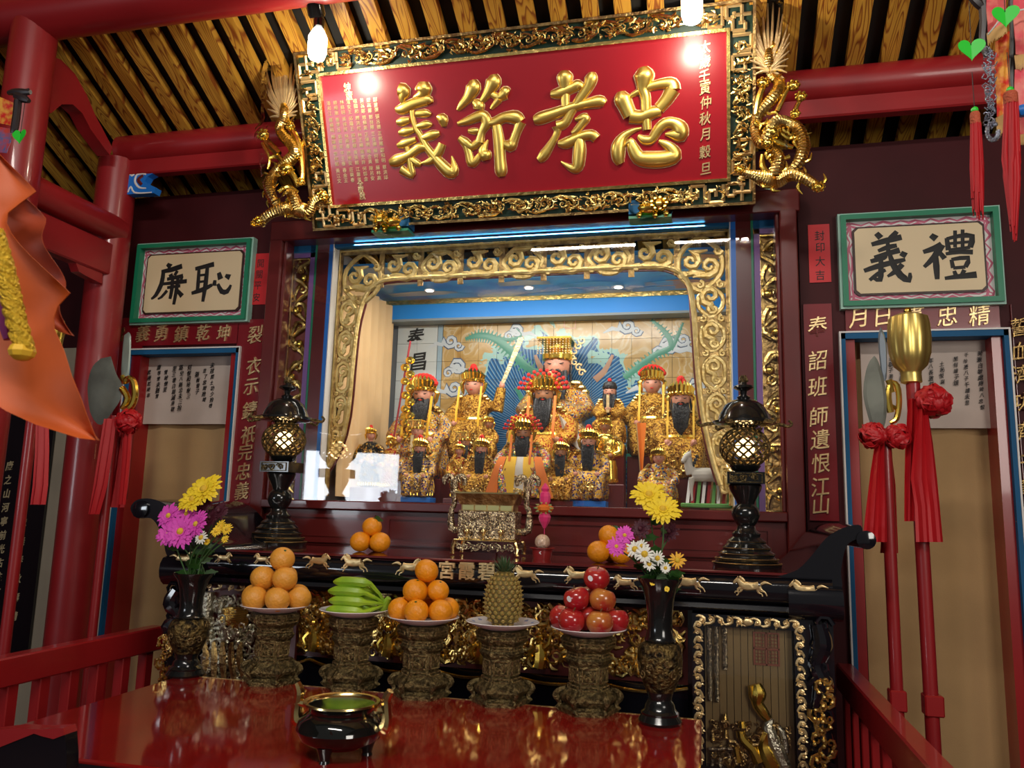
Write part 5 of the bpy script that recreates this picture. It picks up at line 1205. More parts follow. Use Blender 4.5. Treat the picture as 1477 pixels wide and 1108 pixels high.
# ------------------------------------------------------------------ flower vases
def vase(px, lab, Htot, r0):
    A = atz(px[0], px[1], TZ); A.z = TZ; root = T('flower_vase', lab, 'vase', A, 'black bronze vases on the red table'); k = Htot
    P = [(.30, 0), (.32, .02), (.27, .06), (.28, .075), (.22, .10), (.21, .13), (.17, .16), (.18, .19), (.20, .215)]
    sc = r0 / .32
    MB().lathe([(r * sc, z * k) for r, z in P], A, 36).build('foot', BLACKM, root, smooth=40)
    MB().lathe([(r * sc, z * k) for r, z in [(.20, .215), (.25, .27), (.305, .35), (.33, .43), (.32, .49), (.28, .535), (.22, .55)]], A, 36, fn=lambda a, z: 1 + .02 * cos(8 * a)).build('relief_belly', mat_belly, root, smooth=40)
    MB().lathe([(r * sc, z * k) for r, z in [(.22, .55), (.235, .565), (.20, .59), (.185, .66), (.19, .74), (.215, .84), (.26, .93), (.33, .985), (.335, 1.0), (.315, .998), (.24, .93), (.18, .80), (.01, .78)]], A, 36).build('neck', BLACKM, root, smooth=40)
    mb = MB(); rg2 = random.Random(2)
    for q_ in range(16):
        a = q_ * pi / 8; N = Vector((cos(a), sin(a), 0)); pl = Plane(A + N * (sc * .31), Vector((-sin(a), cos(a), 0)), (0, 0, 1))
        mb.stroke(pl, spiral(rg2.uniform(-.004, .004), k * rg2.uniform(.34, .5), .013, q_, 1.2, (-1) ** q_, .2, .1, 8), .5, .002, 5, 1)
    mb.build('relief_scrolls', BRONZEL, root)
    return A, k
mat_belly = mat('dark_gilt_relief', (.22, .15, .05), .35, .9, bump=1, bscale=120, col2=(.02, .015, .01), vscale=60)
VL = vase((267, 974), 'black and gilt bronze flower vase at the left end of the red table', .315, .060)
VR = vase((952, 1043), 'black and gilt bronze flower vase at the right end of the red table', .372, .057)
PET = dict(y=mat('yellow_petals', (.85, .62, .02), .6, bump=.1), m=mat('magenta_petals', (.72, .07, .5), .6), w=mat('white_petals', (.8, .8, .72), .6), d=mat('dark_maroon_petals', (.07, .008, .02), .6), s=mat('small_yellow_petals', (.9, .6, .03), .6), o=mat('amber_petals', (.8, .42, .02), .6))
CEN = mat('yellow_flower_centre', (.7, .45, .03), .7); STEM = mat('flower_stem_green', (.05, .12, .03), .6)
def flower(V, px, Yoff, kind, rp, lab, up=.5, seed=0, nleaf=2):
    A, k = V; g = random.Random(seed); c = at(px[0], px[1], A.y + Yoff); m0 = Vector((A.x + g.uniform(-.03, .03), A.y + g.uniform(-.02, .02), TZ + k * .98)); m1 = Vector((A.x + g.uniform(-.01, .01), A.y, TZ + k * .85))
    root = T('chrysanthemum', lab, 'flower', m1)
    mid = (m0 + c) / 2 + Vector((g.uniform(-.01, .01), g.uniform(-.01, .01), .01))
    N = Vector((g.uniform(-.3, .3), -1, up)).normalized(); pts = smooth([tuple(m1) + (0,), tuple(m0) + (0,), tuple(mid) + (0,), tuple(c - N * .012) + (0,)], 4)
    MB().tube([p[:3] for p in pts], .0022, 6).build('stem', STEM, root)
    R = rp * PA.scale(px[0], px[1]) * .98; U = N.orthogonal().normalized(); Vv = N.cross(U); mb = MB()
    rings = ((1.0, 22, .12), (.85, 19, .3), (.65, 15, .55), (.42, 10, .9)) if kind in 'ymd' else ((1.0, 14, .15), (.8, 12, .35))
    if R < .014: rings = ((1.0, 11, .2),)
    for L, n, el in rings:
        for i in range(n):
            a = 2 * pi * i / n + g.uniform(-.12, .12); rd = U * cos(a) + Vv * sin(a); sd = N.cross(rd); l = R * L * g.uniform(.85, 1.08); wd_ = max(.0018, R * .09)
            ps = [(.12, 0, .4), (.5, .10, 1), (.85, .1 - .05, 1.1), (1.0, -.02, .35)]
            rr = [[c + rd * (l * u * cos(el * .8)) + N * (l * (u * sin(el) * .8 + h_)) + sd * (w_ * wd_ * ww) for w_ in (-1, 1)] for u, h_, ww in ps]
            mb.sheet(rr, .0006, N)
    mb.build('petals', PET[kind], root, smooth=0)
    MB().ball(c + N * R * (.12 if kind not in 'd' else .3), R * (.22 if kind in 'ymd' else .34), 10, 6, (1, 1, 1)).build('flower_centre', CEN if kind != 'd' else PET['d'], root)
    for q_ in range(nleaf):
        u = .3 + .25 * q_ + g.uniform(-.1, .1); i = int(u * (len(pts) - 1)); p0 = Vector(pts[i][:3]); a = g.uniform(0, 6.3); d = Vector((cos(a), sin(a) * .6, .45)).normalized(); s2 = d.cross(Vector((0, 1, .2))).normalized()
        rows = [[p0 + d * (.045 * j / 5) + s2 * (w_ * (.011 * sin(pi * min(.97, j / 5 + .08)) * (1.25 if j % 2 else .8))) + Vector((0, 0, -.012 * (j / 5) ** 2)) for w_ in (-1, 0, 1)] for j in range(6)]
        MB().sheet(rows, .0006, (0, 1, .3)).build('leaf', LEAF, root)
FL = [((296, 708), 0, 'y', 27, 'large yellow chrysanthemum topping the left vase'), ((279, 722), -.02, 'y', 22, 'yellow chrysanthemum just below the topmost one in the left vase'),
      ((262, 768), -.05, 'm', 25, 'magenta chrysanthemum, lower middle of the left vase'), ((285, 757), -.045, 'm', 20, 'magenta chrysanthemum, right of the magenta cluster in the left vase'), ((245, 745), -.03, 'm', 19, 'magenta chrysanthemum, upper left of the left vase'), ((243, 772), -.055, 'm', 17, 'magenta chrysanthemum at the lower left of the left vase'), ((270, 742), -.02, 'm', 16, 'magenta chrysanthemum, top of the magenta cluster in the left vase'),
      ((291, 776), -.06, 'w', 11, 'small white daisy in the left vase'), ((319, 760), -.02, 's', 10, 'small yellow daisy at the right of the left vase'), ((328, 764), -.03, 's', 9, 'rightmost small yellow daisy in the left vase'), ((312, 767), -.04, 's', 8, 'small yellow daisy between its neighbours in the left vase'), ((325, 778), -.04, 's', 6, 'lowest tiny yellow daisy in the left vase'), ((299, 782), -.05, 's', 5, 'tiny yellow bud beside the white daisy, left vase'), ((295, 728), 0, 'd', 15, 'dark maroon chrysanthemum behind the yellow ones, left vase'), ((318, 738), .01, 'd', 15, 'dark maroon chrysanthemum at the upper right of the left vase'), ((305, 748), 0, 'd', 13, 'dark maroon chrysanthemum in the middle of the left vase')]
for i, (px, yo, k_, rp, lab) in enumerate(FL): flower(VL, px, yo, k_, rp, lab, .7 if k_ == 'y' else .35, i)
FR = [((936, 716), 0, 'y', 26, 'large yellow chrysanthemum topping the right vase'), ((956, 737), -.03, 'y', 25, 'yellow chrysanthemum second from the top of the right vase'), ((901, 773), -.02, 'm', 14, 'magenta chrysanthemum over the orange, right vase'), ((889, 789), -.03, 'm', 14, 'leftmost magenta chrysanthemum in the right vase'), ((925, 764), 0, 'd', 15, 'dark maroon chrysanthemum at the left of the right vase'), ((966, 768), 0, 'd', 14, 'dark maroon chrysanthemum at the right of the right vase'),
      ((916, 793), -.05, 'w', 13, 'white daisy at the left of the white cluster, right vase'), ((930, 800), -.06, 'w', 14, 'white daisy in the centre of the white cluster, right vase'), ((926, 789), -.045, 'w', 11, 'white daisy at the top of the white cluster, right vase'), ((949, 806), -.05, 'w', 11, 'white daisy at the right of the cluster, right vase'), ((936, 814), -.06, 'w', 10, 'lowest white daisy in the right vase'), ((977, 809), -.03, 'o', 12, 'amber daisy at the right of the right vase'), ((960, 820), -.05, 'w', 8, 'half open cream bud in the right vase'), ((962, 850), -.05, 's', 4, 'tiny yellow bud low in the right vase'), ((941, 841), -.05, 's', 4, 'tiny green-yellow bud low in the middle of the right vase')]
for i, (px, yo, k_, rp, lab) in enumerate(FR): flower(VR, px, yo, k_, rp, lab, .8 if k_ == 'y' else .35, i + 40, 3)

# ------------------------------------------------------------------ round tripod censer on the red table
A = atz(489, 1090, TZ); A.z = TZ
tc = T('tripod_censer', 'round black tripod censer with brass rim and ears at the front of the red table', 'incense burner', A)
k = .00176; kz = .00148
MB().lathe([(r * k, z * kz) for r, z in [(10, 13), (35, 16), (50, 27), (55, 40), (52, 52), (44, 60), (40, 64), (41, 70), (44, 74)]], A, 40).build('bowl', mat('black_censer', (.008, .009, .008), .08, .2, coat=1), tc, smooth=40)
MB().lathe([(r * k, z * kz) for r, z in [(44, 73), (48, 75), (47.5, 77.5), (43, 77), (40, 72), (39, 55), (1, 52)]], A, 40).build('brass_rim', POLB, tc, smooth=40)
MB().lathe([(38.5 * k, 54 * kz), (37 * k, 57 * kz), (1 * k, 58 * kz)], A, 30).build('ash', mat('ash', (.1, .04, .03), .9), tc)
for sg in (-1, 1):
    pl = Plane(A + Vector((0, 0, 0)), (1, 0, 0), (0, 0, 1))
    e = MB(); e.stroke(pl, [(sg * 46 * k, 68 * kz, 4.7250000000000005 * k), (sg * 56 * k, 69 * kz, 4.7250000000000005 * k), (sg * 62 * k, 68 * kz, 5.4 * k)], 1.3, 0, 8, 2)
    e.stroke(pl, [(sg * 50 * k, 40 * kz, 6.075 * k), (sg * 58 * k, 44 * kz, 8.100000000000001 * k), (sg * 61 * k, 55 * kz, 6.75 * k), (sg * 60 * k, 70 * kz, 6.075 * k), (sg * 59 * k, 85 * kz, 6.075 * k), (sg * 64 * k, 97 * kz, 4.7250000000000005 * k)], 1.2, 0, 8, 3)
    e.build('ear', POLB, tc)
for a in (R_(-95), R_(25), R_(145)):
    MB().tube([A + Vector((cos(a) * 34 * k, sin(a) * 34 * k, z * kz)) for z in (22, 12, 4, 0)], [11 * k, 8 * k, 6 * k, 7 * k], 12).build('foot', mat('black_foot', (.008, .008, .008), .12, .2, coat=1) if 0 else BLACKM, tc)

# ================================================================== THINGS ON THE ALTAR
def lamp(px, Y, sx, top, lab):
    c = at(px, 700, Y); A = Vector((c.x, Y, ztop)); root = T('altar_lamp', lab, 'lamp', A, 'pair of pierced bronze altar lamps')
    Ht = at(px, top, Y).z - ztop; k = Ht / 243.
    def L(name, prof, m, n=32, rot=0): return MB().lathe([(r * k, z * k) for r, z in prof], A, n, rot).build(name, m, root, smooth=40)
    L('stepped_base', [(42, 0), (43, 4), (38, 7), (40, 10), (34, 14), (35, 18), (29, 22), (30, 25), (24, 30), (24, 33), (17, 38), (18, 42), (12, 47), (11, 52)], BLACKM)
    mb = MB()
    for r_, z_ in ((42.6, 5.5), (39, 11), (34.5, 17), (29.5, 24), (23.6, 32)):
        mb.lathe([(r_ * k, (z_ - .7) * k), ((r_ + .9) * k, z_ * k), (r_ * k, (z_ + .7) * k)], A, 32)
    mb.build('gilt_rings', GOLDD, root)
    L('stem', [(11, 52), (15, 58), (18, 66), (16, 74), (11, 79), (12, 83), (19, 96), (21, 102), (18, 106)], BLACKM)
    MB().box(A + Vector((0, 0, 112 * k)), (46 * k, 46 * k, 15 * k)).build('square_collar', BLACKM, root, smooth=0)
    for sg in (-1, 1):
        pl = Plane(A + Vector((sg * 0, -23.2 * k, 112 * k)), (1, 0, 0), (0, 0, 1))
    mb = MB(); mb.ringf(pl, -20 * k, 20 * k, -6 * k, 6 * k, 1 * k, 0, 1 * k); clutter(mb, pl, -18 * k, 18 * k, -5 * k, 5 * k, 14, random.Random(1), 4 * k, .5, .001); mb.build('relief_plaque', BRONZE, root)
    L('globe_cup', [(10, 120), (16, 122), (20, 128), (19, 129)], BLACKM)
    # pierced globe: lattice of bars
    R = 31 * k; cz = 152 * k; mb = MB(); C0_ = A + Vector((0, 0, cz)); n = 15
    def gp(a, t): return C0_ + Vector((R * cos(t) * cos(a), R * cos(t) * sin(a), R * .84 * sin(t)))
    for i in range(n):
        for d in (-1, 1):
            pts = [gp(2 * pi * i / n + d * (t * .95), t) for t in [(-1.15 + 2.3 * j / 12) for j in range(13)]]
            mb.tube(pts, 1.55 * k, 5)
    for t in (-.75, 0, .75): mb.tube([gp(2 * pi * i / 24, t) for i in range(25)], .9 * k, 5)
    mb.build('pierced_globe', BRONZE, root)
    for s_, zz in ((1, 126), (1, 177)): L('globe_ring', [(14, zz), (18, zz + 1), (17, zz + 3), (13, zz + 4)], BLACKM)
    b = MB().ball(C0_, 13 * k, 14, 10).build('bulb', LANT, root)
    L('dome', [(14, 178), (36, 181), (41, 183), (40, 186), (34, 188), (31, 196), (25, 207), (16, 213), (8, 215)], BLACKM)
    L('finial', [(8, 215), (9, 218), (4, 221), (5, 226), (13, 230), (12, 233), (5, 235), (4, 238)], BLACKM)
    mb = MB()
    for i in range(10): a = i * .63; mb.tube([A + Vector((0, 0, 234 * k)), A + Vector((5 * cos(a) * k, 5 * sin(a) * k, 240 * k)), A + Vector((3 * cos(a) * k, 3 * sin(a) * k, 247 * k))], [1 * k, 2 * k, .5 * k], 5)
    mb.build('flame_tip', BRONZE, root)
    for i in range(6):
        a = i * pi / 3 + .1; N2 = Vector((cos(a), sin(a), 0)); pl = Plane(A, N2, (0, 0, 1))
        MB().stroke(pl, [(38 * k, 183 * k, 2 * k), (48 * k, 182 * k, 2.4 * k), (56 * k, 180 * k, 2 * k), (60 * k, 184 * k, 2 * k), (56 * k, 188 * k, 1.6 * k)], 1, 0, 6, 2).build('brim_hook', BRONZE, root)
    light('POINT', (C0_.x, C0_.y, C0_.z), 3.0, (1, .6, .25), 13 * k * 1.15)
lamp(405, -.24, 1, 548, 'black pierced altar lamp at the left end of the altar')
lamp(1075, -.42, 1, 546, 'black pierced altar lamp at the right end of the altar')
# rectangular censer and its footed stand
Yc = -.36; s = at(700, 760, Yc); sc_ = (at(745, 790, Yc - .05).x - at(655, 790, Yc - .05).x)
zst = ztop
cx = (at(745, 790, Yc - .05).x + at(655, 790, Yc - .05).x) / 2; w2 = sc_ / 2; dp = .055
st = T('censer_stand', 'small pierced silvery brass stand with curved legs under the square censer', 'stand', (cx, Yc, zst))
z1 = at(700, 779, Yc - dp).z
MB().bb((cx - w2, Yc - dp - .004, z1 - .005), (cx + w2, Yc + dp + .004, z1), .002).build('top_plate', POLB, st, smooth=0)
mb = MB(); pl = wall(Yc - dp); rg = random.Random(6); scrollband(mb, pl, (cx - w2 + .005, z1 - .024), (cx + w2 - .005, z1 - .024), .034, 9, rg, .6, 0, 1.3); scrollband(mb, pl, (cx - w2 + .005, z1 - .024), (cx + w2 - .005, z1 - .024), .022, 14, rg, .6, .002, 1); mb.build('pierced_apron', BRASS, st)
mb = MB(); pl = Plane((cx + w2, 0, 0), (0, 1, 0), (0, 0, 1)); scrollband(mb, pl, (Yc - dp, z1 - .02), (Yc + dp, z1 - .02), .03, 5, rg, .6, 0, 1.2); mb.build('pierced_side', BRASS, st)
for a in (-1, 1):
    for b in (-1, 1):
        x = cx + a * (w2 - .004); y = Yc + b * dp
        MB().tube([(x, y, z1 - .006), (x + a * .008, y, z1 - .03), (x + a * .004, y, z1 - .05), (x + a * .008, y, zst + .012), (x + a * .010, y, zst + .004)], [.009, .008, .005, .006, .007], 8).build('leg', POLB, st)
ce = T('square_censer', 'ornate rectangular brass censer with fan-shaped ears on a footed stand', 'incense burner', (cx, Yc, z1))
def pz(y): return at(700, y, Yc - .05).z
zb_, zt_ = z1, pz(737); w3 = w2 * .93
MB().bb((cx - w3, Yc - .045, zb_), (cx + w3, Yc + .045, zt_), .003).build('box_body', BRASS, ce, smooth=0)
mb = MB(); pl = wall(Yc - .046); clutter(mb, pl, cx - w3 * .95, cx + w3 * .95, zb_ + .008, zt_ - .006, 70, rg, .011, .7, .004); mb.build('relief_carving', BRASS, ce, kind='stuff')
for u in (-.62, -.05, .55):
    x = cx + w3 * u
    MB().lathe([(.010, .0), (.004, .004), (.004, .016), (.009, .021), (.011, .03), (.009, .036)], (x, Yc - .062, z1), 12).build('little_cup', POLB, ce)
MB().b2((cx - w3 * .9, Yc - .04, zt_), (cx + w3 * .9, Yc + .04, pz(728))).build('neck', GOLDD, ce, smooth=0)
for i in range(4): 
    x = cx - w3 * .85 + i * w3 * .44; MB().b2((x, Yc - .0415, zt_ + .002), (x + w3 * .38, Yc - .04, pz(729))).build('jade_plaque', mat('pale_jade', (.45, .45, .2), .3) if i == 0 else bpy.data.materials['pale_jade'], ce, smooth=0)
zr0, zr1 = pz(728), pz(712)
mb = MB(); xr = w3 * 1.0
mb.add([(cx - w3 * .95, Yc - .045, zr0), (cx + w3 * .95, Yc - .045, zr0), (cx + w3 * .95, Yc + .045, zr0), (cx - w3 * .95, Yc + .045, zr0), (cx - xr * 1.08, Yc - .06, zr1), (cx + xr * 1.08, Yc - .06, zr1), (cx + xr * 1.08, Yc + .06, zr1), (cx - xr * 1.08, Yc + .06, zr1)], [(0, 1, 2, 3), (4, 5, 6, 7), (0, 1, 5, 4), (1, 2, 6, 5), (2, 3, 7, 6), (3, 0, 4, 7)])
mb.build('flared_rim', GOLDD, ce, smooth=0)
MB().ringf(Plane((cx, Yc, zr1), (1, 0, 0), (0, 1, 0)), -xr * 1.09, xr * 1.09, -.061, .061, .005, -.001, .004).build('rim_edge', POLB, ce, smooth=0)
for sg in (-1, 1):
    x = cx + sg * w3 * 1.30; pl = wall(Yc - .03 * sg * 0); z_ = pz(700)
    mb = MB(); mb.stroke(pl, [(cx + sg * w3 * .95, zb_ + .03, .010), (x + sg * .004, zb_ + .035, .015), (x + sg * .008, zt_, .010), (x - sg * .002, zt_ + .02, .010), (x, z_, .015), (x, z_ + .018, .015)], .9, 0, 8, 3)
    for d in (-1, 1):
        mb.stroke(pl, [(x + d * .004, z_ + .0, .010), (x + d * .010, z_ + .026, .010), (x + d * .026, z_ + .032, .010), (x + d * .038, z_ + .018, .010), (x + d * .037, z_ + .000, .006)], .8, 0, 8, 3)
        mb.stroke(pl, [(x + d * .004, z_ + .0, .004), (x + d * .010, z_ + .016, .005), (x + d * .020, z_ + .018, .004), (x + d * .023, z_ + .006, .002)], .8, .004, 8, 3)
    mb.build('fan_ear', BRASS, ce)
    mb = MB()
    for d in (-1, 1): mb.stroke(pl, [(x - sg * .012, zr1 - .012 * d, .003), (x - sg * .02, zr1 + .004 - d * .004, .004), (x - sg * .036, zr1, .002)], .7, .02, 6, 2)
    mb.build('star_bracket', POLB, ce)
# red cup with crystal ball and magenta lantern ornament
c = at(782, 800, -.42); A = Vector((c.x, -.42, ztop)); kk = PA.scale(780, 790) * 1.1
rp_ = T('red_cup', 'small red plastic cup on the altar right of the square censer', 'cup', A)
MB().lathe([(.001, 0), (.030, 0), (.031, .004), (.035, .032), (.043, .034), (.043, .036), (.033, .036), (.030, .01), (.001, .01)], A, 28).build('cup_body', mat('red_plastic', (.28, .02, .02), .3), rp_, smooth=40)
mb = MB(); pl = wall(A.y - .0335); mb.stroke(pl, [(A.x + .003, .026 + ztop, .001), (A.x - .002, .021 + ztop, .0022), (A.x + .003, .016 + ztop, .001)], .4, 0, 6, 3); mb.build('moon_mark', PORC, rp_)
cbz = ztop + .055
bl = T('crystal_ball', 'crackled clear ball wrapped in film resting in the red cup', 'ornament', (A.x, A.y, cbz - .025))
MB().ball((A.x, A.y, cbz), .026, 18, 12).build('ball', mat('pearly_ball', (.75, .55, .4), .15, .2, bump=1, bscale=60, coat=1), bl, smooth=60)
MG = mat('magenta_silk', (.72, .02, .16), .5, sheen=.3)
og = T('magenta_lantern_ornament', 'stacked magenta lantern ornament on a stick behind the crystal ball', 'ornament', (A.x, A.y + .03, cbz))
B_ = Vector((A.x, A.y + .03, 0))
def zz_(y): return at(782, y, A.y + .03).z
def facet(name, prof, m, n=8): return MB().lathe([(r * kk, zz_(y)) for r, y in prof], B_, n).build(name, m, og, smooth=0)
facet('lower_bead', [(2, 762), (8, 752), (9.5, 746), (8, 742), (5, 739)], MG)
facet('orange_flower', [(5, 740), (12, 736), (13, 731), (5, 727)], ORA, 10)
facet('upper_lantern', [(5, 729), (8, 724), (8.5, 716), (7, 711), (5, 709), (6.5, 705), (4, 701), (1, 697)], MG)
MB().tube([(B_.x, B_.y, cbz + .01), (B_.x, B_.y, zz_(760))], .0015, 6).build('stick', MG, og)
mb = MB()
for a in range(10): mb.stroke(wall(B_.y - .02), [(B_.x + 9 * kk * cos(a * .63), zz_(733) + 7 * kk * sin(a * .63), 2 * kk), (B_.x + 15 * kk * cos(a * .63), zz_(733) + 9 * kk * sin(a * .63), .6 * kk)], .4, 0, 5, 1)
mb.build('green_fringe', mat('mixed_fringe', (.5, .3, .04), .5, col2=(.02, .3, .15), vscale=60), og)
# two trios of leafy oranges
def trio(px, Y, which, r=.037):
    c = at(px, 790, Y); z = ztop
    L = [('front left', (-.9, -.3)), ('front right', (1.0, -.1))]
    for q, (l, (a, b)) in enumerate(L): citrus((c.x + a * r, Y + b * r, z + r * .93), r, 'orange at the %s of the trio %s' % (l.replace('front ', ''), which), ORANGE, 0, q + 9, 'oranges standing on the altar top')
    citrus((c.x, Y + 1.5 * r, z + r * .93), r, 'orange at the back of the trio %s' % which, ORANGE, 0, 4, 'oranges standing on the altar top')
    citrus((c.x - .05 * r, Y + .3 * r, z + r * 2.32), r * .95, 'orange with green leaves topping the trio %s' % which, ORANGE, .4 if px < 700 else -.6, 5, 'oranges standing on the altar top')
trio(534, -.44, 'left of the square censer'); trio(879, -.50, 'behind the white flowers')

# ================================================================== STATUETTES IN THE SHRINE
EM = {}
def robe(name, cols, gold=.6):
    """embroidered gilt robe: patches of colour and gold over carved relief"""
    m = mat(name, cols[0], .3, .8, bump=.9, bscale=150); nt = m.node_tree; b = nt.nodes['Principled BSDF']
    tc = nt.nodes.new('ShaderNodeTexCoord'); v = nt.nodes.new('ShaderNodeTexVoronoi'); v.inputs['Scale'].default_value = 190; nt.links.new(tc.outputs['Object'], v.inputs['Vector'])
    sp = nt.nodes.new('ShaderNodeSeparateColor'); nt.links.new(v.outputs['Color'], sp.inputs[0]); r = nt.nodes.new('ShaderNodeValToRGB'); r.color_ramp.interpolation = 'CONSTANT'
    e = r.color_ramp.elements; e[0].position = 0; e[0].color = (*cols[0], 1); e[1].position = gold; e[1].color = (*cols[1], 1)
    for i, c in enumerate(cols[2:]): x = e.new(gold + (1 - gold) * (i + 1) / (len(cols) - 1)); x.color = (*c, 1)
    nt.links.new(sp.outputs[0], r.inputs[0]); nt.links.new(r.outputs[0], b.inputs['Base Color']); return m
GO = (.72, .42, .07)
RB = dict(gold=robe('gilt_armour_robe', [GO, (.40, .18, .03), (.18, .06, .01)], .55), white=robe('white_gold_robe', [GO, (.62, .58, .48), (.05, .12, .3), (.4, .04, .03)], .58), red=robe('red_gold_robe', [GO, (.4, .02, .02), (.6, .3, .03)], .5), blue=robe('blue_gold_robe', [GO, (.02, .03, .2), (.08, .03, .15), (.45, .42, .35)], .6),
          silk=robe('layered_silk_robe', [(.75, .45, .06), (.6, .06, .08), (.7, .6, .4), (.25, .1, .3), (.1, .35, .25)], .35))
dais = T('shrine_dais', 'stepped dark red dais under the statues inside the shrine', 'dais', (NX, .4, nz0))
ROWS = {0: (.17, nz0 + .010), 1: (.30, nz0 + .05), 2: (.46, nz0 + .06), 3: (.64, nz0 + .07)}
edges = [.055, .22, .375, .545, .77]
for k in range(1): MB().bb((XL + .05, .10, nz0 + .0002), (XR - .02, .76, nz0 + .002), .0005).build('step', MAROONF, dais, smooth=0)
def statue(px, ptop, row, lab, robe_m, crown='gold', beard=2, face=SKIN, tassels=0, seat=1, hold=None, wide=1.0, name='deity_statue', armR=None, dx=0, plinth=1, yoff=0, pbot=0):
    Y, zb = ROWS[row]
    if pbot: Y = yoff; zb = max(at(px, pbot, Y).z, nz0 + .004)
    else: Y += yoff
    t = at(px, ptop, Y); H = t.z - zb; x0 = t.x; A = Vector((x0, Y, zb))
    # centre x at mid body
    m_ = at(px, 640 if ptop < 600 else 680, Y)
    root = T(name, lab, 'statue', A, 'statues inside the shrine'); h = H
    def P(x, y, z): return A + Vector((x * h * wide, y * h, z * h))
    if plinth:
        MB().bb(P(-.23, -.15, (nz0 + .003 - zb) / h), P(.23, .12, .05), .002).build('plinth', MAROONF if robe_m != RB['blue'] else BLUEB, root, smooth=0)
    z0 = .05
    mb = MB()
    if seat: secs = [(.20, .13, z0, -.02), (.25, .155, .12, -.03), (.245, .17, .24, -.04), (.22, .17, .34, -.035), (.165, .12, .42, 0), (.155, .10, .52, 0), (.17, .095, .60, 0), (.12, .08, .655, 0), (.05, .05, .69, 0)]
    else: secs = [(.12, .09, z0, 0), (.15, .10, .10, 0), (.14, .10, .25, 0), (.125, .09, .38, 0), (.105, .08, .46, 0), (.125, .085, .56, 0), (.14, .08, .64, 0), (.10, .07, .69, 0), (.045, .045, .72, 0)]
    n = 20; vs = []; fs = []
    for rx, ry, z, yo in secs:
        for i in range(n):
            a = 2 * pi * i / n; f = 1 + (.05 * cos(7 * a) if z < .36 else 0); vs.append(P(rx * f * cos(a), ry * f * sin(a) + yo, z))
    for j in range(len(secs) - 1):
        for i in range(n): p, q_ = j * n + i, j * n + (i + 1) % n; fs.append((p, q_, q_ + n, p + n))
    fs.append(tuple(range(n - 1, -1, -1))); fs.append(tuple(range((len(secs) - 1) * n, len(secs) * n))); mb.add(vs, fs)
    if seat:
        for sx in (-1, 1):
            mb.tube([P(sx * .10, -.05, .36), P(sx * .16, -.17, .30), P(sx * .15, -.19, .18), P(sx * .13, -.19, .06)], [.075 * h, .08 * h, .065 * h, .06 * h], 12)
    hands = []
    for sx in (-1, 1):
        if armR and sx == armR[0]:
            ex, ez, hx_, hz_ = armR[1:]; pts = [P(sx * .13, 0, .60), P(sx * .20, -.03, .54), P(ex, -.06, ez), P(hx_, -.06, hz_)]
        elif hold == 'tablet': pts = [P(sx * .14, 0, .60), P(sx * .20, -.06, .48), P(sx * .13, -.16, .44), P(sx * .03, -.2, .50)]
        else: pts = [P(sx * .14, 0, .60), P(sx * .215, -.03, .50), P(sx * .225, -.12, .40), P(sx * .15, -.19, .37)] if seat else [P(sx * .12, 0, .64), P(sx * .18, -.01, .54), P(sx * .17, -.06, .44), P(sx * .09, -.12, .42)]
        mb.tube(pts, [.05 * h, .062 * h, .066 * h, .05 * h], 12); hands.append((pts[-1], (pts[-1] - pts[-2]).normalized()))
    mb.build('body', robe_m, root, remesh=max(h / 55, .0022), smooth=0)
    # robe skirts, collar, belt
    mb = MB(); zw = .42 if seat else .46; rw_ = .17 if seat else .112
    mb.lathe([(rw_ * h, (zw - .02) * h), ((rw_ + .012) * h, zw * h), (rw_ * h, (zw + .02) * h)], A, 20, sy=.74); mb.build('belt', GOLDP, root)
    mb = MB(); rg2 = random.Random(int(px))
    for k in range(13):
        a = -pi / 2 + (k - 6) * .2; r1 = .262 if seat else .16; c = P(r1 * cos(a), (.185 if seat else .115) * sin(a) - (.03 if seat else 0), z0 + .03)
        mb.tube([c + Vector((0, 0, .04 * h)), c], [.006 * h, .011 * h], 6)
    mb.build('fringe', GOLDP, root)
    mb = MB()
    for sx in (-1, 1):
        for q_ in range(3): mb.ball(P(sx * (.165 - .02 * q_), -.02 - .015 * q_, .60 + .025 * q_), .042 * h, 8, 6, (1, .8, .6))
    pl = Plane(P(0, -.108 if seat else -.095, 0), (1, 0, 0), (0, 0, 1))
    clutter(mb, pl, -.09 * h, .09 * h, .44 * h, .60 * h, 10, rg2, .03 * h, .7, .003)
    if seat: clutter(mb, Plane(P(0, -.22, 0), (1, 0, 0), (0, 0, 1)), -.10 * h, .10 * h, .08 * h, .30 * h, 14, rg2, .035 * h, .6, .002)
    mb.build('chest_armour', GOLD, root)
    # hands with fingers
    for hp, hd in hands:
        mb = MB(); u = hd.orthogonal().normalized(); v = hd.cross(u); mb.ball(hp + hd * .02 * h, .030 * h, 8, 6)
        for f in range(4): mb.tube([hp + hd * .035 * h + u * ((f - 1.5) * .012 * h), hp + hd * .055 * h + u * ((f - 1.5) * .012 * h) + v * .006 * h, hp + hd * .052 * h + u * ((f - 1.5) * .011 * h) + v * .02 * h], [.0075 * h, .007 * h, .005 * h], 5)
        mb.tube([hp + hd * .02 * h + u * .022 * h, hp + hd * .04 * h + u * .03 * h + v * .012 * h], [.008 * h, .006 * h], 5)
        mb.build('hand', face, root)
    # head
    hz = .765 if seat else .80; hr = .098 if seat else .070; hc = P(0, -.02, hz); R3 = hr * h; mb = MB()
    mb.ball((0, 0, 0), 1, 20, 16); vv = []
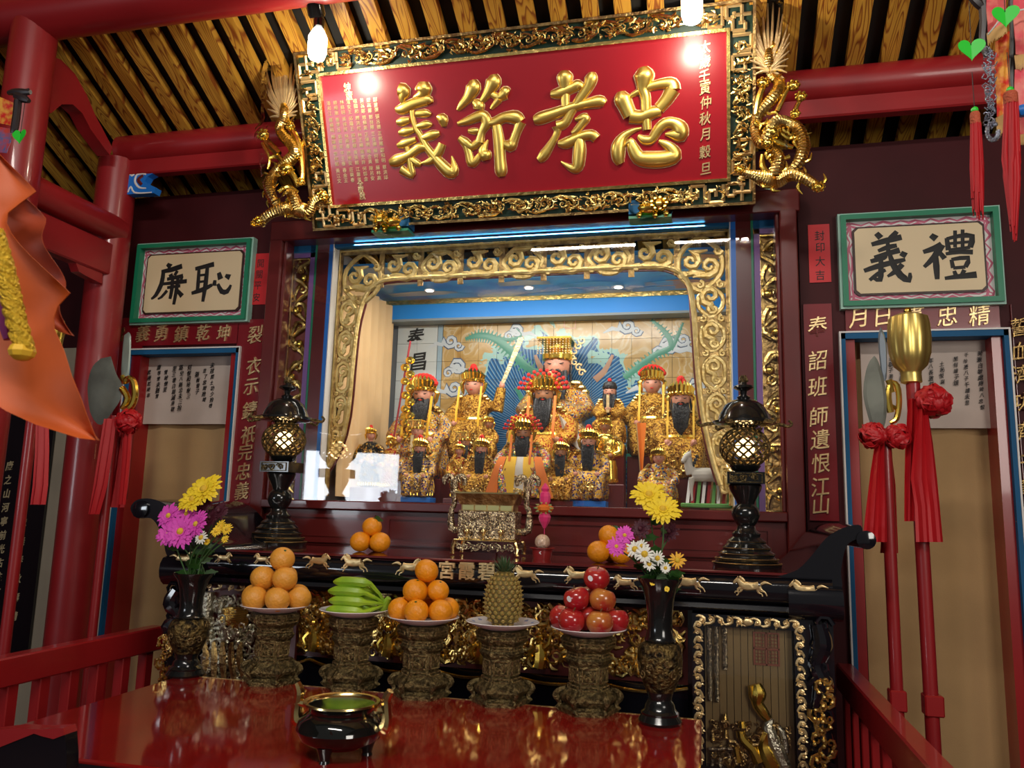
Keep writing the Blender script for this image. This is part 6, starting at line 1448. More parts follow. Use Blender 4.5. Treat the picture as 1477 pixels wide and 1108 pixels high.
    for x, y, z in mb.v:
        X_, Y_, Z_ = x * .84, y * .92, z * 1.12
        if z < -.2: X_ *= 1 - .28 * (-z - .2)
        if y < -.3:
            e = math.exp(-((x / .2) ** 2)); Y_ -= .14 * e * math.exp(-((z + .12) / .22) ** 2)     # nose
            Y_ += .07 * math.exp(-((abs(x) - .36) / .16) ** 2) * math.exp(-((z - .12) / .13) ** 2)    # eye sockets
            Y_ -= .05 * e * math.exp(-((z + .5) / .08) ** 2)
        vv.append((X_ * R3 + hc.x, Y_ * R3 + hc.y, Z_ * R3 + hc.z))
    mb.v = vv
    mb.tube([hc - Vector((0, 0, R3 * .7)), hc - Vector((0, -.1 * R3, R3 * 1.7))], [R3 * .45, R3 * .5], 10)
    for sx in (-1, 1): mb.ball(hc + Vector((sx * .84 * R3, 0, -.05 * R3)), R3 * .26, 6, 6, (.4, .6, 1.3))
    hd_ = mb.build('head', face, root, smooth=60)
    mb = MB(); pl = Plane(hc + Vector((0, -.86 * R3, 0)), (1, 0, 0), (0, 0, 1))
    for sx in (-1, 1):
        mb.stroke(pl, [(sx * .14 * R3, .10 * R3, .02 * R3), (sx * .34 * R3, .05 * R3, .045 * R3), (sx * .54 * R3, .12 * R3, .02 * R3)], .8, -.04 * R3, 6, 3)
        mb.stroke(pl, [(sx * .12 * R3, .28 * R3, .03 * R3), (sx * .36 * R3, .40 * R3, .04 * R3), (sx * .58 * R3, .36 * R3, .015 * R3)], .6, -.04 * R3, 6, 3)
    mb.build('eyes_and_brows', HAIR, hd_)
    mb = MB(); mb.stroke(pl, [(-.17 * R3, -.47 * R3, .02 * R3), (0, -.50 * R3, .06 * R3), (.17 * R3, -.47 * R3, .02 * R3)], .8, .0 * R3, 6, 3); mb.build('lips', REDF, hd_)
    mb = MB()
    if beard:
        L = (0, .10, .22, .34)[beard]
        for k in range(11):
            u = (k - 5) / 5; x = u * .62 * R3
            mb.tube([hc + Vector((x, (-.80 + .25 * abs(u)) * R3, -(.62 - .25 * abs(u)) * R3)), hc + Vector((x * 1.1, -.95 * R3, -1.2 * R3)), hc + Vector((x * .8, -1.05 * R3, -1.0 * R3 - L * h * (1 - .28 * abs(u)))), hc + Vector((x * .45, -1.02 * R3, -1.15 * R3 - L * h * (1.08 - .3 * abs(u))))], [.12 * R3, .17 * R3, .14 * R3, .02 * R3], 6)
        for sx in (-1, 1): mb.stroke(pl, [(0, -.33 * R3, .05 * R3), (sx * .3 * R3, -.42 * R3, .07 * R3), (sx * .38 * R3, -.85 * R3, .03 * R3)], .8, .03 * R3, 6, 3)
        for sx in (-1, 1): mb.tube([hc + Vector((sx * .82 * R3, -.1 * R3, .1 * R3)), hc + Vector((sx * .95 * R3, -.3 * R3, -1.2 * R3)), hc + Vector((sx * .95 * R3, -.4 * R3, -2.4 * R3))], [.09 * R3, .08 * R3, .02 * R3], 5)
        mb.build('beard', HAIR, root)
    # crown
    zc_ = R3 * .36; top_ = (1 - (hz)) * h
    cr_ = MB(); cr_.lathe([(.92 * R3, zc_), (1.0 * R3, zc_ + .08 * R3), (1.02 * R3, zc_ + .4 * R3), (.94 * R3, zc_ + .55 * R3), (.8 * R3, R3 * 1.25), (.3 * R3, R3 * 1.5), (.01, R3 * 1.52)], hc, 20)
    cm = GOLDP
    if crown == 'flat':       # mortarboard crown with bead curtain
        cr_.box(hc + Vector((0, -.1 * R3, R3 * 1.62)), (2.2 * R3, 2.9 * R3, .12 * R3)); cr_.lathe([(.9 * R3, R3 * 1.1), (.88 * R3, R3 * 1.6)], hc, 18)
        k_ = cr_.build('crown', cm, root); mb = MB()
        for i in range(11):
            x = (-1 + i * .2) * R3
            for j in range(7): mb.ball(hc + Vector((x, -1.52 * R3, R3 * (1.5 - j * .15))), .055 * R3, 5, 4)
        mb.build('bead_curtain', GOLDM, k_, kind='stuff')
    elif crown == 'cap':
        k_ = cr_.build('cap', HAIR, root)
        MB().ball(hc + Vector((0, -.3 * R3, 1.6 * R3)), .3 * R3, 8, 6).build('pompom', REDF, k_)
    else:
        for i in range(9):
            a = -pi / 2 + (i - 4) * .36; N = Vector((cos(a), sin(a), 0)); pk_ = 1.35 + .35 * cos((i - 4) * .4)
            cr_.tube([hc + N * R3 * .98 + Vector((0, 0, zc_ + .3 * R3)), hc + N * R3 * 1.12 + Vector((0, 0, R3 * pk_ * .75)), hc + N * R3 * .95 + Vector((0, 0, R3 * pk_))], [.2 * R3, .22 * R3, .03 * R3], 6)
            cr_.ball(hc + N * R3 * 1.1 + Vector((0, 0, zc_ + .2 * R3)), .13 * R3, 6, 5)
        for sx in (-1, 1):
            cr_.tube([hc + Vector((sx * R3 * .95, 0, .5 * R3)), hc + Vector((sx * 1.25 * R3, 0, .2 * R3)), hc + Vector((sx * 1.1 * R3, 0, -.5 * R3)), hc + Vector((sx * 1.0 * R3, -.05 * R3, -.9 * R3))], [.16 * R3, .26 * R3, .2 * R3, .05 * R3], 7)
        if crown == 'pompom':       # wide fan crown covered with pompoms
            for ring, rr, n_ in ((0, 1.5, 9), (1, 2.0, 11)):
                for i in range(n_):
                    a = pi * (i + .5) / n_; cr_.tube([hc + Vector((0, -.2 * R3, .8 * R3)), hc + Vector((cos(a) * rr * R3, -.4 * R3, .35 * R3 + sin(a) * rr * .8 * R3))], [.2 * R3, .12 * R3], 5)
                    cr_.ball(hc + Vector((cos(a) * rr * R3 * .8, -.45 * R3, .35 * R3 + sin(a) * rr * .66 * R3)), .2 * R3, 6, 5)
        k_ = cr_.build('crown', cm, root)
        mb = MB()
        if crown == 'pompom':
            for rr, n_ in ((1.35, 8), (1.85, 11), (2.2, 12)):
                for i in range(n_): a = pi * (i + .5) / n_; mb.ball(hc + Vector((cos(a) * rr * R3, -.62 * R3, .35 * R3 + sin(a) * rr * .8 * R3)), .17 * R3, 6, 5)
            mb.build('pompoms', REDF, k_, kind='stuff')
        elif crown == 'ridge':      # row of red balls over the crown
            for i in range(11): a = pi * (.12 + .76 * i / 10); mb.ball(hc + Vector((cos(a) * 1.25 * R3, -.3 * R3, .65 * R3 + sin(a) * 1.1 * R3)), .26 * R3, 7, 5)
            mb.build('pompoms', REDF, k_, kind='stuff')
        elif crown == 'top':
            mb.ball(hc + Vector((0, -.2 * R3, 1.9 * R3)), .38 * R3, 8, 6); mb.ball(hc + Vector((-.2 * R3, -.3 * R3, 1.65 * R3)), .25 * R3, 7, 5); mb.ball(hc + Vector((.25 * R3, -.3 * R3, 1.7 * R3)), .25 * R3, 7, 5)
            mb.build('pompom', REDF, k_)
    if tassels:
        for sx in (-1, 1):
            x = sx * 1.15 * R3 / h / wide; rows = [[P(x + d * .010, -.13 - (.08 if q_ > 2 else .02 * q_), hz - .02 - q_ * .09) for d in (-1, 1)] for q_ in range(6)]
            MB().sheet(rows, .004).build('tassel', YEL if tassels == 1 else ORA, root)
    if hold == 'tablet': MB().bb(P(-.022, -.235, .46), P(.022, -.222, .70), .001).build('jade_tablet', GOLDM, root, smooth=0)
    return root, P, h
s1 = statue(806, 478, 3, 'large central emperor statue with flat beaded crown holding a jade tablet', RB['white'], 'flat', 2, SKIN, hold='tablet', wide=1.0, yoff=.62, pbot=705)
root, P, h = s1; mb = MB(); pl = Plane(P(0, 0, 0), (1, 0, 0), (0, 0, 1))
for k in range(7): a = .2 + k * .45; mb.stroke(pl, spiral(.13 * h + .03 * h * cos(a * 2), (.72 + .035 * k) * h, .026 * h, a, 1.1, 1, .3, .15, 8), .6, .03, 6, 1)
mb.build('crown_side_scrolls', GOLDM, root)
rows = [[P(.02 + .05 * i + .02 * j, -.24 - .03 * sin(i), .47 - .05 * i - .05 * j) for j in range(4)] for i in range(6)]
MB().sheet(rows, .004).build('white_sleeve', mat('white_silk', (.65, .62, .55), .5), root)
r_ = statue(685, 524, 3, 'gilt warrior statue raising a long sword, left of the emperor statue', RB['gold'], 'top', 0, SKIN, 1, armR=(1, .26, .50, .30, .74), wide=1.0, yoff=.62, pbot=668)
root, P, h = r_
d0, d1 = P(.31, -.07, .78), at(752, 487, (.62 - .06))
MB().sheet([[d0 + (d1 - d0) * t + Vector((w_, 0, 0)) for w_ in (-.010 - .004 * t, .010 + .004 * t)] for t in (0, .3, .6, .9, 1)], .004).build('sword', mat('pale_gilt_blade', (.75, .68, .4), .35, .6, bump=.6, bscale=100), root)
statue(941, 521, 3, 'pink-faced gilt warrior statue with red pompom crown, right of the emperor statue', RB['gold'], 'ridge', 0, SKIN, 1, yoff=.62, pbot=668)
statue(880, 541, 2, 'small statue with dark cap and black beard clasping a tablet, right of the emperor statue', RB['gold'], 'cap', 2, SKIN, hold='tablet', wide=.9, yoff=.50, pbot=648)
a_ = statue(614, 533, 2, 'big bearded general statue with red-ridged crown at the left of the shrine', RB['white'], 'ridge', 2, SKIN, 1, wide=1.0, yoff=.44, pbot=700)
root, P, h = a_
hx0 = P(-.20, -.24, .12); hx1 = at(592, 492, .34)
mb = MB(); mb.tube([hx0, hx1], .005, 8); mb.build('halberd_pole', mat('red_pole', (.3, .02, .03), .3), root)
mb = MB(); pp = [at(588, y, .33) for y in range(520, 640, 10)]
for i, p in enumerate(pp): mb.ball(p + Vector((.012 * (-1) ** i, 0, 0)), .024, 7, 5, (1, .5, .8))
mb.build('gilt_dragon_blade', GOLDP, root)
statue(982, 541, 1, 'bearded general statue with orange pompom crown at the right of the shrine', RB['gold'], 'top', 2, SKIN, 1, wide=.85, yoff=.36, pbot=700)
statue(787, 532, 2, 'statue with fan crown covered in red pompoms below the emperor statue', RB['red'], 'pompom', 2, SKIND, 2, wide=1.1, yoff=.46, pbot=700)
ssk = statue(757, 596, 0, 'black-bearded statue in a red and yellow silk robe with pompom crown, front row centre', RB['silk'], 'pompom', 2, SKIND, 2, wide=1.2)
root, P, h = ssk
for k_, (xa, xb, m_) in enumerate(((-.20, -.13, ORA), (-.12, -.03, YEL), (.03, .12, YEL), (.13, .20, ORA), (-.03, .03, mat('white_silk_panel', (.65, .6, .52), .5)))):
    MB().sheet([[P(x, -.17 - .05 * (q_ > 0) - .015 * (k_ % 2), .50 - q_ * .11) for x in (xa * (1 + .15 * q_), xb * (1 + .15 * q_))] for q_ in range(5)], .004).build('silk_panel', m_, root)
statue(608, 626, 0, 'black-bearded gilt statue with red pompom, left end of the front row', RB['blue'], 'top', 3, SKIN)
statue(696, 626, 0, 'black-bearded gilt statue in the front row behind the square censer', RB['gold'], 'top', 3, SKIN)
statue(810, 631, 0, 'dark-faced black-bearded statue right of the magenta ornament, front row', RB['gold'], 'top', 3, SKIND, wide=.9)
statue(850, 611, 0, 'pale-faced black-bearded statue in a blue and gold robe, right part of the front row', RB['blue'], 'top', 3, SKIN, yoff=.03)
statue(873, 594, 1, 'slender all-gold standing attendant statue behind the blue-robed one', GOLDP, 'gold', 0, SKIND, seat=0, wide=1.15, yoff=.30, pbot=705)
statue(604, 600, 1, 'emperor statue with flat beaded crown holding a tablet, behind the left front statue', RB['white'], 'flat', 0, SKIN, hold='tablet', wide=1.0, yoff=.29, pbot=700)
statue(706, 596, 1, 'small brown-faced gold statue behind the front row, left of centre', RB['gold'], 'gold', 0, SKIND, wide=.8, yoff=.36, pbot=665)
statue(672, 618, 1, 'small black-bearded statue with beaded flat crown behind the front row', RB['red'], 'flat', 3, SKIND, wide=.8)
statue(664, 633, 0, 'tiny red and gold attendant statue between two front row statues', RB['red'], 'top', 0, SKIN, seat=0, wide=.9, yoff=.04)
statue(566, 622, 1, 'tiny red and gold attendant statue near the side curtain', RB['red'], 'top', 0, GOLDP, seat=0, wide=1.1)
statue(537, 609, 1, 'small black-robed attendant statue at the far left of the shrine', robe('black_gold_robe', [(.02, .02, .02), GO, (.2, .15, .05)], .7), 'top', 0, SKIN, seat=0, wide=1.1)
statue(950, 640, 0, 'small seated statue with broad gold hat beside the white horse', RB['white'], 'gold', 0, SKIN, wide=1.2)
statue(1003, 600, 2, 'tan-robed statue partly hidden behind the carved arch at the right', RB['gold'], 'gold', 0, SKIND, wide=.8, yoff=.50, pbot=700)
# white horse statuette with striped base
c = at(1000, 700, .14); zb = ROWS[0][1]; A = Vector((c.x, .14, zb)); hs = at(1000, 643, .14).z - zb
wh = T('horse_statuette', 'white horse statuette on a striped rock base, right end of the front row', 'statue', A, 'statues inside the shrine')
pl = Plane(A, (1, 0, 0), (0, 0, 1)); mb = MB(); WHM = mat('grey_white_horse', (.6, .57, .5), .45, var=.2)
H_ = hs
def hp(pts, off=0, fl=.9): mb.tube([A + Vector((x * H_, y * H_ + off, z * H_)) for x, y, z, r in smooth(pts, 3)], [r * H_ for *_, r in smooth(pts, 3)], 12, 1)
hp([(-.02, 0, .52, .10), (.12, 0, .53, .115), (.28, 0, .53, .11), (.40, 0, .50, .10)])
hp([(-.02, 0, .55, .10), (-.07, -.02, .68, .075), (-.07, -.04, .80, .055)]); hp([(-.05, -.04, .86, .055), (-.12, -.08, .80, .045), (-.17, -.12, .72, .032)])
for x, y in ((-.02, -.06), (-.02, .06), (.38, -.06), (.38, .06)): hp([(x, y, .48, .055), (x + (.02 if x > 0 else -.01), y, .30, .03), (x, y, .16, .02), (x, y, .08, .026)])
hp([(.46, 0, .54, .03), (.54, 0, .45, .04), (.55, 0, .25, .015)])
for sx in (-1, 1): hp([(-.04, sx * .03 - .03, .88, .018), (-.035, sx * .035 - .03, .95, .004)])
mb.build('body', WHM, wh, remesh=.0025, smooth=0)
mb = MB(); mb.bb(A + Vector((-.2 * H_, -.16 * H_, 0)), A + Vector((.6 * H_, .16 * H_, .07 * H_)), .004); mb.build('base', GRASS, wh, smooth=0)
for i in range(9):
    x = -.12 + i * .08; MB().add([A + Vector((x * H_, -.10 * H_, .07 * H_)), A + Vector(((x + .05) * H_, -.10 * H_, .07 * H_)), A + Vector(((x + .09) * H_, .1 * H_, .45 * H_)), A + Vector(((x + .04) * H_, .1 * H_, .45 * H_)), A + Vector((x * H_, .0 * H_, .07 * H_)), A + Vector(((x + .05) * H_, .0, .07 * H_)), A + Vector(((x + .09) * H_, .14 * H_, .44 * H_)), A + Vector(((x + .04) * H_, .14 * H_, .44 * H_))], [(0, 1, 2, 3), (4, 5, 6, 7), (0, 1, 5, 4), (1, 2, 6, 5), (2, 3, 7, 6), (3, 0, 4, 7)]).build('rock_stripe', (WHITE, RED, GRASS)[i % 3], wh, smooth=0)
mb = MB()
for k in range(5): mb.ball(A + Vector(((-.02 + .02 * k) * H_, -.01, (.62 + .05 * k) * H_)), .03 * H_, 6, 5)
mb.build('mane', HAIR, wh)
# command flags and fans held beside the statues
for px, py, m, lab in ((576, 622, YEL, 'yellow command flag beside the left general statue'), ((930, 596), None, None, None))[:1] if False else ():
    pass
def flag(px0, px1, Y, m, lab, wpx):
    a = at(*px0, Y); b = at(*px1, Y); root = T('command_flag', lab, 'flag', b); MB().tube([b, a], .0025, 6).build('flag_stick', GOLDM, root)
    d = (b - a); mb = MB(); mb.sheet([[a + d * (t * .75) + Vector((w_ * wpx * .0026 * (1 - .8 * t), .006 * sin(w_ * 5), 0)) for w_ in (0, .33, .66, 1)] for t in (0, .25, .5, .75, 1)], .0015); mb.build('flag_cloth', m, root)
flag((578, 600), (562, 668), .40, YEL, 'yellow triangular flag left of the general statue, near the side curtain', 16)
flag((738, 600), (722, 690), .34, YEL, 'yellow flag at the left of the pompom-crowned statue', 18)
flag((918, 610), (926, 712), .30, ORA, 'orange flag behind the statue with the broad gold hat', 16)

# ================================================================== RAILS AND WEAPONS
def rail(lab, x, y0, y1, z, n, nm, w_=.055):
    root = T('railing', lab, 'railing', (x, (y0 + y1) / 2, 0))
    MB().bb((x - w_ / 2, y0, z - .085), (x + w_ / 2, y1, z), .005).build('top_rail', RED, root, smooth=0)
    MB().bb((x - w_ / 2, y0, .08), (x + w_ / 2, y1, .16), .005).build('bottom_rail', RED, root, smooth=0)
    L = y1 - y0
    for i in range(n): y = y0 + L * (i + .5) / n; MB().bb((x - .018, y - .020, .15), (x + .018, y + .020, z - .08), .003).build('baluster', RED, root, smooth=0)
xl = -1.98; zl = atx(120, 925, xl).z; xr = .50
zl = (atx(0, 948, xl).z + atx(238, 900, xl).z) / 2
rail('red wooden railing at the left of the offering table', xl, -2.2, -.42, zl, 15, 0)
xr = .505; za_ = atx(1208, 939, xr); zr = .94
rail('red wooden railing at the right of the altar', xr - .055, -2.0, -.10, zr, 13, 0)
def pole(root, top, Y, m=RED, r=.016):
    a = at(*top, Y); MB().tube([(a.x, Y, 0), (a.x, Y, a.z)], r, 14).build('pole', m, root); return a
def rosette(root, c, r, m=RCLOTH, seed=0, nm='rosette'):
    g = random.Random(seed); mb = MB()
    for i in range(34):
        N = Vector((g.gauss(0, 1), g.gauss(0, 1) - .5, g.gauss(0, 1))).normalized(); U = N.orthogonal().normalized(); V = N.cross(U); p = c + N * r * .62; a0 = g.uniform(0, 6)
        U, V = U * cos(a0) + V * sin(a0), V * cos(a0) - U * sin(a0)
        rows = [[p + U * (r * .42 * (j - 1.5) / 1.5) + V * (r * .34 * (k - 1.5) / 1.5) + N * (r * (.30 * cos((j - 1.5) * .9) * (1 if k % 2 else .55) + g.uniform(-.06, .06))) for j in range(4)] for k in range(4)]
        mb.sheet(rows, .001, N)
    mb.ball(c, r * .66, 10, 8); return mb.build(nm, m, root, smooth=70)
def ribbon(root, pxs, Y, m=RCLOTH, nm='ribbon', yb=0, folds=2):
    """pxs: [(xl,xr,y)...] pixel rows"""
    rows = []
    for j, (a, b, y) in enumerate(pxs):
        r = []
        for i in range(9): u = i / 8; p = at(a + (b - a) * u, y, Y); r.append(p + Vector((0, .008 * sin(u * pi * folds * 2 + j * .2) + yb, 0)))
        rows.append(r)
    return MB().sheet(rows, .0015).build(nm, m, root)
def blade(root, pts, Y, th, m, nm):
    pl = wall(Y); q = [pl.px(*p) for p in smooth(pts, 3)]; cx_ = sum(a for a, _ in q) / len(q); cz_ = sum(b for _, b in q) / len(q); n = len(q)
    inner = [(cx_ + (a - cx_) * .72, cz_ + (b - cz_) * .8) for a, b in q]
    vs = [pl.P(a, b, 0) for a, b in q] + [pl.P(a, b, th) for a, b in inner] + [pl.P(a, b, -th) for a, b in inner]
    fs = [tuple(n + i for i in range(n)), tuple(2 * n + i for i in range(n - 1, -1, -1))] + [(i, (i + 1) % n, n + (i + 1) % n, n + i) for i in range(n)] + [((i + 1) % n, i, 2 * n + i, 2 * n + (i + 1) % n) for i in range(n)]
    return MB().add(vs, fs).build(nm, m, root, smooth=20)
# golden melon mace
Y = -.42; mc = T('melon_mace', 'gold melon-headed mace on a red pole with red ribbon, right side', 'ceremonial weapon', (at(1322, 560, Y).x, Y, 0))
a = at(1312, 500, Y); xm_ = a.x; zt = at(1312, 452, Y).z; zb = at(1318, 553, Y).z; k = at(1343, 500, Y).x - at(1312, 500, Y).x; z_ = lambda y: at(1314, y, Y).z
MB().lathe([(.01, z_(452)), (k * .5, z_(453)), (k * .92, z_(458)), (k * 1.0, z_(470)), (k * 1.03, z_(490)), (k * .98, z_(510)), (k * .8, z_(528)), (k * .5, z_(536)), (k * .48, z_(540)), (k * .5, z_(552)), (k * .3, z_(554))], (xm_, Y, 0), 48, fn=lambda t, z: (1 - .10 * abs(cos(4 * t)) ** 6) if z > z_(534) else 1).build('melon_head', mat('burnished_gold_paint', (.75, .56, .16), .33, .85, var=.1, vscale=20), mc, smooth=50)
MB().ball((xm_, Y, z_(449)), .012, 8, 6).build('knob', GOLDP, mc)
MB().tube([(xm_ + .012, Y, .0), (xm_ + .004, Y, z_(553))], .0205, 16).build('pole', REDB, mc)
MB().bb((xm_ - .014, Y - .026, zr - .08), (xm_ + .038, Y + .026, zr - .02), .004).build('collar', RED, mc, smooth=0)
rosette(mc, at(1346, 579, Y - .04), .056, seed=3)
ribbon(mc, [(1324, 1338, 590), (1318, 1346, 640), (1314, 1352, 690), (1320, 1356, 730), (1322, 1361, 782)], Y - .05)
ribbon(mc, [(1310, 1324, 575), (1306, 1326, 640), (1305, 1324, 700), (1305, 1322, 752)], Y - .03)
# broad-bladed halberd right
Y = -.44; hb = T('broad_halberd', 'halberd with dark crescent blade, gold dragon mount and red ribbon, right side', 'ceremonial weapon', (at(1276, 640, Y).x, Y, 0))
p = at(1276, 620, Y); MB().tube([(p.x, Y, 0), (p.x, Y, p.z)], .018, 14).build('pole', REDB, hb)
blade(hb, [(1261, 513), (1267, 522), (1275, 548), (1279, 580), (1277, 610), (1266, 636), (1258, 620), (1249, 590), (1245, 565), (1249, 535), (1255, 520)], Y - .02, .004, STEEL, 'crescent_blade')
blade(hb, [(1270, 471), (1276, 484), (1279, 505), (1279, 545), (1272, 545), (1267, 500), (1267, 482)], Y - .015, .004, mat('blue_steel', (.16, .19, .22), .45, .5), 'spear_blade')
mb = MB(); pl = wall(Y - .01)
for st in ([(1286, 550, 2), (1294, 556, 4), (1297, 580, 4), (1293, 604, 4), (1284, 610, 3)], [(1283, 556, 4), (1281, 575, 5), (1285, 595, 5)], [(1282, 548, 5), (1288, 566, 3)], [(1285, 585, 3), (1294, 590, 3)]): mb.stroke(pl, tr(pl, (0, 0, 1), st), .9, 0, 8, 3)
mb.build('gold_dragon_mount', GOLDP, hb)
rosette(hb, at(1258, 628, Y - .045), .044, seed=5); rosette(hb, at(1294, 630, Y - .02), .044, seed=6)
ribbon(hb, [(1262, 1276, 640), (1256, 1277, 680), (1250, 1279, 730), (1244, 1280, 782)], Y - .045)
ribbon(hb, [(1276, 1286, 650), (1276, 1292, 700), (1270, 1296, 798)], Y + .02)
MB().bb((p.x - .023, Y - .023, zr - .07), (p.x + .023, Y + .023, zr - .01), .004).build('collar', RED, hb, smooth=0)
# left axe
Y = -.50; ax = T('crescent_axe', 'axe with large grey crescent blade, gold dragon mount and red ribbon, left side', 'ceremonial weapon', (at(162, 640, Y).x, Y, 0))
p = at(166, 600, Y); MB().tube([(p.x, Y, 0), (p.x, Y, p.z)], .017, 14).build('pole', REDB, ax)
blade(ax, [(160, 514), (168, 540), (176, 555), (174, 575), (165, 590), (146, 613), (132, 600), (127, 575), (127, 550), (134, 528), (146, 517)], Y - .02, .005, STEEL, 'crescent_blade')
blade(ax, [(185, 479), (189, 486), (188, 520), (185, 545), (175, 543), (177, 500), (179, 484)], Y - .015, .004, mat('pale_green_steel', (.26, .31, .27), .5, .4), 'spear_blade')
mb = MB(); pl = wall(Y - .02)
for st in ([(176, 542, 3), (180, 550, 5), (186, 546, 5), (193, 552, 5), (195, 570, 5), (190, 585, 5), (180, 592, 6)], [(176, 560, 5), (184, 575, 5), (176, 590, 4)]): mb.stroke(pl, tr(pl, (0, 0, 1), st), .9, 0, 8, 3)
mb.build('gold_dragon_mount', GOLDP, ax)
rosette(ax, at(186, 608, Y - .05), .05, seed=7)
ribbon(ax, [(150, 168, 604), (142, 162, 650), (134, 154, 700), (126, 142, 742)], Y - .06)
ribbon(ax, [(172, 192, 612), (164, 188, 660), (158, 184, 700), (152, 178, 732)], Y + .02)
ribbon(ax, [(178, 190, 612), (175, 187, 660), (170, 180, 728)], Y - .05)
# second left weapon behind the orange paper
Y = -.78; b2_ = T('gold_headed_pole', 'red pole with gold head and ribbon at the far left behind the orange paper', 'ceremonial weapon', (at(40, 640, Y).x, Y, 0))
p = at(52, 560, Y); MB().tube([(p.x, Y, 0), (p.x, Y, p.z)], .019, 14).build('pole', REDB, b2_)
k = .03; zz = at(78, 480, Y)
MB().lathe([(.01, -.06), (k, -.05), (k * 1.2, 0), (k, .045), (.01, .06)], (zz.x - .0, Y, zz.z), 24, fn=lambda t, z: 1 - .08 * abs(cos(4 * t)) ** 6).build('melon_head', GOLDP, b2_)
MB().tube([(p.x, Y, p.z - .01), (zz.x, Y, zz.z - .05)], .012, 10).build('neck', GOLDP, b2_)
ribbon(b2_, [(52, 70, 600), (50, 70, 650), (46, 68, 700), (42, 64, 728)], Y - .04)

# ================================================================== HANGING THINGS NEAR THE CAMERA
# orange paper petals of a hanging lantern, front left
Yp = -2.35; po = T('orange_paper_lantern', 'orange paper lantern petals with gold braid hanging close at the left edge', 'lantern', at(20, 500, Yp))
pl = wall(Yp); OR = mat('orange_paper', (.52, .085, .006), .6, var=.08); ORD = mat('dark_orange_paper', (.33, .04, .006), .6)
def petal(outline, Y, bulge, m, nm):
    q = [(at(x, y, Y)) for x, y in outline]; zs = [p.z for p in q]; zt, zb = max(zs), min(zs); rows = []; n = 26
    for j in range(n + 1):
        z = zt - .0005 + (zb - zt + .001) * j / n; xs_ = []
        for a, b in zip(q, q[1:] + q[:1]):
            if (a.z - z) * (b.z - z) <= 0 and abs(a.z - b.z) > 1e-7: xs_.append(a.x + (b.x - a.x) * (z - a.z) / (b.z - a.z))
        x0, x1 = min(xs_), max(xs_); rows.append([(x0 + (x1 - x0) * i / 8, Y + bulge * (sin(pi * i / 8 * .7) - .012 / max(bulge, .01) * 0) + .01 * sin(j * .5), z) for i in range(9)])
    return MB().sheet(rows, .0012).build(nm, m, po, smooth=60)
cs = 2.052
def oc(pts): return [(x / cs - 18, 100 + y / cs) for x, y in pts]
petal(oc([(-60, 180), (0, 250), (50, 300), (97, 345), (60, 362), (28, 382), (12, 420), (30, 460), (75, 520), (130, 580), (188, 645), (150, 668), (125, 700), (132, 750), (190, 840), (245, 960), (268, 1092), (200, 1080), (120, 1040), (40, 1000), (-60, 900)]), Yp, .03, OR, 'front_petal')
petal(oc([(20, 380), (75, 360), (125, 420), (155, 520), (185, 620), (212, 778), (150, 740), (90, 640), (40, 540), (0, 470)]), Yp + .05, .02, ORD, 'folded_petal')
mb = MB(); br = [at(x / cs, 100 + y / cs, Yp - .03) for x, y in ((-20, 480), (5, 560), (25, 640), (45, 730), (72, 830))]
brp = smooth([tuple(p) for p in br], 8)
for s_ in range(3): mb.tube([Vector(p) + Vector((.007 * cos(i * .8 + s_ * 2.1), .006 * sin(i * .8 + s_ * 2.1), 0)) for i, p in enumerate(brp)], .0058, 8)
mb.build('gold_braid', mat('gold_braid_thread', (.8, .5, .03), .4, .5, bump=1, bscale=300), po)
MB().ball(at(66 / cs, 100 + 835 / cs, Yp - .03), .014, 8, 6, (1, 1, .8)).build('braid_knot', YEL, po)
mb = MB(); q = [at(x / cs, 100 + y / cs, Yp - .015) for x, y in ((-20, 600), (5, 660), (18, 740), (22, 800))]; mb.tube(q, [.012, .012, .010, .004], 8); mb.build('purple_cord', mat('purple_cord_thread', (.25, .02, .15), .6), po)
# palace lanterns with cloth panels: left and right
SPK = mat('red_gilt_print', (.6, .02, .015), .5, col2=(.75, .35, .05), vscale=45)
PNK = mat('pink_print', (.65, .05, .08), .5, col2=(.7, .2, .15), vscale=30)
CARV = mat('dark_carved_wood', (.02, .012, .014), .4)
def heart(px, Y, lab, k=17, stem=None):
    c = at(*px, Y); s_ = k * PA.scale(*px) * (c.y + 3.1) / 2.45; root = T('green_heart_tag', lab, 'tag', (c.x, Y, c.z)); pl = wall(Y); pts = []
    for i in range(28):
        t = i / 28 * 2 * pi; pts.append((c.x + s_ * .062 * 16 * sin(t) ** 3, c.z + s_ * .062 * (13 * cos(t) - 5 * cos(2 * t) - 2 * cos(3 * t) - cos(4 * t))))
    vs = [pl.P(a, b, -.0006 + .006 * abs(a - c.x) / s_) for a, b in pts]; n = len(vs); f0 = pl.P(c.x, c.z - s_ * .1, -.004)
    MB().add(vs + [v + Vector((0, .001, 0)) for v in vs], [tuple(range(n)), tuple(range(2 * n - 1, n - 1, -1))] + [(i, (i + 1) % n, n + (i + 1) % n, n + i) for i in range(n)]).build('heart', mat('bright_green_plastic', (.02, .55, .03), .4) if 'bright_green_plastic' not in bpy.data.materials else bpy.data.materials['bright_green_plastic'], root, smooth=0)
    MB().tube([(c.x, Y, c.z + s_ * .3), (c.x + .002, Y, c.z + (stem or .12))], .001, 5).build('thread', INK, root); return root
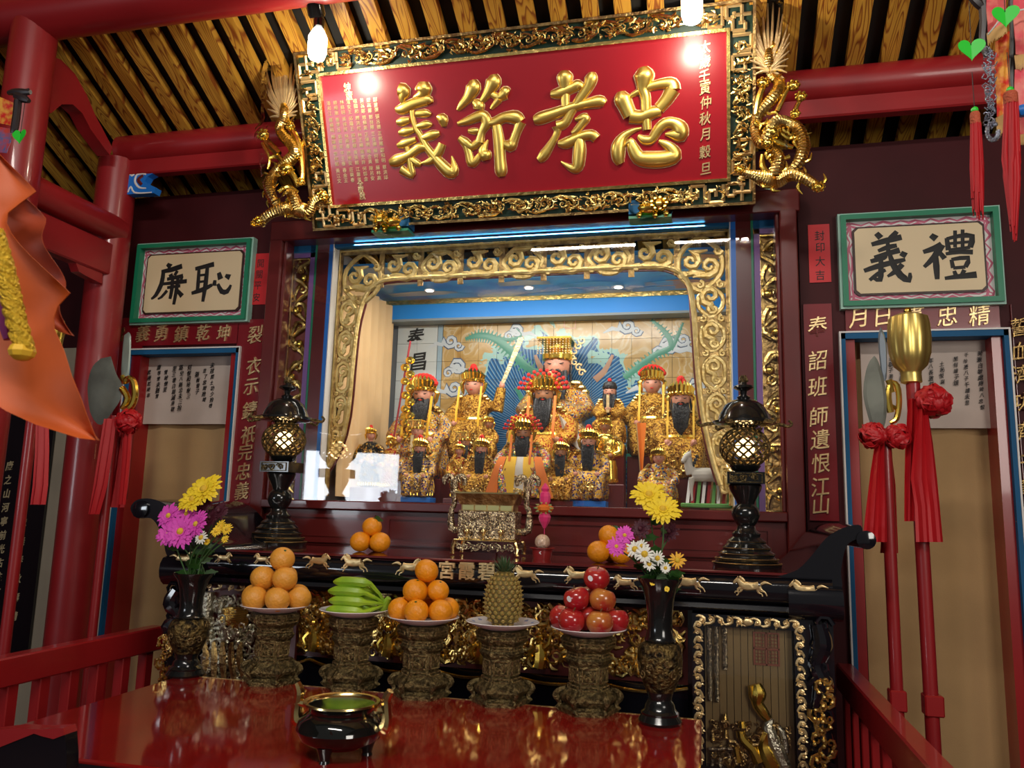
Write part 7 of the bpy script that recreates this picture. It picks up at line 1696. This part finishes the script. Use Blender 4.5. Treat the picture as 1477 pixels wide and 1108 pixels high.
def tassel(px0, px1, w0, w1, Y, lab, pointed=False):
    a = at(*px0, Y); b = at(*px1, Y); root = T('red_tassel', lab, 'tassel', (b.x, Y, b.z)); k = (a.z - b.z) / (px1[1] - px0[1])
    MB().ball((a.x, Y, a.z + 3 * k), 5 * k, 8, 6).build('green_bead', bpy.data.materials['bright_green_plastic'], root)
    MB().tube([(a.x, Y, a.z + 4 * k), (a.x, Y, a.z + 60 * k)], .001, 5).build('thread', INK, root)
    MB().lathe([(w0 * k * .8, 0), (w0 * k, -3 * k), (w0 * k, -17 * k), (w0 * k * .95, -18 * k)][::-1], (a.x, Y, a.z), 16).build('braided_cap', mat('orange_braid', (.45, .08, .03), .6, bump=.6, bscale=200) if 'orange_braid' not in bpy.data.materials else bpy.data.materials['orange_braid'], root)
    mb = MB(); L = a.z - b.z - 18 * k; g = random.Random(2)
    for i in range(40):
        t = i * 2.4; rr = (i / 40) ** .5 * .88; x0, y0 = w0 * k * rr * cos(t), w0 * k * rr * sin(t); x1, y1 = w1 * k * rr * cos(t), w1 * k * rr * sin(t)
        e = (1 - .35 * rr * g.random()) if not pointed else (1 - .5 * rr * g.random()); f_ = .35 if pointed else 1
        mb.tube([(a.x + x0, Y + y0, a.z - 17 * k), (a.x + (b.x - a.x) * .6 + x1, Y + y1, a.z - 17 * k - L * .6 * e), (b.x + x1 * f_, Y + y1 * f_, a.z - 17 * k - L * e)], [.0025, .0035, .0015], 5)
    mb.build('silk_threads', RCLOTH, root, kind='stuff'); return root
Yh = -1.15
heart((1401, 70), Yh, 'green heart-shaped tag hanging before the rafters, the left one at the upper right corner'); heart((1450, 22), Yh - .05, 'green heart-shaped tag at the top right corner in front of the red lantern cloth')
heart((29, 196), Yh, 'green heart-shaped tag on the left round column', 11)
tassel((1406, 162), (1412, 318), 6.5, 8.5, Yh, 'long red tassel with green bead, left one at the upper right corner'); tassel((1457, 133), (1463, 350), 9, 12, Yh - .05, 'long thick red tassel with green bead near the right edge of the photo', True)
def cloth_px(root, quad_, Y, m, nm, fr=None):
    q = [at(*p, Y) for p in quad_]; rows = [[(q[0] * (1 - u) + q[1] * u) * (1 - v) + (q[3] * (1 - u) + q[2] * u) * v + Vector((0, .006 * sin(u * 6 + v * 5), 0)) for u in (0, .25, .5, .75, 1)] for v in (0, .2, .4, .6, .8, 1)]
    o = MB().sheet(rows, .002).build(nm, m, root)
    if fr:
        a, b = q[3], q[2]; mb = MB(); n = 26
        for i in range(n): p = a * (1 - i / n) + b * (i / n); mb.tube([p, p - Vector((0, 0, fr * (.85 + .3 * rnd.random())))], [.0016, .0006], 4)
        mb.build('gold_fringe', mat('gold_fringe_thread', (.6, .38, .15), .5) if 'gold_fringe_thread' not in bpy.data.materials else bpy.data.materials['gold_fringe_thread'], o, kind='stuff')
    return o
rl = T('palace_lantern', 'carved hanging lantern with red printed cloth panels and gold fringe at the top right', 'lantern', at(1450, 120, Yh + .05))
cloth_px(rl, [(1424, -10), (1452, -10), (1452, 30), (1424, 48)], Yh + .02, PNK, 'cloth_panel', .03)
cloth_px(rl, [(1436, 60), (1456, 45), (1458, 160), (1437, 170)], Yh + .04, SPK, 'cloth_panel', .05)
cloth_px(rl, [(1462, -10), (1500, -10), (1500, 75), (1464, 80)], Yh + .03, PNK, 'cloth_panel', .04)
cloth_px(rl, [(1464, 100), (1500, 95), (1500, 190), (1466, 195)], Yh + .03, PNK, 'cloth_panel', .03)
MB().tube([at(1425, 50, Yh), at(1441, 30, Yh), at(1458, 18, Yh), at(1500, 8, Yh)], .002, 6).build('white_rod', WHITE, rl)
mb = MB(); pl = wall(Yh + .07)
for st in ([(1418, -10, 7), (1421, 30, 7), (1419, 60, 6), (1424, 80, 5)], [(1402, -5, 6), (1412, 5, 7), (1420, 12, 6)], [(1460, 0, 5), (1461, 60, 4), (1460, 120, 5), (1462, 200, 3)], [(1458, 80, 4), (1466, 95, 4)]): mb.stroke(pl, tr(pl, (0, 0, 1), st), .8, 0, 8, 3)
mb.build('carved_frame', CARV, rl)
SIL = mat('silver_blue_tinsel', (.45, .5, .6), .25, .9, bump=1, bscale=200)
mb = MB(); g = random.Random(1)
for i in range(60):
    y = 70 + i * 1.9; c = at(1427 + g.uniform(-5, 5) - 2 * sin(i), y, Yh + .01); a = g.uniform(0, 6); r = .007; mb.tube([c + Vector((r * cos(a + t), .004 * sin(t), r * sin(a + t))) for t in (0, 1.4, 2.8, 4.2)], .0015, 5)
for i in range(14): a = i / 14 * 5.6; c = at(1432 + 8 * cos(a), 190 + 12 * sin(a), Yh + .01); mb.ball(c, .006, 6, 4)
mb.build('silver_tinsel_tail', SIL, rl, kind='stuff')
bb_ = at(1475, 160, Yh); MB().ball(bb_, .015, 8, 6).build('blue_bead', BLUEB, rl)
ll = T('palace_lantern', 'hanging lantern corner with red printed panel and black hook at the left edge', 'lantern', at(15, 190, Yh + .05))
cloth_px(ll, [(-30, 128), (19, 148), (17, 182), (-30, 170)], Yh + .02, SPK, 'cloth_panel')
cloth_px(ll, [(-30, 180), (15, 186), (12, 222), (-30, 215)], Yh + .02, mat('blue_red_print', (.05, .12, .3), .5, col2=(.5, .04, .03), vscale=40), 'cloth_panel')
mb = MB(); pl = wall(Yh)
for st in ([(12, 134, 3), (22, 133, 5), (34, 133, 5), (44, 133, 3)], [(24, 138, 6), (34, 142, 6), (42, 146, 3)], [(26, 145, 5), (24, 165, 5), (21, 185, 5), (18, 193, 3)], [(36, 132, 3), (42, 128, 1)]): mb.stroke(pl, tr(pl, (0, 0, 1), st), .9, 0, 8, 3)
mb.build('dragon_hook', CARV, ll)
# black and red carved block at the lower left corner
Yb = -1.75; blk = T('carved_black_stand', 'black carved stand with red lacquered top at the lower left corner', 'stand', at(40, 1100, Yb))
pl = wall(Yb); pts = smooth([(-60, 1085), (0, 1078), (25, 1068), (50, 1058), (62, 1062), (78, 1066), (94, 1060), (96, 1090), (96, 1150), (-60, 1150)], 1)
q = [pl.px(*p) for p in pts]; n = len(q)
MB().prism(pl, q, -.03, 0).build('carved_side', BLACK, blk, smooth=0)
MB().prism(pl, [pl.px(*p) for p in ((-60, 1060), (20, 1050), (60, 1052), (92, 1050), (94, 1060), (78, 1066), (62, 1062), (50, 1058), (25, 1068), (0, 1078), (-60, 1085))], -.03, .002).build('red_top', RED, blk, smooth=0)
